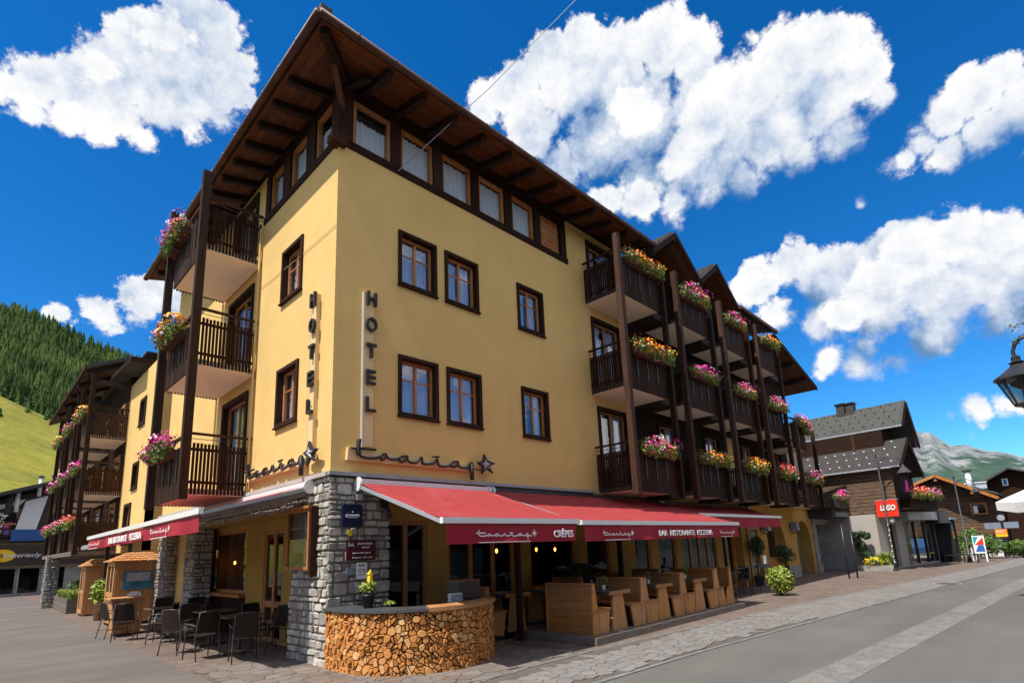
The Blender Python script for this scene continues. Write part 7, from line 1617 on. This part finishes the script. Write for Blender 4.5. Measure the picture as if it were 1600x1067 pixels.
MB().lathe((cx_, cy_, 3.82), [(.02, -.02), (.12, .05), (.12, .09), (.04, .14)], 10).build('reflector', 'brown_panel', t_)
MB().tube([(cx_, cy_, 4.22), (cx_, cy_ + .012, 4.30), (cx_, cy_ + .012, 4.38), (cx_, cy_ - .02, 4.46), (cx_, cy_ - .08, 4.53), (cx_, cy_ - .18, 4.57), (cx_, cy_ - .35, 4.57), (cx_, cy_ - .8, 4.5), (cx_, cy_ - 1.2, 4.45)], .024, 8).build('bracket', 'black_metal', t_, True)
MB().tube([(cx_, cy_ - 1.2, 0), (cx_, cy_ - 1.2, 4.9)], [.07, .045], 10).build('pole', 'black_metal', t_, True)
t_ = thing('tree_branch', (6.2, -9.2, 4.6), 'small leafy branch hanging down above the lantern in the upper right corner', 'branch'); rr_ = random.Random(9)
for (pts) in (((6.2, -9.9, 5.0), (6.1, -9.5, 4.88), (6.0, -9.2, 4.76), (6.0, -9.03, 4.72)), ((6.1, -9.6, 4.8), (6.0, -9.25, 4.64), (6.0, -9.12, 4.55), (6.0, -9.04, 4.47)), ((6.1, -9.7, 4.5), (6.0, -9.3, 4.26), (6.0, -9.12, 4.22))):
    MB().tube(pts, [.012, .008, .005, .003][:len(pts)], 5).build('twig', 'bark', t_); mb = MB()
    for k_ in range(26): f_ = rr_.random() * (len(pts) - 1); i = min(int(f_), len(pts) - 2); p_ = Vector(pts[i]).lerp(Vector(pts[i + 1]), f_ - i); leaves(mb, p_, .05, .05, .05, 2, .028, rr_)
    mb.build('leaf_spray', 'leaf', t_)
# cables
t_ = tag(MB().tube([(1.38, 0.0, 10.12), (2.9, -1.5, 12.25), (4.43, -3.0, 14.66), (8.0, -6.5, 20.5)], .009, 6).build('cable', 'grey_metal', None, origin=(1.38, 0, 10.1)), 'thin pale cable running from the attic sill up across the clouds', 'cable')
t_ = tag(MB().tube([(-.02, 0.0, 8.23), (-.02, 1.9, 8.26), (-.02, 3.84, 8.37)], .006, 6).build('cable', 'sign_panel', None, origin=(0, 0, 8.2)), 'thin cable lying along the sunlit side wall between its windows', 'cable')
# house row behind the viewer, reflected in the glass and bounding the street
for i, (x, y, w_, d_, h_, m_) in enumerate(((-20, -27, 12, 8, 8.5, 'dark_wood_h'), (-7, -26, 11, 8, 7.5, 'light_stone'), (5, -25, 11, 8, 9, 'log_wall'), (18, -26, 12, 8, 7, 'light_stone'), (32, -28, 13, 8, 8.5, 'dark_wood_h'), (47, -31, 13, 8, 8, 'log_wall'), (-44, -12, 10, 13, 8.5, 'light_stone'), (-45, 4, 10, 13, 7.5, 'dark_wood_h'), (-44, 20, 10, 13, 8.5, 'log_wall'))):
    t_ = thing('street_house', (x, y, 0), ('dark timber', 'pale stone', 'brown log', 'low pale', 'tall dark timber', 'distant brown log', 'pale plaza', 'dark plaza', 'brown plaza')[i] + ' house outside the picture behind the camera', 'house'); MB().box(x - w_ / 2, x + w_ / 2, y - d_ / 2, y + d_ / 2, 0, h_).build('walls', m_, t_)
    for fl in range(2):
        for k_ in range(4):
            if i < 6: u = x - w_ / 2 + w_ * (k_ + .5) / 4; MB().box(u - .5, u + .5, y + d_ / 2 + .002, y + d_ / 2 + .05, 1.2 + fl * 3, 2.6 + fl * 3).build('window', 'glass_blue', t_)
            else: u = y - d_ / 2 + d_ * (k_ + .5) / 4; MB().box(x + w_ / 2 + .002, x + w_ / 2 + .05, u - .5, u + .5, 1.2 + fl * 3, 2.6 + fl * 3).build('window', 'glass_blue', t_)
    mb = MB()
    if i < 6: mb.prism([(x - w_ / 2 - .8, y + d_ / 2 + .9, h_), (x + w_ / 2 + .8, y + d_ / 2 + .9, h_), (x, y + d_ / 2 + .9, h_ + 2.6)], (0, -d_ - 1.8, 0))
    else: mb.prism([(x + w_ / 2 + .9, y - d_ / 2 - .8, h_), (x + w_ / 2 + .9, y + d_ / 2 + .8, h_), (x + w_ / 2 + .9, y, h_ + 2.6)], (-w_ - 1.8, 0, 0))
    mb.build('roof', 'roof_brown', t_)
# ------------------------------------------------------------------ hills and mountain
from mathutils import noise as mn
def etop(az): return np.interp(az, [60, 70, 78, 81.4, 86.65, 90, 100, 120], [.20, .25, .285, .303, .34, .352, .36, .30])
def ebot(az): return np.interp(az, [60, 80, 85.45, 89, 100, 120], [.13, .175, .208, .237, .26, .22])
def elev(r_, az):
    b_, t2_ = ebot(az), etop(az)
    if r_ < 560: x_ = max(0, (r_ - 60) / 500); return b_ * (1 - (1 - x_) ** 1.9)
    if r_ < 900: x_ = (r_ - 560) / 340; return b_ + (t2_ - b_) * (x_ ** .9)
    return t2_ * 900 / r_ * (1 - (r_ - 900) / 2500)
CX, CY = -4.55, -9.08
def hz_(r_, az): 
    x, y = CX + r_ * math.cos(R(az)), CY + r_ * math.sin(R(az))
    return x, y, 1.85 * min(1, max(0, (r_ - 60) / 200)) + r_ * elev(r_, az) + 4.0 * mn.noise(Vector((x * .008, y * .008, 0))) * min(1, max(0, r_ - 80) / 300) - .3
rs = [60 + 20 * i for i in range(26)] + [580 + 25 * i for i in range(36)]; azs = [60 + 1.0 * i for i in range(61)]
vs = [hz_(r_, a) for r_ in rs for a in azs]; na = len(azs)
for nm, lo_, hi_, m_ in (('hill_meadow', 0, 25, 'meadow'), ('hill', 25, len(rs) - 1, 'forest_floor')):
    mb = MB(); mb.v = vs; mb.f = [(i * na + j, i * na + j + 1, (i + 1) * na + j + 1, (i + 1) * na + j) for i in range(lo_, hi_) for j in range(na - 1)]; mb.m = [0] * len(mb.f); struct(mb.build(nm, m_, None, True))
def conifer(V_, F_, S_, x, y, z, h, rad, r_, seg=5, layers=4):
    sh = min(1, max(0, .45 + .9 * mn.noise(Vector((x * .012, y * .012, 9))) + r_.gauss(0, .2)))
    for L_ in range(layers):
        f_ = L_ / layers; z0, z1 = z + h * (.10 + .9 * f_ * .92), z + h * (.10 + .9 * min(1, f_ * .92 + .42)); rr = rad * (1 - f_ * .86); i = len(V_); ph = r_.uniform(0, 6)
        V_.append((x, y, z1)); S_.append(min(1, sh + .15))
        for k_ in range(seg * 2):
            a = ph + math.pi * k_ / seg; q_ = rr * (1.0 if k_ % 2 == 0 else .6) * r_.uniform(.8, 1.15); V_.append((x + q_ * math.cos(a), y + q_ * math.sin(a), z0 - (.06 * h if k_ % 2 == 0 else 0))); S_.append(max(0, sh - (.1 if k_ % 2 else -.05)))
        F_ += [(i, i + 1 + k_, i + 1 + (k_ + 1) % (seg * 2)) for k_ in range(seg * 2)]
def shade_mesh(name, V_, F_, S_, parent=None):
    me = bpy.data.meshes.new(name); me.from_pydata(V_, [], F_); at = me.attributes.new('shade', 'FLOAT', 'POINT'); at.data.foreach_set('value', S_); me.materials.append(M['conifer'])
    o = bpy.data.objects.new(name, me); COL.objects.link(o)
    if parent: o.parent = parent
    return o
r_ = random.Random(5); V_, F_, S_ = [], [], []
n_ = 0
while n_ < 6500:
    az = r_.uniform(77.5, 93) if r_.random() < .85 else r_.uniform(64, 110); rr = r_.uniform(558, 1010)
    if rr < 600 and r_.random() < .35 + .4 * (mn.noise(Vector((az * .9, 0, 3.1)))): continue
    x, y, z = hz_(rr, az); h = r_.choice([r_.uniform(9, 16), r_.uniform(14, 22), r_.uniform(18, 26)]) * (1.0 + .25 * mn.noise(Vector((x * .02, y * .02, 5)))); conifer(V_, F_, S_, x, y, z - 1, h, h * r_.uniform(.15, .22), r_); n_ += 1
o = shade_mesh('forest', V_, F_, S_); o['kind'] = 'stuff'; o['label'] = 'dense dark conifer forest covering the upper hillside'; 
for i, (az, ee, h) in enumerate(((88.9, .203, 6.5), (87.3, .213, 8), (88.4, .230, 7), (86.1, .206, 9))):
    rr = 100
    while (hz_(rr, az)[2] - 1.85) / rr < ee and rr < 900: rr += 4
    x, y, z = hz_(rr, az); V_, F_, S_ = [], [], []; conifer(V_, F_, S_, 0, 0, 0, h * rr / 450, h * .3 * rr / 450, r_); 
    t_ = thing('conifer_tree', (x, y, z), ('lowest lone round conifer on the open meadow', 'lone conifer just below the forest edge', 'highest lone conifer at the left edge of the meadow', 'lone conifer at the forest edge nearest the lodge roof')[i], 'tree'); shade_mesh('crown', V_, F_, S_, t_); mb = MB(); mb.tube([(x, y, z - .5), (x, y, z + h * .3)], .25, 6); mb.build('trunk', 'bark', t_)
def mtop(az): return np.interp(az, [-40, -12, -3, .95, 1.8, 2.3, 3.2, 4.2, 5.3, 6.5, 7.1, 7.5, 8.2, 10, 14, 20], [.05, .075, .082, .096, .103, .108, .112, .122, .124, .148, .146, .158, .175, .16, .12, .06])
rs = [700 + 26 * i for i in range(110)]; azs = [-40 + .0 + .27 * i for i in range(224)]; na = len(azs); vs = []
for r_m in rs:
    for a in azs:
        x, y = CX + r_m * math.cos(R(a)), CY + r_m * math.sin(R(a)); f_ = (r_m - 700) / 2300
        if f_ <= 1: pf = .30 * f_ + .70 * f_ ** 2.2
        else: pf = max(0, 1 - (f_ - 1) * 1.5)
        nz_ = mn.fractal(Vector((x * .0035, y * .0035, 1.7)), .9, 2.1, 6); ri = abs(mn.noise(Vector((x * .0016, y * .004, 4.2))))
        h = 3000 * mtop(a) * pf * (1 + .0 * ri) + (nz_ * 38 - ri * 60) * min(1, f_ * 3) * (1 - .8 * max(0, min(1, (f_ - .75) / .25)) if f_ < 1 else .2)
        vs.append((x, y, h * (1 if f_ <= 1.0 else 1) - 1))
mb = MB(); mb.v = vs; mb.f = [(i * na + j, i * na + j + 1, (i + 1) * na + j + 1, (i + 1) * na + j) for i in range(len(rs) - 1) for j in range(na - 1)]; mb.m = [0] * len(mb.f); struct(mb.build('mountain', 'rock', None, False))
